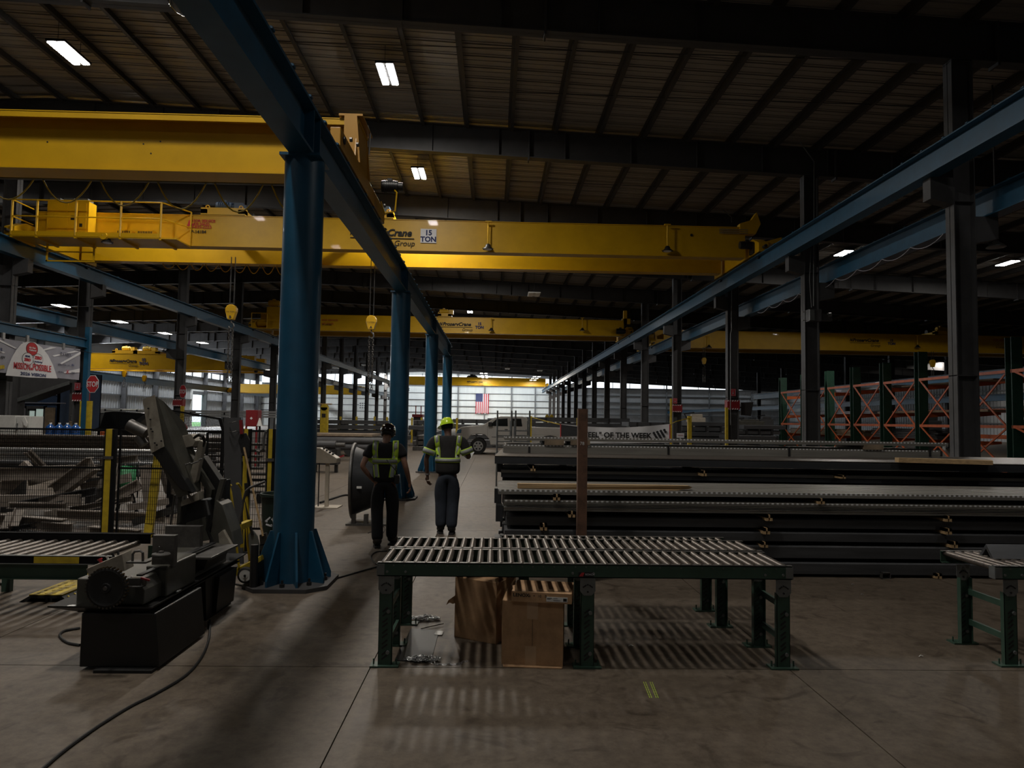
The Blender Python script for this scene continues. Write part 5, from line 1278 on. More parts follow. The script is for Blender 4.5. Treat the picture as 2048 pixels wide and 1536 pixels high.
rc_ = MB(); cc_ = Q(540, 1044, 8.2)
for k in range(3):
    a = R(90 + 120 * k); a2 = R(90 + 120 * k + 85); pa = Vector((math.cos(a) * .055, 0, math.sin(a) * .055)); pb_ = Vector((math.cos(a2) * .055, 0, math.sin(a2) * .055))
    rc_.bar(cc_ + pa, cc_ + pb_, .004, .018); rc_.bar(cc_ + pb_, cc_ + pb_ * .55, .004, .014)
put('recycling_mark', rc_, 'vinyl', t)
for k in range(2): pass
# control console on a post
Yc = 13.4
t = thing('control_console', 'beige control console with buttons on a slim post', 'control panel', (Q(655, 1000, Yc).x, Yc, 0))
cpts = [Q(628, 896, Yc), Q(640, 896, Yc), Q(674, 917, Yc), Q(673, 926, Yc), Q(656, 927, Yc), Q(628, 926, Yc)]
bx = put('console_box', MB().solid(cpts, (0, .3, 0)), 'beige', t, bevel=.01)
for k in range(8):
    p = Q(644 + (k // 2) * 6, 900 + (k // 2) * 3.8, Yc) + Vector((0, .06 + .1 * (k % 2), 0))
    put('push_button', MB().cyl(p, p + Vector((.015, 0, .035)), .014, 8).cyl(p + Vector((.015, 0, .035)), p + Vector((.018, 0, .045)), .02, 8), 'chrome' if k in (0, 3) else 'black', bx)
px0, px1 = Q(649, 950, Yc).x, Q(656, 950, Yc).x
put('post', MB().box(px0, px1, Yc + .06, Yc + .13, .02, Q(650, 926, Yc).z), 'beige', t)
put('foot_plate', MB().box(px0 - .22, px1 + .22, Yc - .1, Yc + .35, 0, .02), 'beige', t)
put('conduit', MB().cyl((px0 - .13, Yc + .1, .02), (px0 - .13, Yc + .1, Q(650, 926, Yc).z), .012, 6), 'black', t)
# fire extinguisher like bottle beside the blue column and tool on its right
# big steel drum / reel on a timber base
Yr = 11.35
t = thing('steel_drum', 'large dark curved steel drum on a base left of the dark helmet man', 'drum', (Q(730, 1000, Yr).x + .12, Yr, 0))
xr0 = Q(700, 980, Yr).x
Wd = Matrix.Translation((xr0, Yr + .25, .70)) @ Matrix.Rotation(R(5), 4, 'Z')
prof = [(.56, .0), (.60, .0), (.62, .015), (.60, .03), (.56, .04), (.54, .10), (.50, .2), (.44, .34), (.40, .44), (.38, .46), (.001, .46)]
o = put('drum_shell', MB().lathe([(.001, .02), (.54, .02)] + prof, 48, Wd, axis='X'), 'darksteel2', t); smooth_angle(o)
o = put('outer_rim', MB().lathe([(.585, -.012), (.625, -.012), (.635, .0), (.635, .02), (.625, .032), (.585, .032)], 48, Wd, axis='X', ring=True), 'steel', t); smooth_angle(o)
put('shell_label', MB().box(xr0 + .16, xr0 + .24, Yr - .275, Yr - .262, .62, .655), 'paper', t)
put('base_frame', MB().box(xr0 - .04, xr0 + .62, Yr - .1, Yr + .6, 0, .03).box(xr0 + .05, xr0 + .11, Yr - .08, Yr + .02, .03, .19).box(xr0 + .25, xr0 + .31, Yr - .08, Yr + .02, .03, .18), 'steel', t)
# ================================================================= mesh fence
def fence_panel(name, label, x0, x1, Y, z0, z1, pitch=.03, hp=.09, rails=(0., .5, 1.), wr=.0022):
    t = thing(name, label, 'fence', ((x0 + x1) / 2, Y, z0), 0, 'black mesh fence panels')
    w_ = MB(); x = x0
    while x < x1: w_.box(x - wr, x + wr, Y - wr, Y + wr, z0, z1); x += pitch
    put('vertical_wire', w_, 'blackmatt', t, kind='stuff')
    w_ = MB(); z = z0
    while z < z1: w_.box(x0, x1, Y - wr * 3, Y - wr, z - wr, z + wr); z += hp
    put('horizontal_wire', w_, 'blackmatt', t, kind='stuff')
    for f in rails:
        z = z0 + (z1 - z0) * f; put('rail', MB().box(x0, x1, Y - .012, Y + .012, z - .013, z + .013), 'blackmatt', t)
    for xx in (x0, x1): put('stile', MB().box(xx - .012, xx + .012, Y - .012, Y + .012, z0, z1), 'blackmatt', t)
    return t
Yf_ = 9.86
xp = at(226, 900, Yf_).x
zt = at(222, 860, Yf_).z
fence_panel('mesh_fence', 'black mesh fence panel left of the tall yellow post', -8.2, xp - .1, Yf_, .04, zt, rails=(0, .64, 1))
fence_panel('mesh_fence', 'black mesh fence panel between the tall yellow post and the band saw', xp + .1, xp + 1.68, Yf_, .04, zt, rails=(0, .64, 1))
def fpost(label, u, v, Y, w=.085, grp='yellow fence posts'):
    p = at(u, v, Y); t = thing('fence_post', label, 'post', (p.x, Y, 0), 0, grp)
    put('shaft', MB().box(p.x - w / 2, p.x + w / 2, Y - w / 2, Y + w / 2, .01, p.z), 'yellow2', t)
    put('side_channel', MB().box(p.x + w / 2, p.x + w / 2 + .035, Y - w / 2, Y + w / 2, .01, p.z), 'blackmatt', t)
    put('side_channel', MB().box(p.x - w / 2 - .02, p.x - w / 2, Y - w / 2, Y + w / 2, .01, p.z), 'blackmatt', t)
    put('clip', MB().box(p.x - w / 2 - .02, p.x + w / 2 + .03, Y - w / 2 - .01, Y - w / 2, p.z - .42, p.z - .38), 'steel', t)
    put('foot', MB().box(p.x - .1, p.x + .1, Y - .1, Y + .1, 0, .012), 'blackmatt', t)
fpost('tall yellow fence post in front of the pile of beams', 222, 858, Yf_ - .06)
fpost('yellow and black fence post left of the shovels', 494, 858, 9.0, .05)
fpost('yellow and black fence post right beside the nearest blue column', 543, 858, 9.0, .05)
fence_panel('mesh_fence', 'dark fine mesh panel behind the blade head of the saw', at(414, 900, 10.2).x, at(452, 900, 10.2).x, 10.2, .02, at(430, 866, 10.2).z, pitch=.022, hp=.05)
fence_panel('mesh_fence', 'mesh panel between the two fence posts left of the blue column', at(500, 900, 9.0).x, at(540, 900, 9.0).x, 9.0, .3, at(520, 862, 9.0).z, pitch=.03)
Yg_ = 12.0
pts = [at(u, v, Yg_) for u, v in ((332, 819), (441, 838), (448, 863), (338, 862))]
t = thing('mesh_guard', 'black mesh guard with a sloping top rail behind the saw', 'fence', (pts[0].x, Yg_, pts[2].z))
put('frame', MB().bar(pts[0], pts[1], .03).bar(pts[1], pts[2], .05).bar(pts[3], pts[2], .035).bar(pts[0], pts[3], .03), 'blackmatt', t)
w_ = MB(); 
for k in range(1, 46):
    f = k / 46; a = pts[0].lerp(pts[1], f); b = pts[3].lerp(pts[2], f); w_.bar(a, b, .004)
for k in range(1, 10):
    f = k / 10; w_.bar(pts[0].lerp(pts[3], f), pts[1].lerp(pts[2], f), .004)
put('mesh_wire', w_, 'blackmatt', t, kind='stuff')
put('leg', MB().box(pts[3].x, pts[3].x + .05, Yg_, Yg_ + .05, 0, pts[3].z), 'blackmatt', t)
put('leg', MB().box(pts[2].x - .05, pts[2].x, Yg_, Yg_ + .05, 0, pts[2].z), 'blackmatt', t)
a, b = at(318, 905, 10.1), onf(302, 1072, 0.03)
single('yellow_bar', MB().bar(a, Vector((b.x, 9.85, .02)), .11, .06), 'yellow2', 'slanting yellow bar leaning just right of the tall fence post', 'post')

# ================================================================= steel behind the fence
def tubes(name, label, u0, u1, Y, v0, v1, n, r, m, cat='tube bundle', rows=2, grp=None):
    x0, x1 = at(u0, 860, Y).x, at(u1, 860, Y).x; z1 = at((u0 + u1) / 2, v0, Y).z; z0 = at((u0 + u1) / 2, v1, Y).z
    t = thing(name, label, cat, ((x0 + x1) / 2, Y, z0), 0, grp)
    me = None; rng = random.Random(int(Y * 10)); dz = (z1 - z0) / max(1, n - 1)
    for k in range(n):
        for j in range(rows):
            loc = (rng.uniform(-.15, .15), j * r * 2.2 + (k % 2) * .01 + (n - k) * .02, dz * k)
            if me is None:
                mb = MB().cyl((-(x1 - x0) / 2, 0, 0), ((x1 - x0) / 2, 0, 0), r, 10); o = put('tube', mb, m, t, local=True, loc=loc); me = o.data; smooth_angle(o)
            else: put('tube', None, None, t, me=me, loc=loc)
    for f in (.12, .5, .88):
        xx = x0 + (x1 - x0) * f; put('support', MB().box(xx - .05, xx + .05, Y + .02, Y + .5, 0 if z0 > .3 else .0, z0 - r), 'black', t)
    return t
tubes('tube_bundle', 'bundle of long brownish tubes at eye level behind the fence', -40, 470, 14.5, 876, 896, 4, .055, 'roller')
tubes('tube_bundle', 'bundle of shiny pipes below the brown tubes behind the fence', -40, 400, 12.8, 902, 921, 4, .04, 'bright')
tubes('tube_bundle', 'dark pipes and pale lower pipes just above the pile of beams', -40, 400, 12.3, 928, 948, 3, .045, 'darksteel')
# tangled pile of sandy beams
BP = [((0, 948), (210, 940), 26, 11.6), ((-20, 1002), (160, 1000), 24, 11.0), ((40, 1010), (175, 985), 16, 10.9), ((110, 985), (205, 925), 30, 11.3), ((0, 985), (60, 930), 26, 11.7),
      ((110, 1028), (315, 1040), 20, 10.8), ((0, 1040), (150, 1046), 24, 10.5), ((165, 975), (260, 955), 18, 11.5), ((200, 1010), (265, 970), 22, 11.2), ((245, 930), (250, 1000), 16, 11.9),
      ((268, 1045), (350, 1018), 15, 10.4), ((0, 1068), (60, 1052), 10, 10.2), ((90, 1066), (165, 1052), 22, 10.3), ((290, 930), (300, 1020), 22, 11.4), ((58, 903), (74, 942), 12, 11.9), ((32, 1022), (42, 1060), 22, 10.4), ((100, 1022), (104, 1060), 18, 10.6), ((320, 905), (330, 990), 14, 12.0), ((200, 925), (290, 915), 14, 12.1), ((258, 1015), (335, 1003), 14, 11.0),
      ((20, 1010), (115, 1015), 12, 10.7), ((180, 1060), (300, 1066), 16, 10.15), ((60, 965), (130, 945), 14, 11.8), ((140, 1020), (250, 1000), 12, 11.1), ((355, 930), (440, 985), 14, 11.6), ((380, 1000), (470, 1020), 12, 11.2)]
wh = ['upper edge at the left', 'long level one at the left', 'tilted one over the left level beam', 'broad slanting one left of the yellow post', 'steep one at the far left', 'long low one crossing behind the yellow post', 'low level one at the left edge', 'short one just left of the yellow post', 'short slanting one right behind the yellow post', 'upright one right of the yellow post', 'pointed one low at the right', 'thin dark one at the lower left corner', 'lowest short one left of the yellow post', 'upright broad one right of the green hose reel', 'small square tube standing up above the pile', 'short upright stub at the left', 'second short upright stub at the left', 'thin upright one beside the saw head', 'level one under the pipes at the right', 'pale short one below the hose reel', 'small flat one under the long left beam', 'floor level beam behind the yellow post', 'short tilted one below the square tube', 'slim one under the hose reel', 'tilted one behind the saw hinge', 'low one behind the saw body']
for k, ((a, b, tpx, Y), w__) in enumerate(zip(BP, wh)):
    p, q = at(*a, Y), at(*b, Y); th = tpx / FPX * Y; q.y += .25 * ((k % 3) - 1)
    p.z = max(p.z, th * .55); q.z = max(q.z, th * .55)
    mb = MB(); d = (q - p).normalized(); n_ = Vector((-d.z, 0, d.x)) if abs(d.z) < .9 else Vector((1, 0, 0))
    if k % 3 == 0:      # H section: two flanges and a web
        mb.bar(p + n_ * th * .46, q + n_ * th * .46, .14, th * .08).bar(p - n_ * th * .46, q - n_ * th * .46, .14, th * .08).bar(p, q, .015, th * .86)
        if abs(d.z) > .9: mb = MB().bar(p, q, th, .02).bar(p + n_ * th * .48, q + n_ * th * .48, .012, .14).bar(p - n_ * th * .48, q - n_ * th * .48, .012, .14)
    elif k % 3 == 1:
        mb.bar(p, q, .10, th * .92); 
    else:               # channel with a lip
        mb.bar(p, q, .02, th).bar(p + n_ * th * .45 + Vector((0, -.05, 0)), q + n_ * th * .45 + Vector((0, -.05, 0)), .1, th * .1).bar(p - n_ * th * .45 + Vector((0, -.05, 0)), q - n_ * th * .45 + Vector((0, -.05, 0)), .1, th * .1)
    single('steel_beam', mb, 'beam' if k not in (11, 10, 2) else 'steelgrey', 'sandy grey beam in the pile behind the fence, ' + w__ if k not in (11, 10, 2) else 'dark steel beam in the pile behind the fence, ' + w__, 'steel beam', 'beams piled behind the fence')
t = thing('hose_reel', 'reel with green hose and dark rims behind the mesh fence', 'reel', (at(258, 960, 11.9).x, 11.9, 0))
c = at(256, 958, 11.9); Wr = Matrix.Translation(c) @ Matrix.Rotation(R(-62), 4, 'Z')
o = put('hose_winding', MB().lathe([(.001, -.12), (.22, -.12), (.235, -.06), (.235, .06), (.22, .12), (.001, .12)], 24, Wr, axis='Y'), 'greenspool', t); smooth_angle(o)
for s in (-.14, .14): put('rim', MB().lathe([(.001, s), (.33, s), (.33, s + .02), (.001, s + .02)], 28, Wr, axis='Y'), 'black', t)
put('stand', MB().bar(c, (c.x - .2, c.y, 0), .04).bar(c, (c.x + .2, c.y, 0), .04), 'black', t)
tubes('rack_of_grating', 'rack of small ribbed steel sections seen through the fence behind the saw', 385, 540, 14.0, 888, 985, 9, .03, 'steel', rows=1)
# mid distance stacks: dark long bundles
def farbundle(label, u0, u1, Y, v0, v1, m='darksteel', n=4, grp='dark long bundles in the middle distance', dep=2.5):
    x0, x1 = at(u0, 860, Y).x, at(u1, 860, Y).x; um = (u0 + u1) / 2
    z1 = at(um, v0, Y).z; z0 = 0.0 if v1 >= 900 else max(0.0, at(um, v1, Y).z)
    t = thing('steel_bundle', label, 'steel bundle', ((x0 + x1) / 2, Y, z0), 0, grp)
    h = (z1 - z0) / n
    me = None
    for k in range(n):
        mb = MB().prism([(0, 0), (dep, 0), (dep, h * .78), (.03, h * .78), (0, h * .7)], 'X', -(x1 - x0) / 2, (x1 - x0) / 2)
        if me is None: o = put('bar_layer', mb, m, t, local=True, loc=(0, 0, 0)); me = o.data
        else: put('bar_layer', None, None, t, me=me, loc=(((k * 7) % 3 - 1) * .3, ((k * 5) % 3) * .05, h * k))
    for f in (.2, .5, .8): put('spacer', MB().box(x0 + (x1 - x0) * f - .05, x0 + (x1 - x0) * f + .05, Y + .06, Y + dep - .1, z0, z1 - h * .3), 'black', t)
    return t
FB = [(560, 800, 46, 838, 868, 5, 'dark bundle stack behind hook A, left of the second blue column'), (826, 868, 44, 838, 866, 5, 'dark bundle stack between the second and third blue columns'), (905, 1000, 47, 836, 864, 5, 'dark bundle stack behind the pickup hood'), (965, 1062, 43, 832, 842, 3, 'dark plates heaped on the stack behind the pickup cab'),
      (1050, 1260, 52, 833, 872, 5, 'dark bundle stack behind the pickup bed'), (1258, 1345, 45, 842, 884, 5, 'dark bundle stack left of the column with the red band'), (1366, 1462, 42, 842, 888, 6, 'dark bundle stack right of the yellow post'), (1478, 1562, 38, 848, 895, 6, 'dark bundle stack left of the green rack'),
      (560, 800, 36.5, 868, 884, 3, 'brownish low bundle row behind the man in the dark helmet'), (826, 870, 38, 868, 892, 3, 'brown low bundle row seen between two blue columns')]
for (u0, u1, Y, v0, v1, n, lb_) in FB: farbundle(lb_, u0, u1, Y, v0, 900, 'darksteel' if 'brown' not in lb_ else 'steel', n)
tubes('pipe_row', 'thick grey pipes lying on low bunks left of the man in the dark helmet', 560, 765, 28.5, 881, 893, 2, .14, 'colgrey', rows=2)
t = thing('flatbed_trailer', 'low flatbed trailer with a timber deck beyond the control console', 'trailer', (at(690, 860, 31).x, 31, 0))
x0, x1 = at(560, 860, 31).x, at(744, 860, 31).x; zt_ = at(690, 868, 31).z
put('deck', MB().box(x0, x1, 31, 33.4, zt_ - .1, zt_), 'wood2', t); put('frame', MB().box(x0 + .3, x1 - .4, 31.2, 33.2, zt_ - .35, zt_ - .1), 'black', t)
for f in (.3, .5, .78): put('wheel', MB().cyl((x0 + (x1 - x0) * f, 31.1, .38), (x0 + (x1 - x0) * f, 31.5, .38), .38, 18), 'rubber', t)
put('marker_board', MB().box(x0 + 1.5, x1 - .8, 31.15, 31.19, zt_ - .3, zt_ - .14), 'red', t)
t = thing('pipe_cart', 'grey machine arm on a small cart behind the control console', 'cart', (at(650, 900, 22).x, 22, 0))
a, b = at(628, 889, 22), at(690, 893, 22)
put('roller_head', MB().cyl((a.x - .6, 22, a.z), (at(672, 890, 22).x, 22, a.z), .13, 14), 'colgrey', t)
put('spindle', MB().cyl((at(672, 890, 22).x, 22, a.z), (b.x, 22, a.z), .07, 12), 'steel', t)
put('body', MB().box(a.x - .6, at(676, 890, 22).x, 21.9, 22.4, .25, a.z - .13), 'black', t)
put('leg', MB().box(a.x, a.x + .1, 22, 22.1, 0, .26).box(at(670, 890, 22).x, at(670, 890, 22).x + .1, 22, 22.1, 0, .26), 'black', t)
put('red_bar', MB().bar(at(668, 918, 21.8), at(688, 911, 21.8), .05), 'red', t)

# ================================================================= left side middle distance
t = thing('office', 'dark blue office box with a lit doorway at the far left', 'office', (at(75, 860, 38).x, 38, 0))
X_ = lambda u, Y=38: at(u, 840, Y).x
Z_ = lambda v, u=80, Y=38: at(u, v, Y).z
put('wall_sheet', MB().box(X_(-60), X_(52), 38, 38.12, 0, Z_(740)).box(X_(93), X_(116), 38, 38.12, 0, Z_(740)).box(X_(52), X_(93), 38, 38.12, Z_(814), Z_(740)), 'bluewall', t)
dr_ = put('door_frame', MB().box(X_(49), X_(54), 37.9, 38.1, 0, Z_(812)).box(X_(88), X_(93), 37.9, 38.1, 0, Z_(812)).box(X_(49), X_(93), 37.9, 38.1, Z_(818), Z_(812)), 'colgrey', t)
put('glass_door', MB().box(X_(55), X_(58), 37.98, 38.02, 0, Z_(818)).box(X_(69), X_(71), 37.98, 38.02, 0, Z_(818)).box(X_(55), X_(71), 37.98, 38.02, Z_(822), Z_(818)), 'plategrey', dr_)
put('lit_room', MB().box(X_(40), X_(95), 38.7, 38.8, 0, Z_(812)), 'officebright', t)
put('side_wall', MB().box(X_(116) - .1, X_(116), 38, 42, 0, Z_(740)).box(X_(-60), X_(116), 41.9, 42, 0, Z_(740)), 'bluewall', t)
put('timber_panel', MB().box(X_(94), X_(111), 37.8, 37.95, 0, Z_(815)), 'wood2', t)
v_ = MB()
for k in range(3): v_.box(X_(102.5 + 3.2 * k), X_(104.6 + 3.2 * k), 37.9, 38, Z_(789), Z_(781))
put('vent_frame', MB().box(X_(101), X_(112), 37.93, 38, Z_(790), Z_(780)), 'vinylgrey', t); put('vent_slot', v_, 'black', t, kind='stuff')
put('conduit', MB().cyl((X_(35), 37.9, Z_(806)), (X_(132), 37.9, Z_(806)), .03, 6), 'vinylgrey', t)
sgn = single('notice_board', MB().box(X_(33, 35), X_(48, 35), 35, 35.05, Z_(832, 40, 35), Z_(816, 40, 35)), 'vinylgrey', 'small grey notice board with a red header left of the office door', 'sign')
put('red_header', MB().box(X_(33, 35), X_(48, 35), 34.98, 35.0, Z_(818, 40, 35), Z_(816, 40, 35)), 'red', sgn); put('post', MB().box(X_(40, 35), X_(41, 35), 35.05, 35.1, 0, Z_(832, 40, 35)), 'colgrey', sgn)
lettering('23', .3, 'ink', (X_(37, 35), 34.98, Z_(830, 40, 35)), FACE, sgn)
# stair slab
t = thing('stairway', 'sloping grey steel stair underside in front of the office', 'stairs', (at(80, 780, 34).x, 34, 0))
put('stair_soffit', MB().solid([at(34, 803, 34), at(137, 765, 34), at(137, 757, 34), at(34, 754, 34)], (0, 1.4, 0)), 'colgrey', t)
put('stringer', MB().solid([at(34, 804, 33.9), at(137, 769, 33.9), at(137, 762, 33.9), at(34, 796, 33.9)], (0, .08, 0)), 'plategrey', t)
put('pillar', MB().cyl((at(28, 800, 34).x, 34.2, 0), (at(28, 800, 34).x, 34.2, at(28, 745, 34).z), .33, 20), 'colgrey', t)
put('pillar', MB().box(at(136, 800, 34).x - .05, at(136, 800, 34).x + .05, 34.2, 34.4, 0, at(137, 765, 34).z), 'colgrey', t)
# cream corrugated wall piece
t = thing('wall_partition', 'cream corrugated partition right of the blue office', 'partition', (at(125, 860, 40).x, 40, 0))
for k in range(10):
    x = at(115 + k * 2.5, 860, 40).x; put('sheet_rib', MB().box(x, x + .05, 39.96, 40.1, 0, at(125, 762, 40).z), 'wall', t)
put('sheet', MB().box(at(114, 860, 40).x, at(140, 860, 40).x, 40.05, 40.1, 0, at(125, 762, 40).z), 'beige', t)
for v in (779, 806): put('girt', MB().box(at(114, 860, 40).x, at(140, 860, 40).x, 39.85, 39.95, at(125, v, 40).z, at(125, v, 40).z + .08), 'girt', t)
# crates
for k, (u0, u1, v0, v1, m_, lb_) in enumerate(((125, 136, 817, 828, 'vinyl', 'white'), (118, 136, 829, 840, 'plategrey', 'grey'), (116, 137, 842, 853, 'wood2', 'brown'))):
    xa, xb = at(u0, 860, 30).x, at(u1, 860, 30).x; za, zb_ = at(u0, v1, 30).z, at(u0, v0, 30).z
    single('crate', MB().box(xa, xb, 30.8, 31.25, za, zb_).box(xa - .02, xb + .02, 30.78, 31.27, zb_ - .05, zb_), m_, '%s crate in the pile right of the office door' % lb_, 'crate', 'crates')
single('pallet_rack', MB().box(at(114, 860, 30).x, at(137, 860, 30).x, 30.75, 31.3, at(120, 856, 30).z, at(120, 854, 30).z).box(at(114, 860, 30).x, at(114, 860, 30).x + .05, 30.75, 31.3, 0, at(120, 856, 30).z).box(at(137, 860, 30).x - .05, at(137, 860, 30).x, 30.75, 31.3, 0, at(120, 856, 30).z), 'black', 'low black stand carrying the crates', 'stand')
# refrigerators
for (u0, u1, vt, lb_) in ((-25, 30, 831, 'white refrigerator at the left edge behind the fence'), (32, 59, 832, 'white refrigerator with a towel, second from the left edge')):
    Y = 24; xa, xb = at(u0, 860, Y).x, at(u1, 860, Y).x; H_ = at(20, vt, Y).z
    t = thing('refrigerator', lb_, 'refrigerator', ((xa + xb) / 2, Y, 0))
    put('body', MB().box(xa, xb, Y + .06, Y + .7, .03, H_), 'white', t, bevel=.01)
    put('door', MB().box(xa + .01, xb - .01, Y, Y + .05, .08, H_ * .66), 'white', t, bevel=.01); put('freezer_door', MB().box(xa + .01, xb - .01, Y, Y + .05, H_ * .67, H_ - .005), 'white', t, bevel=.01)
    put('handle', MB().box(xa + .03, xa + .06, Y - .04, Y, H_ * .7, H_ * .85), 'plategrey', t); put('foot', MB().box(xa + .03, xb - .03, Y + .1, Y + .65, 0, .03), 'black', t)
rag_ = MB().solid([at(46, 836, 23.9), at(49, 834, 23.9), at(54, 846, 23.9), at(52, 853, 23.9), at(47, 850, 23.9)], (0, .04, 0))
single('towel', rag_, 'paper', 'white towel hanging on the second refrigerator', 'towel')
# water bottles on a rack
Y = 21
single('bottle_stand', MB().box(at(83, 860, Y).x, at(152, 860, Y).x, Y, Y + .6, at(100, 873, Y).z - .05, at(100, 872, Y).z).box(at(83, 860, Y).x, at(83, 860, Y).x + .05, Y, Y + .6, 0, at(100, 873, Y).z).box(at(152, 860, Y).x - .05, at(152, 860, Y).x, Y, Y + .6, 0, at(100, 873, Y).z), 'black', 'black stand carrying the blue water bottles', 'stand')
zb0_ = at(100, 872, Y).z
pos_ = [('leftmost', 92, 0), ('second from the left', 108, 0), ('third from the left', 122, 0), ('right end of the lower row', 140, 0), ('upper left of the stacked ones', 110, 1), ('upper middle of the stacked ones', 126, 1), ('upper right of the stacked ones', 143, 1)]
pos_ = [('single on the left', 92, 0), ('left in the group', 110, 0), ('middle in the group', 126, 0), ('right in the group', 143, 0)]
bt0 = None
for (nm, u, lvl) in pos_:
    x = at(u, 860, Y).x; r_ = .135; z = zb0_
    lb_ = 'big blue water bottle on the black stand, ' + nm
    if bt0 is None:
        bt0 = thing('water_bottle', lb_, 'water bottle', (x, Y + .2, z), 0, 'blue water bottles')
        o = put('bottle', MB().lathe([(.12, 0), (.135, .02), (.135, .10), (.128, .115), (.135, .13), (.135, .24), (.12, .28), (.05, .34), (.035, .36), (.03, .37)], 20), 'bluewater', bt0, local=True); smooth_angle(o)
        put('cap', MB().lathe([(.036, .36), (.036, .40), (.001, .40)], 14), 'white', bt0, local=True)
    else: dup(bt0, (x, Y + .2, z), label=lb_)
# column bands, bollards, stop signs
def guards(x, Y, u0, u1, v0, v1, lb_, sgn=None, boll=(), w=.5):
    za, zb_ = at(u0, v1, Y - .3).z, at(u0, v0, Y - .3).z
    t = thing('warning_band', 'red warning band with striped edges on the %s' % lb_, 'warning band', (x, Y, za), 0, 'red column bands')
    put('band', MB().box(x - w / 2 - .03, x + w / 2 + .03, Y - .18, Y + .18, za + .05, zb_ - .05), 'red', t)
    s_ = MB(); k = 0; xx = x - w / 2 - .035
    while xx < x + w / 2 - .02:
        for z in (za, zb_ - .06): s_.solid([(xx, Y - .186, z), (xx + .05, Y - .186, z), (xx + .08, Y - .186, z + .06), (xx + .03, Y - .186, z + .06)], (0, .004, 0))
        xx += .105
    put('stripe', s_, 'vinyl', t, kind='stuff')
    put('stripe_ground', MB().box(x - w / 2 - .031, x + w / 2 + .031, Y - .182, Y + .181, za, za + .06).box(x - w / 2 - .031, x + w / 2 + .031, Y - .182, Y + .181, zb_ - .06, zb_), 'red', t)
    for (u, wpx, vt, l2) in boll:
        Yb = Y - .45; p = at(u, vt, Yb); ww = wpx / FPX * Yb
        b_ = thing('bollard', 'yellow square guard post %s' % l2, 'bollard', (p.x, Yb, 0), 0, 'yellow guard posts')
        put('post', MB().box(p.x - ww / 2, p.x + ww / 2, Yb - .06, Yb + .06, 0.01, p.z), 'yellow2', b_)
        put('foot', MB().box(p.x - ww / 2 - .05, p.x + ww / 2 + .05, Yb - .1, Yb + .1, 0, .01), 'steel', b_)
guards(-18.05, 30.3, 140, 186, 785, 802, 'second nearest left column', boll=((166.3, 9, 802, 'left of two at the column below the first stop sign'), (178.5, 11, 802, 'right of two at the column below the first stop sign')))
guards(-18.05, 39.6, 342, 368, 798, 812, 'left column behind the saw head', boll=((365, 6, 812, 'at the column below the second stop sign'),))
guards(10.65, 39.6, 1343, 1363, 809, 824, 'right column by the steel banner', boll=((1342, 3.5, 797, 'left of the right column by the steel banner'),))
guards(10.65, 30.3, 1456, 1480, 800, 819, 'right column before the green rack', boll=((1453, 5, 815, 'left of the right column before the green rack'),))
def stop(u, v, Y, w, h, label, a):
    c = at(u, v, Y); t = thing('stop_sign', label, 'stop sign', (c.x, Y, c.z))
    Rm = Matrix.Translation(c) @ Matrix.Rotation(a, 4, 'Z'); r = h / 2
    oc = [(r / math.cos(R(22.5)) * math.cos(R(22.5 + 45 * k)), r / math.cos(R(22.5)) * math.sin(R(22.5 + 45 * k))) for k in range(8)]
    put('white_border', MB().prism(oc, 'Y', .0, .01, Rm), 'vinyl', t)
    put('sign_face', MB().prism([(x * .93, y * .93) for x, y in oc], 'Y', -.004, .0, Rm), 'stopred', t)
    lt = lettering('STOP', h * .42, 'vinyl', (0, 0, 0), FACE, t, align='CENTER', bold=.006)
    lt.location = Rm.to_3x3() @ Vector((0, -.008, -h * .15)); lt.rotation_euler = (R(90), 0, a)
    put('arm', MB().bar(c + Vector((0, .02, -.1)), c + Vector((-.0 if u > 200 else -.25, .25, -.1)), .03), 'steel', t)
stop(185, 768, 29.6, .40, .74, 'red stop sign hanging beside the blue banner post', R(-24))
stop(365.5, 783, 39.0, .30, .74, 'smaller looking stop sign on the column behind the saw head', R(-38))
for k, (u, v, Y, lb_) in enumerate(((155, 773, 30.0, 'left column under the banner'), (1350, 802, 39.4, 'right column by the steel banner'), (1466, 785, 30.1, 'right column before the green rack'))):
    c = at(u, v, Y); s_ = .16
    o = single('extinguisher_sign', MB().box(c.x - s_ * .8, c.x + s_ * .8, Y - .01, Y, c.z - s_, c.z + s_), 'inkred', 'small red square sign on the ' + lb_, 'sign', 'small red signs')
    put('sign_print', MB().box(-s_ * .7, s_ * .7, -.012, -.005, .03, .045).box(-s_ * .7, s_ * .7, -.012, -.005, s_ * 2 - .045, s_ * 2 - .03).box(-s_ * .7, -s_ * .6, -.012, -.005, .03, s_ * 2 - .03).box(s_ * .6, s_ * .7, -.012, -.005, .03, s_ * 2 - .03).cyl((0, -.012, s_ * .8), (0, -.005, s_ * .8), s_ * .25, 10).cyl((0, -.012, s_ * 1.35), (0, -.005, s_ * 1.35), s_ * .14, 8), 'vinylgrey', o, local=True, kind='stuff')

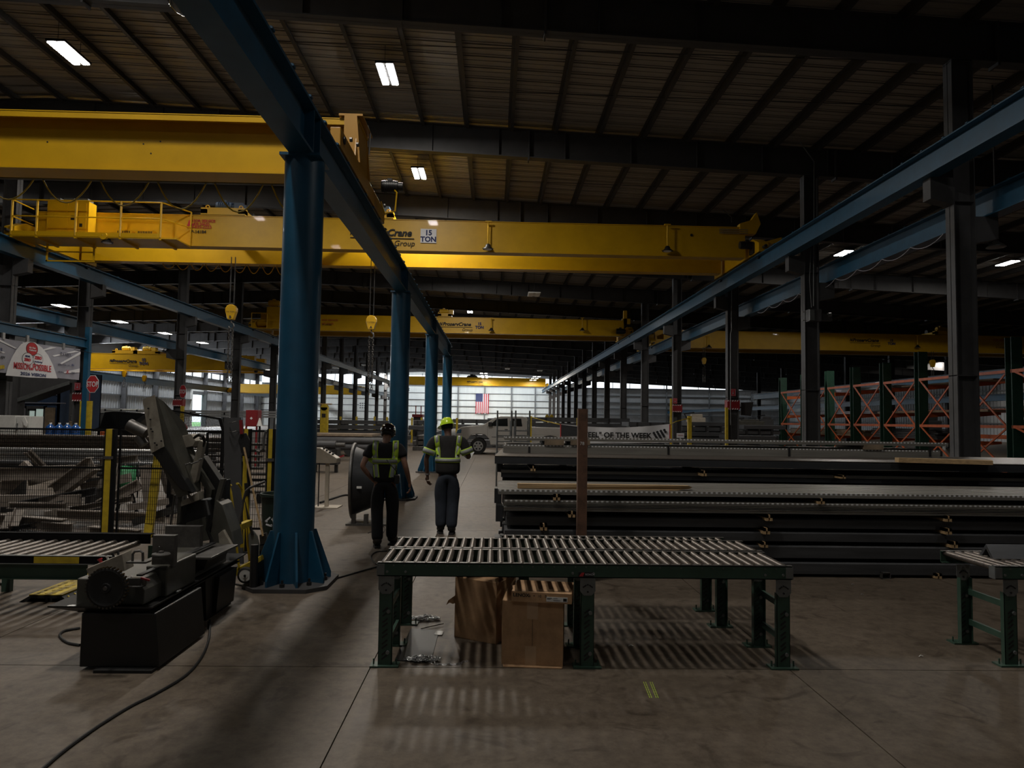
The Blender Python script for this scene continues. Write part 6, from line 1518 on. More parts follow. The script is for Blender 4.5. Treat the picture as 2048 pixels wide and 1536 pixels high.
# white banner below the low runway, hanging along the bay
bx_ = -17.52
ya, yb = 22.0, 29.2
def bz(y, f): # f 0 bottom .. 1 top
    return CAMZ + 1.42 + f * 1.30 - .08 * math.sin((y - ya) / (yb - ya) * math.pi) * (f)
t = thing('banner', 'white and grey safety banner with a red slogan hanging under the low runway', 'banner', (bx_, 26, CAMZ + 1.4))
vs = []; fs = []; ny, nz_ = 24, 4
for i in range(ny + 1):
    for j in range(nz_ + 1):
        y = ya + (yb - ya) * i / ny; vs.append((bx_ + 0.012 * math.sin(i * 1.3 + j), y, bz(y, j / nz_)))
k = len(vs); vs += [(x - .012, y, z) for x, y, z in vs]
for i in range(ny):
    for j in range(nz_):
        a = i * (nz_ + 1) + j; f = (a, a + nz_ + 1, a + nz_ + 2, a + 1); fs.append(f); fs.append(tuple(x + k for x in reversed(f)))
put('sheet', MB().add(vs, fs), 'vinylgrey', t, smooth=True)
XS = bx_ + .034
def yz(u, v):
    """point on the banner plane seen at a pixel"""
    d = M3 @ _cam(u, v); s_ = (XS - 0) / d.x; return (d.y * s_, CAMZ + d.z * s_)
ell = []
P0 = [(12, 751), (16, 735), (24, 715), (33, 700), (43, 688), (55, 683), (70, 685), (84, 695), (96, 710), (106, 730), (112, 748), (115, 757), (60, 755)]
put('white_dome', MB().prism([yz(u, v) for u, v in P0], 'X', XS - .012, XS), 'vinyl', t)
rays = MB()
for k in range(16):
    a = R(8 + k * 11); c = yz(64, 745); L0, L1 = 1.5, 3.4
    q = [(c[0] + L * math.cos(a + da) * 1.3, c[1] + L * math.sin(a + da) * .62) for L, da in ((L0, -.03), (L1, -.04), (L1, .04), (L0, .03))]
    q = [(min(max(y, ya + .02), yb - .02), min(max(z, CAMZ + 1.45), CAMZ + 2.62)) for y, z in q]
    if k % 2 == 0: rays.prism(q, 'X', XS - .016, XS - .009)
put('ray', rays, 'vinyl', t, kind='stuff')
def disc(u, v, ru, m1, off=.004, rim=True):
    c = yz(u, v); c2 = yz(u + ru, v); r = abs(c2[0] - c[0]); rz = ru * 1.0 / FPX * c[0] * 1.12
    for (f, m_, o_) in ((1.08, 'ink', off), (1, m1, off + .003)):
        put('circle', MB().prism([(c[0] + r * f * math.cos(a * math.pi / 12), c[1] + rz * f * math.sin(a * math.pi / 12)) for a in range(24)], 'X', XS + o_ - .003, XS + o_), m_, t)
disc(64, 698, 11, 'stopred'); disc(55, 718, 10.5, 'vinyl', .01); disc(75.5, 719, 9.5, 'vinyl', .01)
def bl_(s, u, v, hpx, m_, wpx, bold=.0):
    c = yz(u, v); size = hpx / FPX * c[0] * 1.38
    o = lettering(s, size, m_, (XS + .02, c[0], c[1]), FACEX, t, align='CENTER', bold=bold)
    y0_, y1_ = yz(u - wpx / 2, v)[0], yz(u + wpx / 2, v)[0]; o.scale = (abs(y1_ - y0_) / max(.01, o.dimensions.x), 1, 1); return o
bl_("It's Our", 64, 697, 3.0, 'vinyl', 13, .004); bl_('Culture!', 64.5, 702, 3.0, 'vinyl', 14, .004)
bl_('GOAL', 54.5, 714, 3, 'navyink', 10.5, .008); bl_('ZERO', 54, 722, 5, 'inkred', 13.5, .012)
bl_('ZERO', 75.5, 718.5, 5.5, 'inkred', 14.5, .012); bl_('Incidents', 75.5, 725, 2.6, 'navyink', 15, .004)
o = bl_('MISSION', 43, 738.5, 13, 'inkred', 33, .006); o = bl_('POSSIBLE', 83, 742, 12.5, 'inkred', 37, .006); bl_('-', 62, 741, 10, 'inkred', 3, .03)
bl_('2026 VISION', 66, 752, 6.2, 'navyink', 51, .003)
for s_, u, v, h_, m_, w__ in (('INTSEL', 131, 711, 6, 'inkgrey', 23), ('MAIN', 119, 731, 4, 'inkgrey', 7), ('STEEL CO', 131, 731.5, 2.5, 'inkgrey', 15), ('ALL', 145, 732, 4, 'navyink', 6), ('BULL', 121, 745.5, 3, 'inkgrey', 10), ('X', 134, 747.5, 8, 'inkred', 6), ('EMI', 145, 748, 4, 'inkgrey', 6), ('EL', 2, 702, 6, 'navyink', 5), ('AJW', 4.5, 717, 5, 'ink', 9)): bl_(s_, u, v, h_, m_, w__, .003)
put('yellow_patch', MB().prism([yz(*p) for p in ((0, 731), (8, 730), (9, 737), (0, 738))], 'X', XS, XS + .01), 'yellow2', t)
for u, v in ((8, 672), (56, 677), (128, 692)):
    c = yz(u, v); put('hanging_clip', MB().box(bx_ - .02, bx_ + .04, c[0] - .06, c[0] + .06, c[1] - .12, c[1] + .12), 'bright', t)
c = yz(149, 699); put('rope', MB().cyl((bx_, c[0], c[1]), (-17.5, 30.0, at(177, 706, 30).z), .012, 5), 'black', t)

# black SUV, tool boxes, white bundles
def suv(label, u0, u1, Y, vt, m='gloss'):
    xa, xb = at(u0, 840, Y).x, at(u1, 840, Y).x; L = xb - xa; t = thing('suv', label, 'car', ((xa + xb) / 2, Y, 0)); H = at(u0, vt, Y).z
    pr = [(0, .35), (0, .95), (.08 * L, 1.05), (.1 * L, 1.1), (.16 * L, H * .97), (.3 * L, H), (.85 * L, H * .97), (L * .98, 1.2), (L, .9), (L, .35), (.86 * L, .35), (.84 * L, .65), (.72 * L, .65), (.7 * L, .35), (.3 * L, .35), (.28 * L, .65), (.16 * L, .65), (.14 * L, .35)]
    put('body', MB().prism([(xa + a, b) for a, b in pr], 'Y', Y, Y + 1.9), m, t, bevel=.03)
    put('side_window', MB().solid([(xa + .14 * L, Y - .01, 1.15), (xa + .185 * L, Y - .01, H * .9), (xa + .34 * L, Y - .01, H * .92), (xa + .34 * L, Y - .01, 1.15)], (0, .02, 0)), 'glass', t)
    put('side_window', MB().solid([(xa + .37 * L, Y - .01, 1.15), (xa + .37 * L, Y - .01, H * .92), (xa + .8 * L, Y - .01, H * .9), (xa + .9 * L, Y - .01, 1.15)], (0, .02, 0)), 'glass', t)
    put('door_trim', MB().box(xa + .2 * L, xa + .8 * L, Y - .015, Y, .62, .66), 'chrome', t)
    for f in (.22, .78):
        w_ = put('wheel', MB().cyl((xa + f * L, Y - .02, .36), (xa + f * L, Y + .25, .36), .36, 22), 'rubber', t); put('hub', MB().cyl((xa + f * L, Y - .03, .36), (xa + f * L, Y - .01, .36), .2, 12), 'bright', w_)
suv('black car behind the fence, left of the saw head', 186, 322, 36.5, 822)
farbundle('white wrapped long bundle behind the black car', 186, 292, 47, 817, 826, 'white', 2, 'pale long bundles', 1.0)
farbundle('pale long bundle in the back, right of the saw head', 333, 560, 52, 820, 834, 'wallgrey', 3, 'pale long bundles', 1.0)
for i_ in (12, 13): pass
def stand(label, u0, u1, Y, v, m='black'):
    xa, xb = at(u0, 860, Y).x, at(u1, 860, Y).x; z = at((u0 + u1) / 2, v, Y).z
    mb = MB()
    for f in (.1, .5, .9): mb.box(xa + (xb - xa) * f - .06, xa + (xb - xa) * f + .06, Y, Y + .9, 0, z)
    single('bundle_rack', mb, m, label, 'rack')
stand('dark trestles under the white bundle behind the black car', 186, 292, 47, 826.5); stand('dark trestles under the pale bundle right of the saw head', 333, 560, 52, 834.5)
t = thing('tool_cabinet', 'dark red steel cabinet on a stand left of the nearest blue column', 'cabinet', (at(503, 840, 24).x, 24, 0))
xa, xb = at(491, 840, 24).x, at(515, 840, 24).x; za, zb_ = at(500, 853, 24).z, at(500, 820, 24).z
put('body', MB().box(xa, xb, 24, 24.4, za, zb_), 'red', t, bevel=.01); put('door', MB().box(xa + .02, xb - .02, 23.98, 24, za + .02, zb_ - .02), 'red', t); put('emblem', MB().prism([((xa + xb) / 2, (za + zb_) / 2 - .05), ((xa + xb) / 2 + .05, (za + zb_) / 2), ((xa + xb) / 2, (za + zb_) / 2 + .05), ((xa + xb) / 2 - .05, (za + zb_) / 2)], 'Y', 23.97, 23.98), 'vinyl', t)
put('leg', MB().box(xa, xa + .05, 24, 24.05, 0, za).box(xb - .05, xb, 24, 24.05, 0, za), 'red', t)
t = thing('traffic_cone', 'small pale traffic cone right of the red cabinet', 'cone', (at(519, 850, 24).x, 24, 0))
x = at(519, 850, 24).x; put('stand_post', MB().box(x - .03, x + .03, 24, 24.06, 0, at(519, 852, 24).z), 'black', t); put('cone', MB().cyl((x, 24, at(519, 852, 24).z), (x, 24, at(519, 836, 24).z), .1, 12, .02), 'white', t)
t = thing('red_tarp', 'crumpled dark red sheet below the second stop sign', 'cover', (at(357, 860, 32).x, 32, 0))
put('sheet', MB().solid([at(u, v, 32) for u, v in ((346, 853), (350, 847), (362, 848), (367, 856), (364, 862), (348, 862))], (0, .5, 0)), 'red', t, bevel=.03); put('stand_leg', MB().box(at(355, 860, 32).x - .05, at(355, 860, 32).x + .05, 32.1, 32.4, 0, at(355, 862, 32).z), 'black', t)
for k, (u, v, lb_) in enumerate(((206, 866, 'orange bucket behind the fence'), (188, 866, 'white bucket behind the fence'))):
    Y = 18; p = at(u, v + 6, Y); r_ = 5.5 / FPX * Y
    b_ = thing('bucket', lb_, 'bucket', (p.x, Y, 0)); put('pail', MB().cyl((p.x, Y, p.z), (p.x, Y, at(u, v - 3, Y).z), r_ * .85, 16, r_), 'orange' if k == 0 else 'white', b_)
    put('stand', MB().cyl((p.x, Y, 0), (p.x, Y, p.z), .03, 8).cyl((p.x, Y, p.z - .02), (p.x, Y, p.z), r_ * 1.1, 16), 'black', b_)

# yellow drum shaped things far behind (post with cap)
t = thing('yellow_guard', 'yellow guarded machine far behind, right of the nearest blue column', 'machine', (at(658, 830, 46).x, 46, 0))
xa = at(658, 830, 46).x; put('guard_body', MB().box(xa - .22, xa + .22, 44.6, 45.0, 0, at(658, 815, 45).z).cyl((xa, 44.6, at(658, 815, 45).z), (xa, 45, at(658, 815, 45).z), .22, 16), 'yellow2', t); put('window', MB().box(xa - .12, xa + .12, 44.58, 44.6, 1.75, 2.0), 'black', t)
put('canopy', MB().box(at(640, 830, 45).x, at(663, 830, 45).x, 44.8, 45.1, at(650, 809, 45).z, at(650, 808, 45).z + .03), 'wood', t)
k = 0
for (u, v0, Y, lb_) in ((681, 833, 50, 'left of the dark stacks'), (713, 833, 50, 'behind the helmet, left one'), (749, 833, 50, 'behind the helmet, middle one'), (774, 834, 50, 'behind the helmet, right one'), (824, 835, 50, 'left below the red truck'), (843, 835, 50, 'right below the red truck'), (914, 836, 42, 'right of the lime hard hat'), (1061, 832, 26, 'in front of the pickup bed'), (1155, 836, 26, 'behind the rusty post'), (1380, 832, 24.5, 'right of the column with the banner rope')):
    p = at(u, v0, Y); wd = {1061: .11, 1155: .06, 1380: .13}.get(u, .13)
    b_ = thing('bollard', 'yellow post ' + lb_, 'bollard', (p.x, Y, 0), 0, 'yellow posts')
    put('post', MB().box(p.x - wd / 2, p.x + wd / 2, Y, Y + wd, .01, p.z), 'yellow2', b_); put('foot', MB().box(p.x - wd, p.x + wd, Y - .05, Y + wd + .05, 0, .01), 'steel', b_)
for (u, lb_) in ((1094.5, 'left'), (1103.5, 'right')):
    p = at(u, 826, 60); single('wet_floor_cone', MB().prism([(p.x - .18, 1.75 - .0), (p.x + .18, 1.75), (p.x + .16, 2.15), (p.x + .06, 2.3), (p.x - .06, 2.3), (p.x - .16, 2.15)], 'Y', 60, 60.3).box(p.x - .05, p.x + .05, 60.1, 60.2, 0, 1.76), 'yellow2', '%s of two rounded yellow signs above the dark stacks' % lb_, 'sign', 'rounded yellow signs')
t = thing('red_truck', 'small red machine far behind between two blue columns', 'vehicle', (at(833, 834, 60).x, 60, 0))
xa, xb = at(824, 834, 60).x, at(845, 834, 60).x; put('bed', MB().box(xa, xb, 60, 61.5, 1.9, 2.15), 'red', t)
for f in (.3, .8): put('mast', MB().box(xa + (xb - xa) * f, xa + (xb - xa) * f + .08, 60, 60.08, 2.15, 2.9), 'red', t)
put('chassis', MB().box(xa + .1, xb - .1, 60.2, 61.3, .3, 1.9), 'black', t)
for f in (.2, .8): put('wheel', MB().cyl((xa + (xb - xa) * f, 60.1, .4), (xa + (xb - xa) * f, 60.5, .4), .4, 14), 'rubber', t)

# ================================================================= flag
fy = BACKY - .5
fx0, fx1 = at(951.5, 800, fy).x, at(977.5, 800, fy).x; fz1, fz0 = at(964, 787.5, fy).z, at(964, 827.5, fy).z
t = thing('flag', 'large national flag hung vertically on the bright back wall', 'flag', ((fx0 + fx1) / 2, fy, fz0))
W_ = fx1 - fx0; H_ = fz1 - fz0
for k in range(13):
    a = fx0 + W_ * k / 13; z1 = fz1 if (k >= 7) else fz1 - H_ * .4
    put('stripe', MB().box(a, a + W_ / 13, fy, fy + .03, fz0 + (.12 if k % 3 else 0), z1), 'flagred' if k % 2 == 0 else 'flagwhite', t)
put('canton', MB().box(fx0, fx0 + W_ * 7 / 13, fy, fy + .03, fz1 - H_ * .4, fz1), 'flagblue', t)
st_ = MB()
for i in range(9):
    for j in range(11):
        if (i + j) % 2 == 0:
            cx_, cz_ = fx0 + W_ * 7 / 13 * (i + 1) / 10, fz1 - H_ * .4 * (j + 1) / 12; r_ = W_ * .018
            st_.prism([(cx_ + r_ * (1 if q % 2 == 0 else .4) * math.sin(q * math.pi / 5), cz_ + r_ * (1 if q % 2 == 0 else .4) * math.cos(q * math.pi / 5)) for q in range(10)], 'Y', fy - .01, fy)
put('star', st_, 'flagwhite', t, kind='stuff')
put('pole', MB().cyl((fx0 - .2, fy + .05, fz1 + .03), (fx1 + .2, fy + .05, fz1 + .03), .04, 6), 'girt', t)
t = thing('wall_panel', 'small white panel with nine dark squares on the far wall', 'window', (at(725, 810, BACKY - .5).x, BACKY - .5, at(725, 818, BACKY).z))
wx0_, wx1_ = at(718, 810, BACKY - .5).x, at(732, 810, BACKY - .5).x; wz0_, wz1_ = at(725, 818, BACKY - .5).z, at(725, 804, BACKY - .5).z
put('frame', MB().box(wx0_, wx1_, BACKY - .5, BACKY - .4, wz0_, wz1_), 'wall', t)
for i in range(3):
    for j in range(3):
        a = wx0_ + (wx1_ - wx0_) * (.08 + .31 * i); b = wz0_ + (wz1_ - wz0_) * (.08 + .31 * j)
        put('pane', MB().box(a, a + (wx1_ - wx0_) * .22, BACKY - .52, BACKY - .5, b, b + (wz1_ - wz0_) * .2), 'girt', t)

# ================================================================= pickup truck
YT = 35.0
xf = at(909, 860, YT).x
t = thing('pickup_truck', 'white four door pickup truck parked in the middle of the hall', 'pickup truck', (xf + 3, YT, 0))
S_ = 1.0
prof = [(.02, .62), (.0, .78), (.04, .98), (.15, 1.22), (.32, 1.36), (.9, 1.44), (1.42, 1.47), (2.05, 1.86), (2.3, 1.94), (3.5, 1.95), (3.72, 1.88), (3.82, 1.42), (6.15, 1.40), (6.2, .72), (5.5, .52), (5.42, .78), (5.2, .95), (4.9, 1.0), (4.6, .95), (4.4, .78), (4.3, .5), (1.85, .48), (1.78, .78), (1.56, 1.0), (1.2, 1.04), (.86, .98), (.66, .76), (.6, .52)]
put('body', MB().prism([(xf + a, b) for a, b in prof], 'Y', YT, YT + 1.95), 'truckwhite', t, bevel=.03)
put('side_window', MB().solid([(xf + a, YT - .012, b) for a, b in ((1.75, 1.44), (2.14, 1.80), (2.7, 1.84), (2.72, 1.44))], (0, .02, 0)), 'glass', t)
put('side_window', MB().solid([(xf + a, YT - .012, b) for a, b in ((2.92, 1.44), (2.92, 1.84), (3.4, 1.84), (3.46, 1.44))], (0, .02, 0)), 'glass', t)
put('windscreen', MB().solid([(xf + 1.47, YT + .1, 1.475), (xf + 2.08, YT + .15, 1.88), (xf + 2.08, YT + 1.8, 1.88), (xf + 1.47, YT + 1.85, 1.475)], (-.01, 0, .012)), 'glass', t)
put('bumper', MB().box(xf - .12, xf + .45, YT - .01, YT + 1.96, .55, .80), 'chrome', t, bevel=.03)
put('headlight', MB().solid([(xf + .1, YT - .015, 1.04), (xf + .34, YT - .015, 1.06), (xf + .36, YT - .015, 1.25), (xf + .16, YT - .015, 1.22)], (0, .03, 0)), 'chrome', t)
put('mirror', MB().box(xf + 1.72, xf + 1.92, YT - .22, YT - .02, 1.42, 1.64), 'black', t, bevel=.02)
for (a, w_) in ((2.06, .16), (3.12, .16)): put('door_handle', MB().box(xf + a + .5, xf + a + .5 + w_, YT - .02, YT, 1.25, 1.29), 'chrome', t)
put('door_seam', MB().box(xf + 1.68, xf + 1.69, YT - .004, YT, .6, 1.44).box(xf + 2.8, xf + 2.81, YT - .004, YT, .55, 1.86).box(xf + 3.78, xf + 3.79, YT - .004, YT, .55, 1.42), 'black', t, kind='stuff')
put('body_moulding', MB().box(xf + 1.9, xf + 3.7, YT - .012, YT, .86, .90), 'plategrey', t)
put('bed_side', MB().box(xf + 3.9, xf + 6.1, YT - .01, YT + .05, 1.02, 1.38), 'truckwhite', t, bevel=.02)
put('running_board', MB().box(xf + 1.95, xf + 3.9, YT - .1, YT + .1, .38, .44), 'black', t)
for a in (1.22, 4.9):
    w_ = put('wheel', MB().cyl((xf + a, YT + .02, .41), (xf + a, YT + .3, .41), .41, 28), 'rubber', t); smooth_angle(w_)
    put('rim', MB().cyl((xf + a, YT - .005, .41), (xf + a, YT + .02, .41), .25, 24), 'bright', w_)
    sp_ = MB()
    for k in range(6):
        an = k * math.pi / 3; sp_.cyl((xf + a + .16 * math.cos(an), YT - .008, .41 + .16 * math.sin(an)), (xf + a + .16 * math.cos(an), YT - .004, .41 + .16 * math.sin(an)), .05, 8)
    put('rim_hole', sp_, 'black', w_, kind='stuff'); put('hub_cap', MB().cyl((xf + a, YT - .012, .41), (xf + a, YT - .003, .41), .07, 12), 'chrome', w_)
put('far_wheel', MB().cyl((xf + 1.22, YT + 1.65, .41), (xf + 1.22, YT + 1.93, .41), .41, 20).cyl((xf + 4.9, YT + 1.65, .41), (xf + 4.9, YT + 1.93, .41), .41, 20), 'rubber', t)

# banner "STEEL" OF THE WEEK
YB = 24.0
bp = [(1120, 848), (1170, 853.5), (1230, 855), (1290, 852.5), (1340, 848)]
t = thing('banner', 'wide white banner with black lettering tied between two yellow posts', 'banner', (at(1230, 880, YB).x, YB, at(1230, 885, YB).z))
vs = []; fs = []
N_ = 24
for i in range(N_ + 1):
    u = 1120 + 220 * i / N_; vt = 848 + 7 * math.sin(math.pi * i / N_); 
    for j in range(4):
        p = at(u, vt + (886 - vt) * j / 3, YB); vs.append((p.x, YB + .03 * math.sin(i * .9 + j), p.z))
k = len(vs); vs += [(x, y + .012, z) for x, y, z in vs]
for i in range(N_):
    for j in range(3):
        a = i * 4 + j; f = (a, a + 1, a + 5, a + 4); fs.append(f); fs.append(tuple(q + k for q in reversed(f)))
put('sheet', MB().add(vs, fs), 'vinyl', t, smooth=True)
put('left_print', MB().prism([(at(u, v, YB).x, at(u, v, YB).z) for u, v in ((1121, 849), (1155, 853), (1154, 872), (1121, 872))], 'Y', YB - .045, YB - .04), 'darksteel2', t)
put('red_edge', MB().prism([(at(u, v, YB).x, at(u, v, YB).z) for u, v in ((1120, 848), (1122, 848), (1122, 886), (1120, 886))], 'Y', YB - .05, YB - .04).prism([(at(u, v, YB).x, at(u, v, YB).z) for u, v in ((1338, 848.5), (1340, 848), (1340, 886), (1338, 886))], 'Y', YB - .05, YB - .04), 'stopred', t)
tb_ = MB()
for i in range(5):
    for j in range(4 - i // 2):
        q = at(1307 + 7 * j + i * 2, 866 + 3.5 * i - 2 * j, YB); tb_.cyl((q.x, YB - .06, q.z), (q.x, YB - .045, q.z), .045, 10)
put('pipe_print', tb_, 'darksteel2', t, kind='stuff')
q = at(1154, 874, YB); o = lettering('"STEEL" OF THE WEEK', .255, 'ink', (q.x, YB - .055, q.z), FACE, t, bold=.008); o.scale.x = (at(1303, 870, YB).x - q.x) / o.dimensions.x
single('tie_rope', MB().tube([at(1062, 834, 25.9), at(1090, 842, 25), at(1120, 849, YB)], .018, 5), 'yellow2', 'rope from the left yellow post to the steel banner', 'rope')
single('tie_rope', MB().tube([at(1340, 849, YB), at(1352, 843, 24.3), at(1379, 836, 24.5)], .018, 5), 'yellow2', 'rope from the steel banner to the right yellow post', 'rope')
q = at(1361, 871, 23.5); o = single('notice_sign', MB().box(q.x - .13, q.x + .13, 23.5, 23.52, q.z - .08, q.z + .08).box(q.x - .02, q.x + .02, 23.52, 23.54, 0, q.z), 'vinyl', 'small white notice with red print right of the banner', 'sign')
for k in range(3): pass
lettering('NOTICE', .05, 'inkred', (q.x - .1, 23.49, q.z - .01), FACE, o)
# rolling ladders of grey tube behind the left end of the stack
for (ua, ub, lb_) in ((994.5, 1023, 'left of the two grey tube platforms before the pickup'), (1031, 1059, 'right of the two grey tube platforms before the pickup')):
    Y = 16.5; t = thing('rolling_ladder', lb_, 'ladder', (at((ua + ub) / 2, 860, Y).x, Y, 0), 0, 'grey tube platforms')
    xa, xb = at(ua, 860, Y).x, at(ub, 860, Y).x; zt_ = at(ua, 821, Y).z
    for yy in (Y, Y + .9):
        for xx in (xa, xb): put('upright', MB().cyl((xx, yy, 0), (xx, yy, zt_ - (0 if yy == Y else .25)), .02, 8), 'plategrey', t)
    for v in (861.5, 871.5, 883, 893, 903): 
        z = at(ua, v, Y).z; put('rung', MB().box(xa, xb, Y - .01, Y + .1, z - .015, z + .015), 'plategrey', t)
    put('platform', MB().box(xa, xb, Y, Y + .9, at(ua, 904, Y).z - .04, at(ua, 904, Y).z), 'colgrey', t)

# ================================================================= cantilever rack on the right
XR = 18.5
ry = [23.8, 26.5, 29.1, 31.8, 34.5, 37.2, 40.2, 43.3]
zR = CAMZ + 2.98
names = ['nearest green rack upright at the right edge', 'green rack upright hidden behind the near right column', 'third nearest green rack upright', 'fourth nearest green rack upright', 'fifth nearest green rack upright', 'sixth nearest green rack upright', 'seventh nearest green rack upright, behind a grey column', 'farthest green rack upright']
t = thing('cantilever_rack', 'long green and orange steel storage rack along the right side', 'storage rack', (XR, 24.3, 0))
for y in ry:
    H = zR + (.25 if y < 31 else 0)
    u_ = put('upright', MB().prism(ipoly(XR, 0, .0, 0, 0, 0) if False else [(XR - .2, y - .16), (XR + .2, y - .16), (XR + .2, y - .13), (XR + .02, y - .13), (XR + .02, y + .13), (XR + .2, y + .13), (XR + .2, y + .16), (XR - .2, y + .16), (XR - .2, y + .13), (XR - .02, y + .13), (XR - .02, y - .13), (XR - .2, y - .13)], 'Z', 0, H), 'rackgreen', t)
    put('base_foot', MB().box(XR - .15, XR + 1.6, y - .13, y + .13, 0, .22), 'rackgreen', u_)
    for z in (1.2, 2.35, 3.55): put('arm', MB().solid([(XR + .2, y - .06, z - .22), (XR + 1.5, y - .06, z - .1), (XR + 1.5, y - .06, z), (XR + .2, y - .06, z)], (0, .12, 0)), 'orange', t)
for a, b in zip(ry[:-1], ry[1:]):
    a_, b_ = a + .16, b - .16; x = XR - .17
    for z in (.2, 1.78, 3.76): put('brace_beam', MB().box(x - .03, x + .03, a_, b_, z - .055, z + .055), 'orange', t)
    for (z0, z1) in ((.2, 1.78), (1.78, 3.76)):
        put('cross_brace', MB().bar((x, a_, z0), (x, b_, z1), .04, .06), 'orange', t); put('cross_brace', MB().bar((x + .05, a_, z1), (x + .05, b_, z0), .04, .06), 'orange', t)
for z in (1.42, 2.45, 3.6): put('beam_rail', MB().box(XR + 1.44, XR + 1.5, 23.8, 43.3, z - .12, z + .04), 'orange', t)
put('brace_beam', MB().box(XR - .2, XR - .14, 21.3, 23.7, 1.78 - .055, 1.78 + .055).box(XR - .2, XR - .14, 21.3, 23.7, 3.7, 3.82), 'orange', t)
put('cross_brace', MB().bar((XR - .17, 21.6, 1.0), (XR - .17, 23.6, 1.78), .04, .07).bar((XR - .17, 21.6, 2.9), (XR - .17, 23.6, 3.76), .04, .07).bar((XR - .17, 21.6, .9), (XR - .17, 23.6, 0.3), .04, .07), 'orange', t)
# loads on the arms
ld = [(25.2, 31.0, 3.55, .06, 'wood2', 'timber sheets'), (31.5, 36.5, 3.55, .16, 'plategrey', 'grey steel sheets'), (37.0, 42.5, 3.55, .14, 'vinylgrey', 'wrapped sheets'), (25.5, 33.0, 2.35, .10, 'wood2', 'brown planks'), (33.6, 43.0, 2.35, .15, 'vinylgrey', 'pale wrapped sheets'), (28.5, 33.6, 1.2, .45, 'colgrey', 'grey crumpled pipes'), (34.2, 37.2, 1.2, .32, 'wood2', 'timber crates'), (38.0, 43.0, 1.2, .35, 'wood2', 'timber planks')]
lvl = {3.55: 'top', 2.35: 'middle', 1.2: 'lower'}
for (a, b, z, h, m_, nm) in ld:
    mb = MB(); n = max(1, int(h / .07))
    for k in range(n): mb.box(XR + .28 + .02 * (k % 2), XR + 1.4 - .03 * (k % 3), a + .08 * (k % 3), b - .1 * (k % 2), z + .004 + k * h / n, z + (k + .85) * h / n)
    single('sheet_pack', mb, m_, '%s on the %s arms of the orange rack, %s' % (nm, lvl[z], 'near half' if a < 31 else ('middle' if a < 36 else 'far end')), 'sheet pack', 'loads on the rack')
# equipment behind the rack
for k, (u, v0, v1, Y, w_, m_, lb_) in enumerate(((1865, 822, 870, 40, 1.2, 'black', 'black machine behind the rack, left of the near right column'), (1535, 833, 846, 48, .9, 'colgrey', 'grey box machine between the columns beside the rack'), (1500, 839, 846, 46, 2.0, 'sawgrey', 'low cluttered bench behind the grey column'), (1395, 828, 846, 45, 1.1, 'beige', 'pale machine above the stack right of the yellow post'))):
    p0, p1 = at(u, v1, Y), at(u, v0, Y)
    t = thing('machine', lb_, 'machine', (p0.x, Y, 0)); put('body', MB().box(p0.x - w_ / 2, p0.x + w_ / 2, Y, Y + .8, 0 if v1 > 860 else 0, p0.z + (p1.z - p0.z) * .6), m_, t, bevel=.03)
    put('head', MB().box(p0.x - w_ * .3, p0.x + w_ * .35, Y + .1, Y + .6, p0.z + (p1.z - p0.z) * .6, p1.z), m_, t, bevel=.03); put('hose', MB().tube([(p0.x - w_ * .5, Y, p0.z), (p0.x - w_ * .8, Y, p1.z), (p0.x - w_ * .2, Y, p1.z + .1)], .05, 6), 'black', t)
t = thing('tilted_panel', 'dark tilted panel hanging beside the right column with the red band', 'panel', (at(1492, 820, 30.4).x, 30.4, at(1492, 832, 30.4).z))
put('panel', MB().solid([at(1482, 805, 30.4), at(1507, 804, 30.4), at(1502, 832, 30.4), at(1482, 830, 30.4)], (0, .08, 0)), 'steelgrey', t); put('mount', MB().bar(at(1478, 815, 30.35), at(1484, 815, 30.4), .06), 'steelgrey', t)
t = thing('loudspeaker_box', 'grey junction box and camera strapped to the tall right column', 'junction box', (at(1622, 632, 22.3).x, 22.4, at(1622, 645, 22.3).z))
a, b = at(1612, 644, 22.4), at(1636, 621, 22.4)
put('box', MB().box(a.x, b.x, 22.15, 22.42, a.z, b.z), 'colgrey', t); put('front_lid', MB().box(a.x, a.x + .16, 22.12, 22.15, a.z + .02, b.z - .02), 'plategrey', t)
put('side_arm', MB().box(b.x, at(1662, 630, 22.4).x, 22.3, 22.45, at(1650, 642, 22.4).z, at(1650, 630, 22.4).z), 'steelgrey', t); put('camera_head', MB().cyl(at(1656, 630, 22.3), at(1662, 630, 22.3), .07, 12), 'plategrey', t)
put('strap', MB().box(a.x - .12, b.x + .05, 22.4, 22.44, a.z + .05, a.z + .07).box(a.x - .12, b.x + .05, 22.4, 22.44, b.z - .07, b.z - .05), 'galv', t)
for (us, lb_, Y, r_) in (([(1600, 283), (1604, 290), (1628, 323), (1628, 440), (1627, 560), (1627, 612)], 'thin pale conduit running down the tall right column', 22.5, .018), ([(1446, 420), (1463, 434), (1463, 445)], 'short pale conduit above the end of the wide crane', 30.0, .02), ([(1463, 560), (1463, 660), (1461, 668), (1461, 850)], 'pale conduit down the third right column', 29.9, .018), ([(1622, 500), (1619, 560), (1623, 615)], 'loose wire hanging on the tall right column', 22.4, .010)):
    single('conduit', MB().tube([at(u, v, Y) for u, v in us], r_, 6), 'plategrey', lb_, 'conduit')
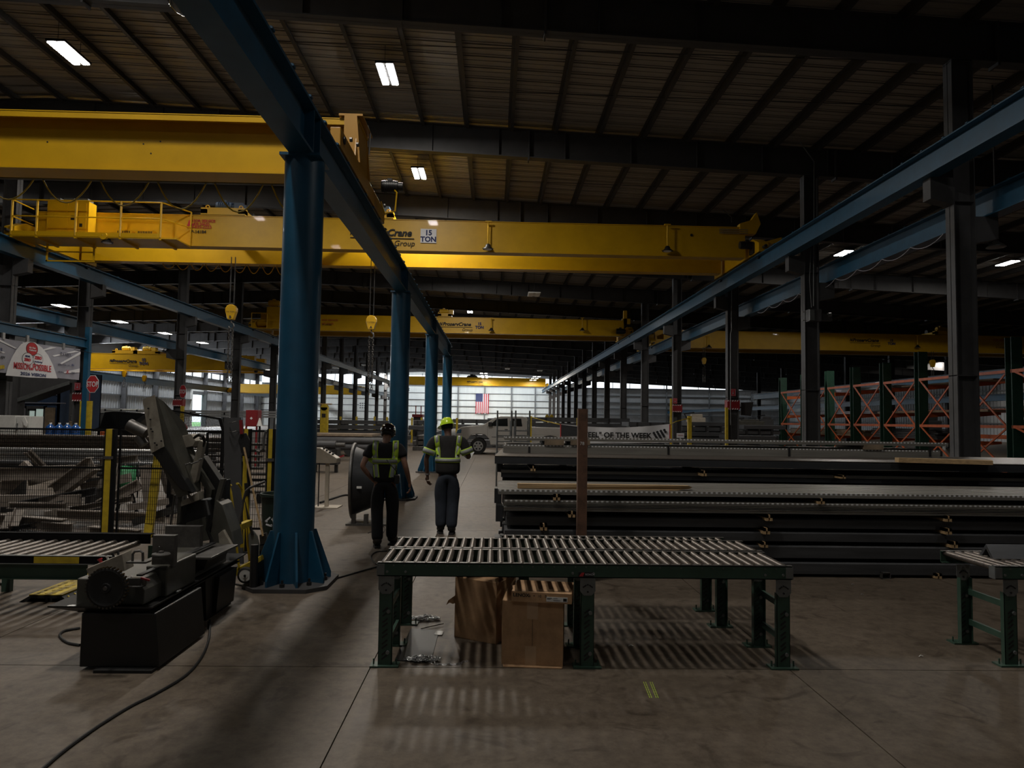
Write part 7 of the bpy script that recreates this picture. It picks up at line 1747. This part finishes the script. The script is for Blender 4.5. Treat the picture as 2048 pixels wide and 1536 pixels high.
# festoon cable along the second right runway
lp = MB()
pts_ = []
for k in range(9):
    y0_ = 16.5 + k * 1.35
    for i in range(8): pts_.append((11.12, y0_ + 1.35 * i / 8, CAMZ + 4.80 - .16 * (1 - (i / 4 - 1) ** 2)))
single('festoon_cable', MB().tube(pts_, .012, 5), 'vinylgrey', 'pale cable hanging in small loops under the second right runway', 'cable')
q = at(1992, 493, 18.0)
t = thing('bay_lamp', 'small unlit dish lamp hanging right of the near right column', 'lamp', (q.x, 18, q.z))
put('dish', MB().lathe([(.05, .16), (.1, .1), (.2, .02), (.24, -.02), (.2, -.03), (.001, -.03)], 20, Matrix.Translation(q)), 'plategrey', t, smooth=True)
put('stem', MB().cyl(q + Vector((0, 0, .15)), (q.x, 18, zroof(q.x) - .1), .02, 8), 'steelgrey', t); put('arm', MB().bar(q + Vector((0, 0, .05)), q + Vector((-.5, -.1, .08)), .04), 'steelgrey', t)
# ================================================================= people
def skin(name, nodes, edges, m, parent, sub=2, root=None):
    me = bpy.data.meshes.new(name); keys = list(nodes)
    me.from_pydata([nodes[k][0] for k in keys], [(keys.index(a), keys.index(b)) for a, b in edges], [])
    o = bpy.data.objects.new(name, me); COL.objects.link(o)
    s = o.modifiers.new('skin', 'SKIN'); s.use_smooth_shade = True; s.branch_smoothing = .6
    for i, k in enumerate(keys):
        r = nodes[k][1]; r = (r, r) if isinstance(r, (int, float)) else r
        me.skin_vertices[0].data[i].radius = r
        me.skin_vertices[0].data[i].use_root = (k == (root or keys[0]))
    b = o.modifiers.new('sub', 'SUBSURF'); b.levels = sub; b.render_levels = sub
    dg = bpy.context.evaluated_depsgraph_get(); dg.update()
    nm = bpy.data.meshes.new_from_object(o.evaluated_get(dg))
    bpy.data.objects.remove(o)
    nm.materials.clear(); nm.materials.append(M[m])
    for p in nm.polygons: p.use_smooth = True
    q = bpy.data.objects.new(name, nm); COL.objects.link(q); q.parent = parent
    return q
def ribbon(name, pts, w, srf, m, parent, d=(0, 1, 0), off=.006, seg=14, wdir=None, radial=None):
    """strip of cloth laid on a body mesh: its points are cast on the surface"""
    bvh = BVHTree.FromPolygons([v.co for v in srf.data.vertices], [tuple(p.vertices) for p in srf.data.polygons])
    vs = []; P_ = []
    for i in range(len(pts) - 1):
        for k in range(seg): P_.append(Vector(pts[i]).lerp(Vector(pts[i + 1]), k / seg))
    P_.append(Vector(pts[-1]))
    n = len(P_)
    for i, p in enumerate(P_):
        t = (P_[min(i + 1, n - 1)] - P_[max(i - 1, 0)]).normalized()
        for s in (-1, 1):
            if radial is not None:
                q = p + Vector((0, 0, s * w / 2)); c = Vector((radial[0], radial[1], q.z)); dd = (c - q).normalized(); st = q - dd * .3
            else:
                dd = Vector(d); q = p + t.cross(dd).normalized() * s * w / 2; st = q - dd * .6
            h = bvh.ray_cast(st, dd, 1.5)
            vs.append(tuple(h[0] - dd * off) if h[0] is not None else (vs[-2] if len(vs) > 1 else tuple(q)))
    k = len(vs); ds = Vector(d) * .004
    vs2 = vs + [tuple(Vector(v) + (ds if radial is None else (Vector((radial[0], radial[1], v[2])) - Vector(v)).normalized() * .004)) for v in vs]
    fs = []
    for i in range(n - 1):
        a = 2 * i; fs += [(a, a + 1, a + 3, a + 2), (k + a + 2, k + a + 3, k + a + 1, k + a), (a, a + 2, k + a + 2, k + a), (a + 1, k + a + 1, k + a + 3, a + 3)]
    return put(name, MB().add(vs2, fs), m, parent, local=True, smooth=True)
def hand(o_nodes, o_edges, pre, w, d, curl, thumb, s=1.0):
    """palm, four fingers with two bends and a thumb, as chains of the body skin"""
    d = Vector(d).normalized(); c = Vector(curl).normalized(); th = Vector(thumb).normalized()
    w = Vector(w); side = d.cross(c).normalized()
    if side.dot(th) < 0: side = -side
    palm = w + d * .075 * s
    o_nodes[pre + 'palm'] = (palm, (.040 * s, .020 * s)); o_edges.append((pre + 'wrist', pre + 'palm'))
    out = []
    for i, (L, off) in enumerate(((.070, .030), (.078, .010), (.072, -.011), (.058, -.030))):
        b = palm + side * off * s + d * .01 * s
        out.append([b, b + d * .035 * s + c * .006, b + d * L * .75 * s + c * .022 * s, b + d * L * .95 * s + c * .045 * s])
    t0 = w + d * .03 * s + side * .03 * s
    out.append([t0, t0 + d * .03 * s + side * .025 * s + c * .008, t0 + d * .06 * s + side * .028 * s + c * .02])
    return out
def figure(label, loc, rot, J, skinm, shirtm, trouserm, bootm, hat, vest):
    t = thing('person', label, 'person', loc, rot)
    nodes = {}; E = []
    def nd(k, r): nodes[k] = (Vector(J[k]), r)
    nd('pelvis', (.105, .09)); nd('waist', (.105, .08)); nd('chest', (.125, .085)); nd('neckb', (.062, .062)); nd('neck', (.056, .060)); nd('head', (.074, .088)); nd('crown', (.062, .075))
    E += [('pelvis', 'waist'), ('waist', 'chest'), ('chest', 'neckb'), ('neckb', 'neck'), ('neck', 'head'), ('head', 'crown')]
    fing = {}
    for s in 'LR':
        nd(s + 'sh', .056); nd(s + 'el', .040); nd(s + 'wrist', (.030, .024)); nd(s + 'hip', .085); nd(s + 'kn', .055); nd(s + 'an', .036); nd(s + 'toe', (.036, .026))
        nodes[s + 'fa'] = (Vector(J[s + 'el']).lerp(Vector(J[s + 'wrist']), .3), .040)
        E += [('chest', s + 'sh'), (s + 'sh', s + 'el'), (s + 'el', s + 'fa'), (s + 'fa', s + 'wrist'), ('pelvis', s + 'hip'), (s + 'hip', s + 'kn'), (s + 'kn', s + 'an'), (s + 'an', s + 'toe')]
        h = J[s + 'hand']; fing[s] = hand(nodes, E, s, J[s + 'wrist'], h[0], h[1], h[2])
    body = skin('body', nodes, E, skinm, t)
    for s in 'LR':
        for i, ch in enumerate(fing[s]):
            nn = {'a%d' % k: (p, (.0098 if i < 4 else .0115) * (1 - .1 * k)) for k, p in enumerate(ch)}
            skin('thumb' if i == 4 else 'finger', nn, [('a%d' % k, 'a%d' % (k + 1)) for k in range(len(ch) - 1)], skinm, t, 1)
    # face, ears and hair
    H = Vector(J['head']); C = Vector(J['crown']); up = (C - Vector(J['neck'])).normalized(); fw = Vector(J['look']).normalized(); fw = (fw - up * fw.dot(up)).normalized(); rt = fw.cross(up).normalized()
    for s in (-1, 1):
        e = H + rt * s * .076 - up * .005
        put('ear', MB().lathe([(.001, -.008), (.022, -.006), (.026, .004), (.015, .010), (.001, .006)], 10, Matrix.Translation(e) @ rt.to_track_quat('Z', 'Y').to_matrix().to_4x4()), skinm, t, local=True, smooth=True)
        e = H + fw * .079 + rt * s * .030 + up * .010
        put('eye', MB().lathe([(.001, -.010), (.010, -.006), (.012, 0), (.010, .006), (.001, .010)], 10, Matrix.Translation(e)), 'white', t, local=True, smooth=True)
    n0 = H + fw * .085 - up * .0
    put('nose', MB().solid([n0 + up * .012, n0 - up * .028 + rt * .014, n0 - up * .028 + fw * .022, n0 - up * .028 - rt * .014], -fw * .02), skinm, t, local=True, bevel=.004)
    put('mouth', MB().bar(H + fw * .083 - up * .045 - rt * .022, H + fw * .083 - up * .045 + rt * .022, .010, .008), 'stopred' if False else 'skin2', t, local=True)
    MH = Matrix((rt.to_4d(), fw.to_4d(), up.to_4d(), (0, 0, 0, 1))).transposed(); MH.translation = H + up * .01
    for r_ in range(3): MH[3][r_] = 0
    MH[3][3] = 1
    hr = put('hair', MB().lathe([(.078, -.035), (.083, .0), (.085, .04), (.07, .085), (.001, .1)], 20), 'hair', t, local=True, smooth=True)
    hr.matrix_local = MH @ Matrix.Diagonal((.98, 1.12, 1, 1)) @ Matrix.Translation((0, -.008, 0))
    # clothes
    sn = {}; SE = []
    def sd(k, src, r, off=(0, 0, 0)): sn[k] = (Vector(J[src]) + Vector(off), r)
    g = J['girth']
    sd('hem', 'pelvis', (.178 * g, .150 * g), (0, 0, -.075)); sd('pelvis', 'pelvis', (.180 * g, .150 * g), (0, 0, .03)); sd('waist', 'waist', (.180 * g, .150 * g)); sd('chest', 'chest', (.195 * g, .155)); sd('upper', 'neckb', (.145, .115), (0, 0, -.06)); sn['collar'] = (Vector(J['neckb']).lerp(Vector(J['neck']), .35), .066)
    SE += [('hem', 'pelvis'), ('pelvis', 'waist'), ('waist', 'chest'), ('chest', 'upper'), ('upper', 'collar')]
    for s in 'LR':
        sd(s + 'sh', s + 'sh', .080 * (g + .6) / 1.6); f = J['sleeve']
        sn[s + 'sl'] = (Vector(J[s + 'sh']).lerp(Vector(J[s + 'el']), f * .55), .077 * (g + 1) / 2); sn[s + 'cf'] = (Vector(J[s + 'sh']).lerp(Vector(J[s + 'el']), f), .074 * (g + 1) / 2)
        SE += [('upper', s + 'sh'), (s + 'sh', s + 'sl'), (s + 'sl', s + 'cf')]
    shirt = skin('shirt', sn, SE, shirtm, t)
    tn = {'w': (Vector(J['pelvis']) + Vector((0, 0, .05)), (.165 * g, .14 * g)), 'p': (Vector(J['pelvis']) + Vector((0, 0, -.05)), (.172 * g, .145 * g))}; TE = [('w', 'p')]
    for s in 'LR':
        a, b_, c_ = Vector(J[s + 'hip']), Vector(J[s + 'kn']), Vector(J[s + 'an'])
        tn[s + 'h'] = (a + Vector((0, 0, -.03)), 0.122 * g); tn[s + 'm'] = (a.lerp(b_, .55), .106 * g); tn[s + 'k'] = (b_, .088 * g); tn[s + 'c'] = (b_.lerp(c_, .5), .084 * g); tn[s + 'a'] = (c_ + Vector((0, 0, -.02)), .084 * (g + 1) / 2)
        TE += [('p', s + 'h'), (s + 'h', s + 'm'), (s + 'm', s + 'k'), (s + 'k', s + 'c'), (s + 'c', s + 'a')]
    tr = skin('trousers', tn, TE, trouserm, t, root='p')
    for s in 'LR':
        a = Vector(J[s + 'an']); b_ = Vector(J[s + 'toe']); f = (b_ - a); f.z = 0; f.normalize()
        sh = {'h': (a + Vector((0, 0, .03)), .056), 'a': (a + Vector((0, 0, -.03)), .054), 'heel': (a - f * .035 + Vector((0, 0, -.045)), (.045, .040))}
        bz_ = max(.046, b_.z)
        sh['a'] = (Vector((a.x, a.y, max(.07, a.z - .02))), .066)
        nn = {'top': (a + Vector((0, 0, .06)), .064), 'a': sh['a'], 'b': (b_.lerp(a, .35) + Vector((0, 0, .015)), (.064, .055)), 't': (b_ + f * .04, (.060, .046))}
        bt = skin('boot', nn, [('top', 'a'), ('a', 'b'), ('b', 't')], bootm, t)
        so = a - f * .055; tip = b_ + f * .085; sd_ = Vector((-f.y, f.x, 0)); zb_ = J['solez' + s]
        put('sole', MB().solid([so - sd_ * .035, so + sd_ * .035, so.lerp(tip, .6) + sd_ * .05, tip + sd_ * .03, tip - sd_ * .03, so.lerp(tip, .6) - sd_ * .05] if False else [Vector((q.x, q.y, 0)) for q in (so - sd_ * .036, so + sd_ * .036, so.lerp(tip, .65) + sd_ * .05, tip + sd_ * .028, tip - sd_ * .028, so.lerp(tip, .65) - sd_ * .05)], (0, 0, .026)), 'rubber', bt, local=True)
    # hard hat
    prof = hat['prof']
    hh = bpy.data.objects
    shell = MB().lathe(prof, 32)
    sx_, sy_ = .93, 1.10
    shell.v = [(a * sx_, b * sy_, c) for a, b, c in shell.v]
    if hat['brim'] == 'full':
        br = MB().lathe([(.112, -.002), (.150, -.016), (.153, -.012), (.114, .006)], 32); br.v = [(a * sx_, b * sy_ + .008, c) for a, b, c in br.v]
    else:
        br = MB().prism([(-.095, .06), (-.08, .13), (-.04, .165), (.04, .165), (.08, .13), (.095, .06)], 'Z', -.008, .0)
    ridge = MB()
    for xx in (-.03, 0, .03):
        ridge.tube([(xx, -.105, .055), (xx, -.07, .105), (xx, 0, .128), (xx, .07, .105), (xx, .105, .055)], .007, 6)
    MHt = Matrix.Translation(H + up * hat['lift'] + fw * hat['fwd']) @ Matrix((rt.to_4d(), fw.to_4d(), up.to_4d(), (0, 0, 0, 1))).transposed().to_3x3().to_4x4() @ Matrix.Rotation(hat['tilt'], 4, 'X')
    a_ = put('hard_hat', shell, hat['m'], t, local=True, smooth=True); a_.matrix_local = MHt
    for nm_, mb_ in (('brim', br), ('ridge', ridge)):
        c_ = put(nm_, mb_, hat['m'], a_, local=True, smooth=True)
    c_ = put('suspension', MB().lathe([(.088, -.055), (.092, -.03), (.094, .0), (.088, .0), (.084, -.05)], 24, ring=True), 'black', a_, local=True)
    vest(t, shirt, J, body)
    return t
def base_pose(h=1.78):
    k = h / 1.78
    J = dict(pelvis=(0, 0, .95), waist=(0, 0, 1.10), chest=(0, .0, 1.30), neckb=(0, 0, 1.47), neck=(0, .02, 1.53), head=(0, .04, 1.63), crown=(0, .05, 1.70), look=(0, 1, -.2), girth=1.0, sleeve=.75, solezL=0, solezR=0)
    return J
# --- man in the dark helmet: leaning forward slightly, hands low, walking away
J = base_pose()
J.update(pelvis=(.0, 0, .93), waist=(-.005, .01, 1.06), chest=(-.01, .04, 1.25), neckb=(-.005, .07, 1.40), neck=(.0, .10, 1.45), head=(.01, .135, 1.525), crown=(.015, .155, 1.585), look=(.15, 1, -.55),
         Lsh=(-.195, .05, 1.36), Lel=(-.31, -.05, 1.09), Lwrist=(-.17, .02, .90), Lhand=((.6, .35, -.6), (0, 1, -.2), (.3, 1, .2)),
         Rsh=(.19, .05, 1.36), Rel=(.275, .0, 1.10), Rwrist=(.335, .08, .86), Rhand=((.05, .15, -1), (-1, .2, 0), (-.2, 1, 0)),
         Lhip=(-.095, .0, .88), Lkn=(-.10, .03, .50), Lan=(-.07, -.12, .10), Ltoe=(-.09, .02, .04), Rhip=(.095, .0, .88), Rkn=(.11, .06, .49), Ran=(.10, .10, .10), Rtoe=(.13, .24, .04), girth=1.03, sleeve=.62)
def vest1(t, shirt, J, body):
    z1 = 1.44
    for s in (-1, 1):
        xt = s * .135; xb = s * .125
        ribbon('shoulder_strap', [(xt, 0, 1.445), (s * .14, 0, 1.30), (s * .125, 0, 1.12), (s * .10, 0, .945)], .078, shirt, 'lime', t, off=.007)
        ribbon('reflective_strip', [(xt, 0, 1.44), (s * .14, 0, 1.30), (s * .125, 0, 1.12), (s * .10, 0, .955)], .048, shirt, 'reflect', t, off=.012)
    arc = [(-.02 + .26 * math.cos(a), .02 + .22 * math.sin(a), 1.165) for a in [R(q) for q in range(180, 361, 10)]]
    ribbon('waist_band', arc, .078, shirt, 'lime', t, off=.010, seg=3, radial=(0, .02)); ribbon('reflective_strip', arc, .046, shirt, 'reflect', t, off=.015, seg=3, radial=(0, .02))
    put('radio_cord', MB().tube([(.03, -.16, 1.19), (.09, -.165, 1.12), (.15, -.14, 1.05), (.18, -.08, .98)], .006, 5), 'black', t, local=True)
    put('belt_pouch', MB().box(.13, .20, -.10, .02, .86, .98), 'black', t, local=True, bevel=.01)
dome = [(.113, 0), (.114, .012), (.111, .03), (.104, .062), (.088, .092), (.062, .113), (.03, .123), (.001, .126)]
p = onf(767, 1092)
figure('man walking away in a dark glossy helmet, black clothes and reflective strap vest', (p.x, p.y - .02, 0), R(4), J, 'skin', 'cloth', 'cloth', 'leather', dict(prof=dome, brim='cap', m='hatdark', lift=.035, fwd=.0, tilt=R(4)), vest1)
# --- man in the lime hard hat
J = base_pose()
J.update(pelvis=(.0, 0, .96), waist=(.0, .0, 1.10), chest=(.0, .02, 1.30), neckb=(.0, .03, 1.475), neck=(-.005, .05, 1.53), head=(-.02, .075, 1.625), crown=(-.025, .085, 1.69), look=(-.45, 1, -.35),
         Lsh=(-.225, .0, 1.43), Lel=(-.33, -.02, 1.14), Lwrist=(-.31, .06, .88), Lhand=((.15, .15, -1), (.6, .6, 0), (.2, 1, 0)),
         Rsh=(.225, .0, 1.43), Rel=(.33, .0, 1.16), Rwrist=(.24, .22, 1.22), Rhand=((-.3, 1, .25), (0, 0, -1), (-.6, .5, .6)),
         Lhip=(-.10, .0, .90), Lkn=(-.09, .04, .50), Lan=(-.085, .0, .10), Ltoe=(-.10, .14, .04), Rhip=(.10, .0, .90), Rkn=(.09, .03, .50), Ran=(.075, -.08, .10), Rtoe=(.09, .06, .04), girth=1.16, sleeve=.82)
def vest2(t, shirt, J, body):
    for s in (-1, 1):
        pts = [(s * .175, 0, 1.50), (s * .165, 0, 1.40), (s * .15, 0, 1.26), (s * .145, 0, 1.155)]
        ribbon('shoulder_strap', pts, .072, shirt, 'lime', t, off=.007); ribbon('reflective_strip', pts, .050, shirt, 'reflect', t, off=.012)
        # sleeve band round the upper arm
        a, b_ = Vector(J[('L' if s < 0 else 'R') + 'sh']), Vector(J[('L' if s < 0 else 'R') + 'el']); d = (b_ - a).normalized(); c = a.lerp(b_, .62)
        Mx = Matrix.Translation(c) @ d.to_track_quat('Z', 'Y').to_matrix().to_4x4()
        put('sleeve_band', MB().lathe([(.090, -.045), (.096, -.045), (.096, .045), (.090, .045)], 24, Mx, ring=True), 'lime', t, local=True, smooth=True)
        put('reflective_strip', MB().lathe([(.096, -.030), (.0985, -.030), (.0985, .030), (.096, .030)], 24, Mx, ring=True), 'reflect', t, local=True, smooth=True)
    arc = [(.28 * math.cos(a), .02 + .25 * math.sin(a), 1.125) for a in [R(q) for q in range(178, 363, 10)]]
    ribbon('waist_band', arc, .075, shirt, 'lime', t, off=.008, seg=3, radial=(0, .02)); ribbon('reflective_strip', arc, .050, shirt, 'reflect', t, off=.013, seg=3, radial=(0, .02))
    put('wrist_watch', MB().lathe([(.032, -.012), (.036, -.012), (.036, .012), (.032, .012)], 16, Matrix.Translation(Vector(J['Lwrist']) + Vector((0, -.005, .02))), ring=True), 'bright', t, local=True)
p2 = onf(893, 1066)
figure('man walking away in a lime hard hat, charcoal shirt with reflective bands and jeans', (p2.x, p2.y - .05, 0), R(3), J, 'skin2', 'cloth2', 'jeans', 'black', dict(prof=dome, brim='full', m='hardhat', lift=.03, fwd=.0, tilt=R(-4)), vest2)
w_ = onf(893, 1066)
pp = Vector((w_.x, w_.y - .05, 0)) + Matrix.Rotation(R(3), 3, 'Z') @ Vector((.30, .30, 1.21))
pm_ = Matrix.Translation(pp) @ Matrix.Rotation(R(28), 4, 'Y') @ Matrix.Rotation(R(35), 4, 'X')
o = put('paper_sheet', MB().box(-.07, .09, -.10, .12, 0, .003), 'paper', None, local=True); o.matrix_world = pm_; tag(o, 'folded white paper held by the man in the lime hard hat', 'paper')

# driver behind the window of the pickup, only head and shoulder show
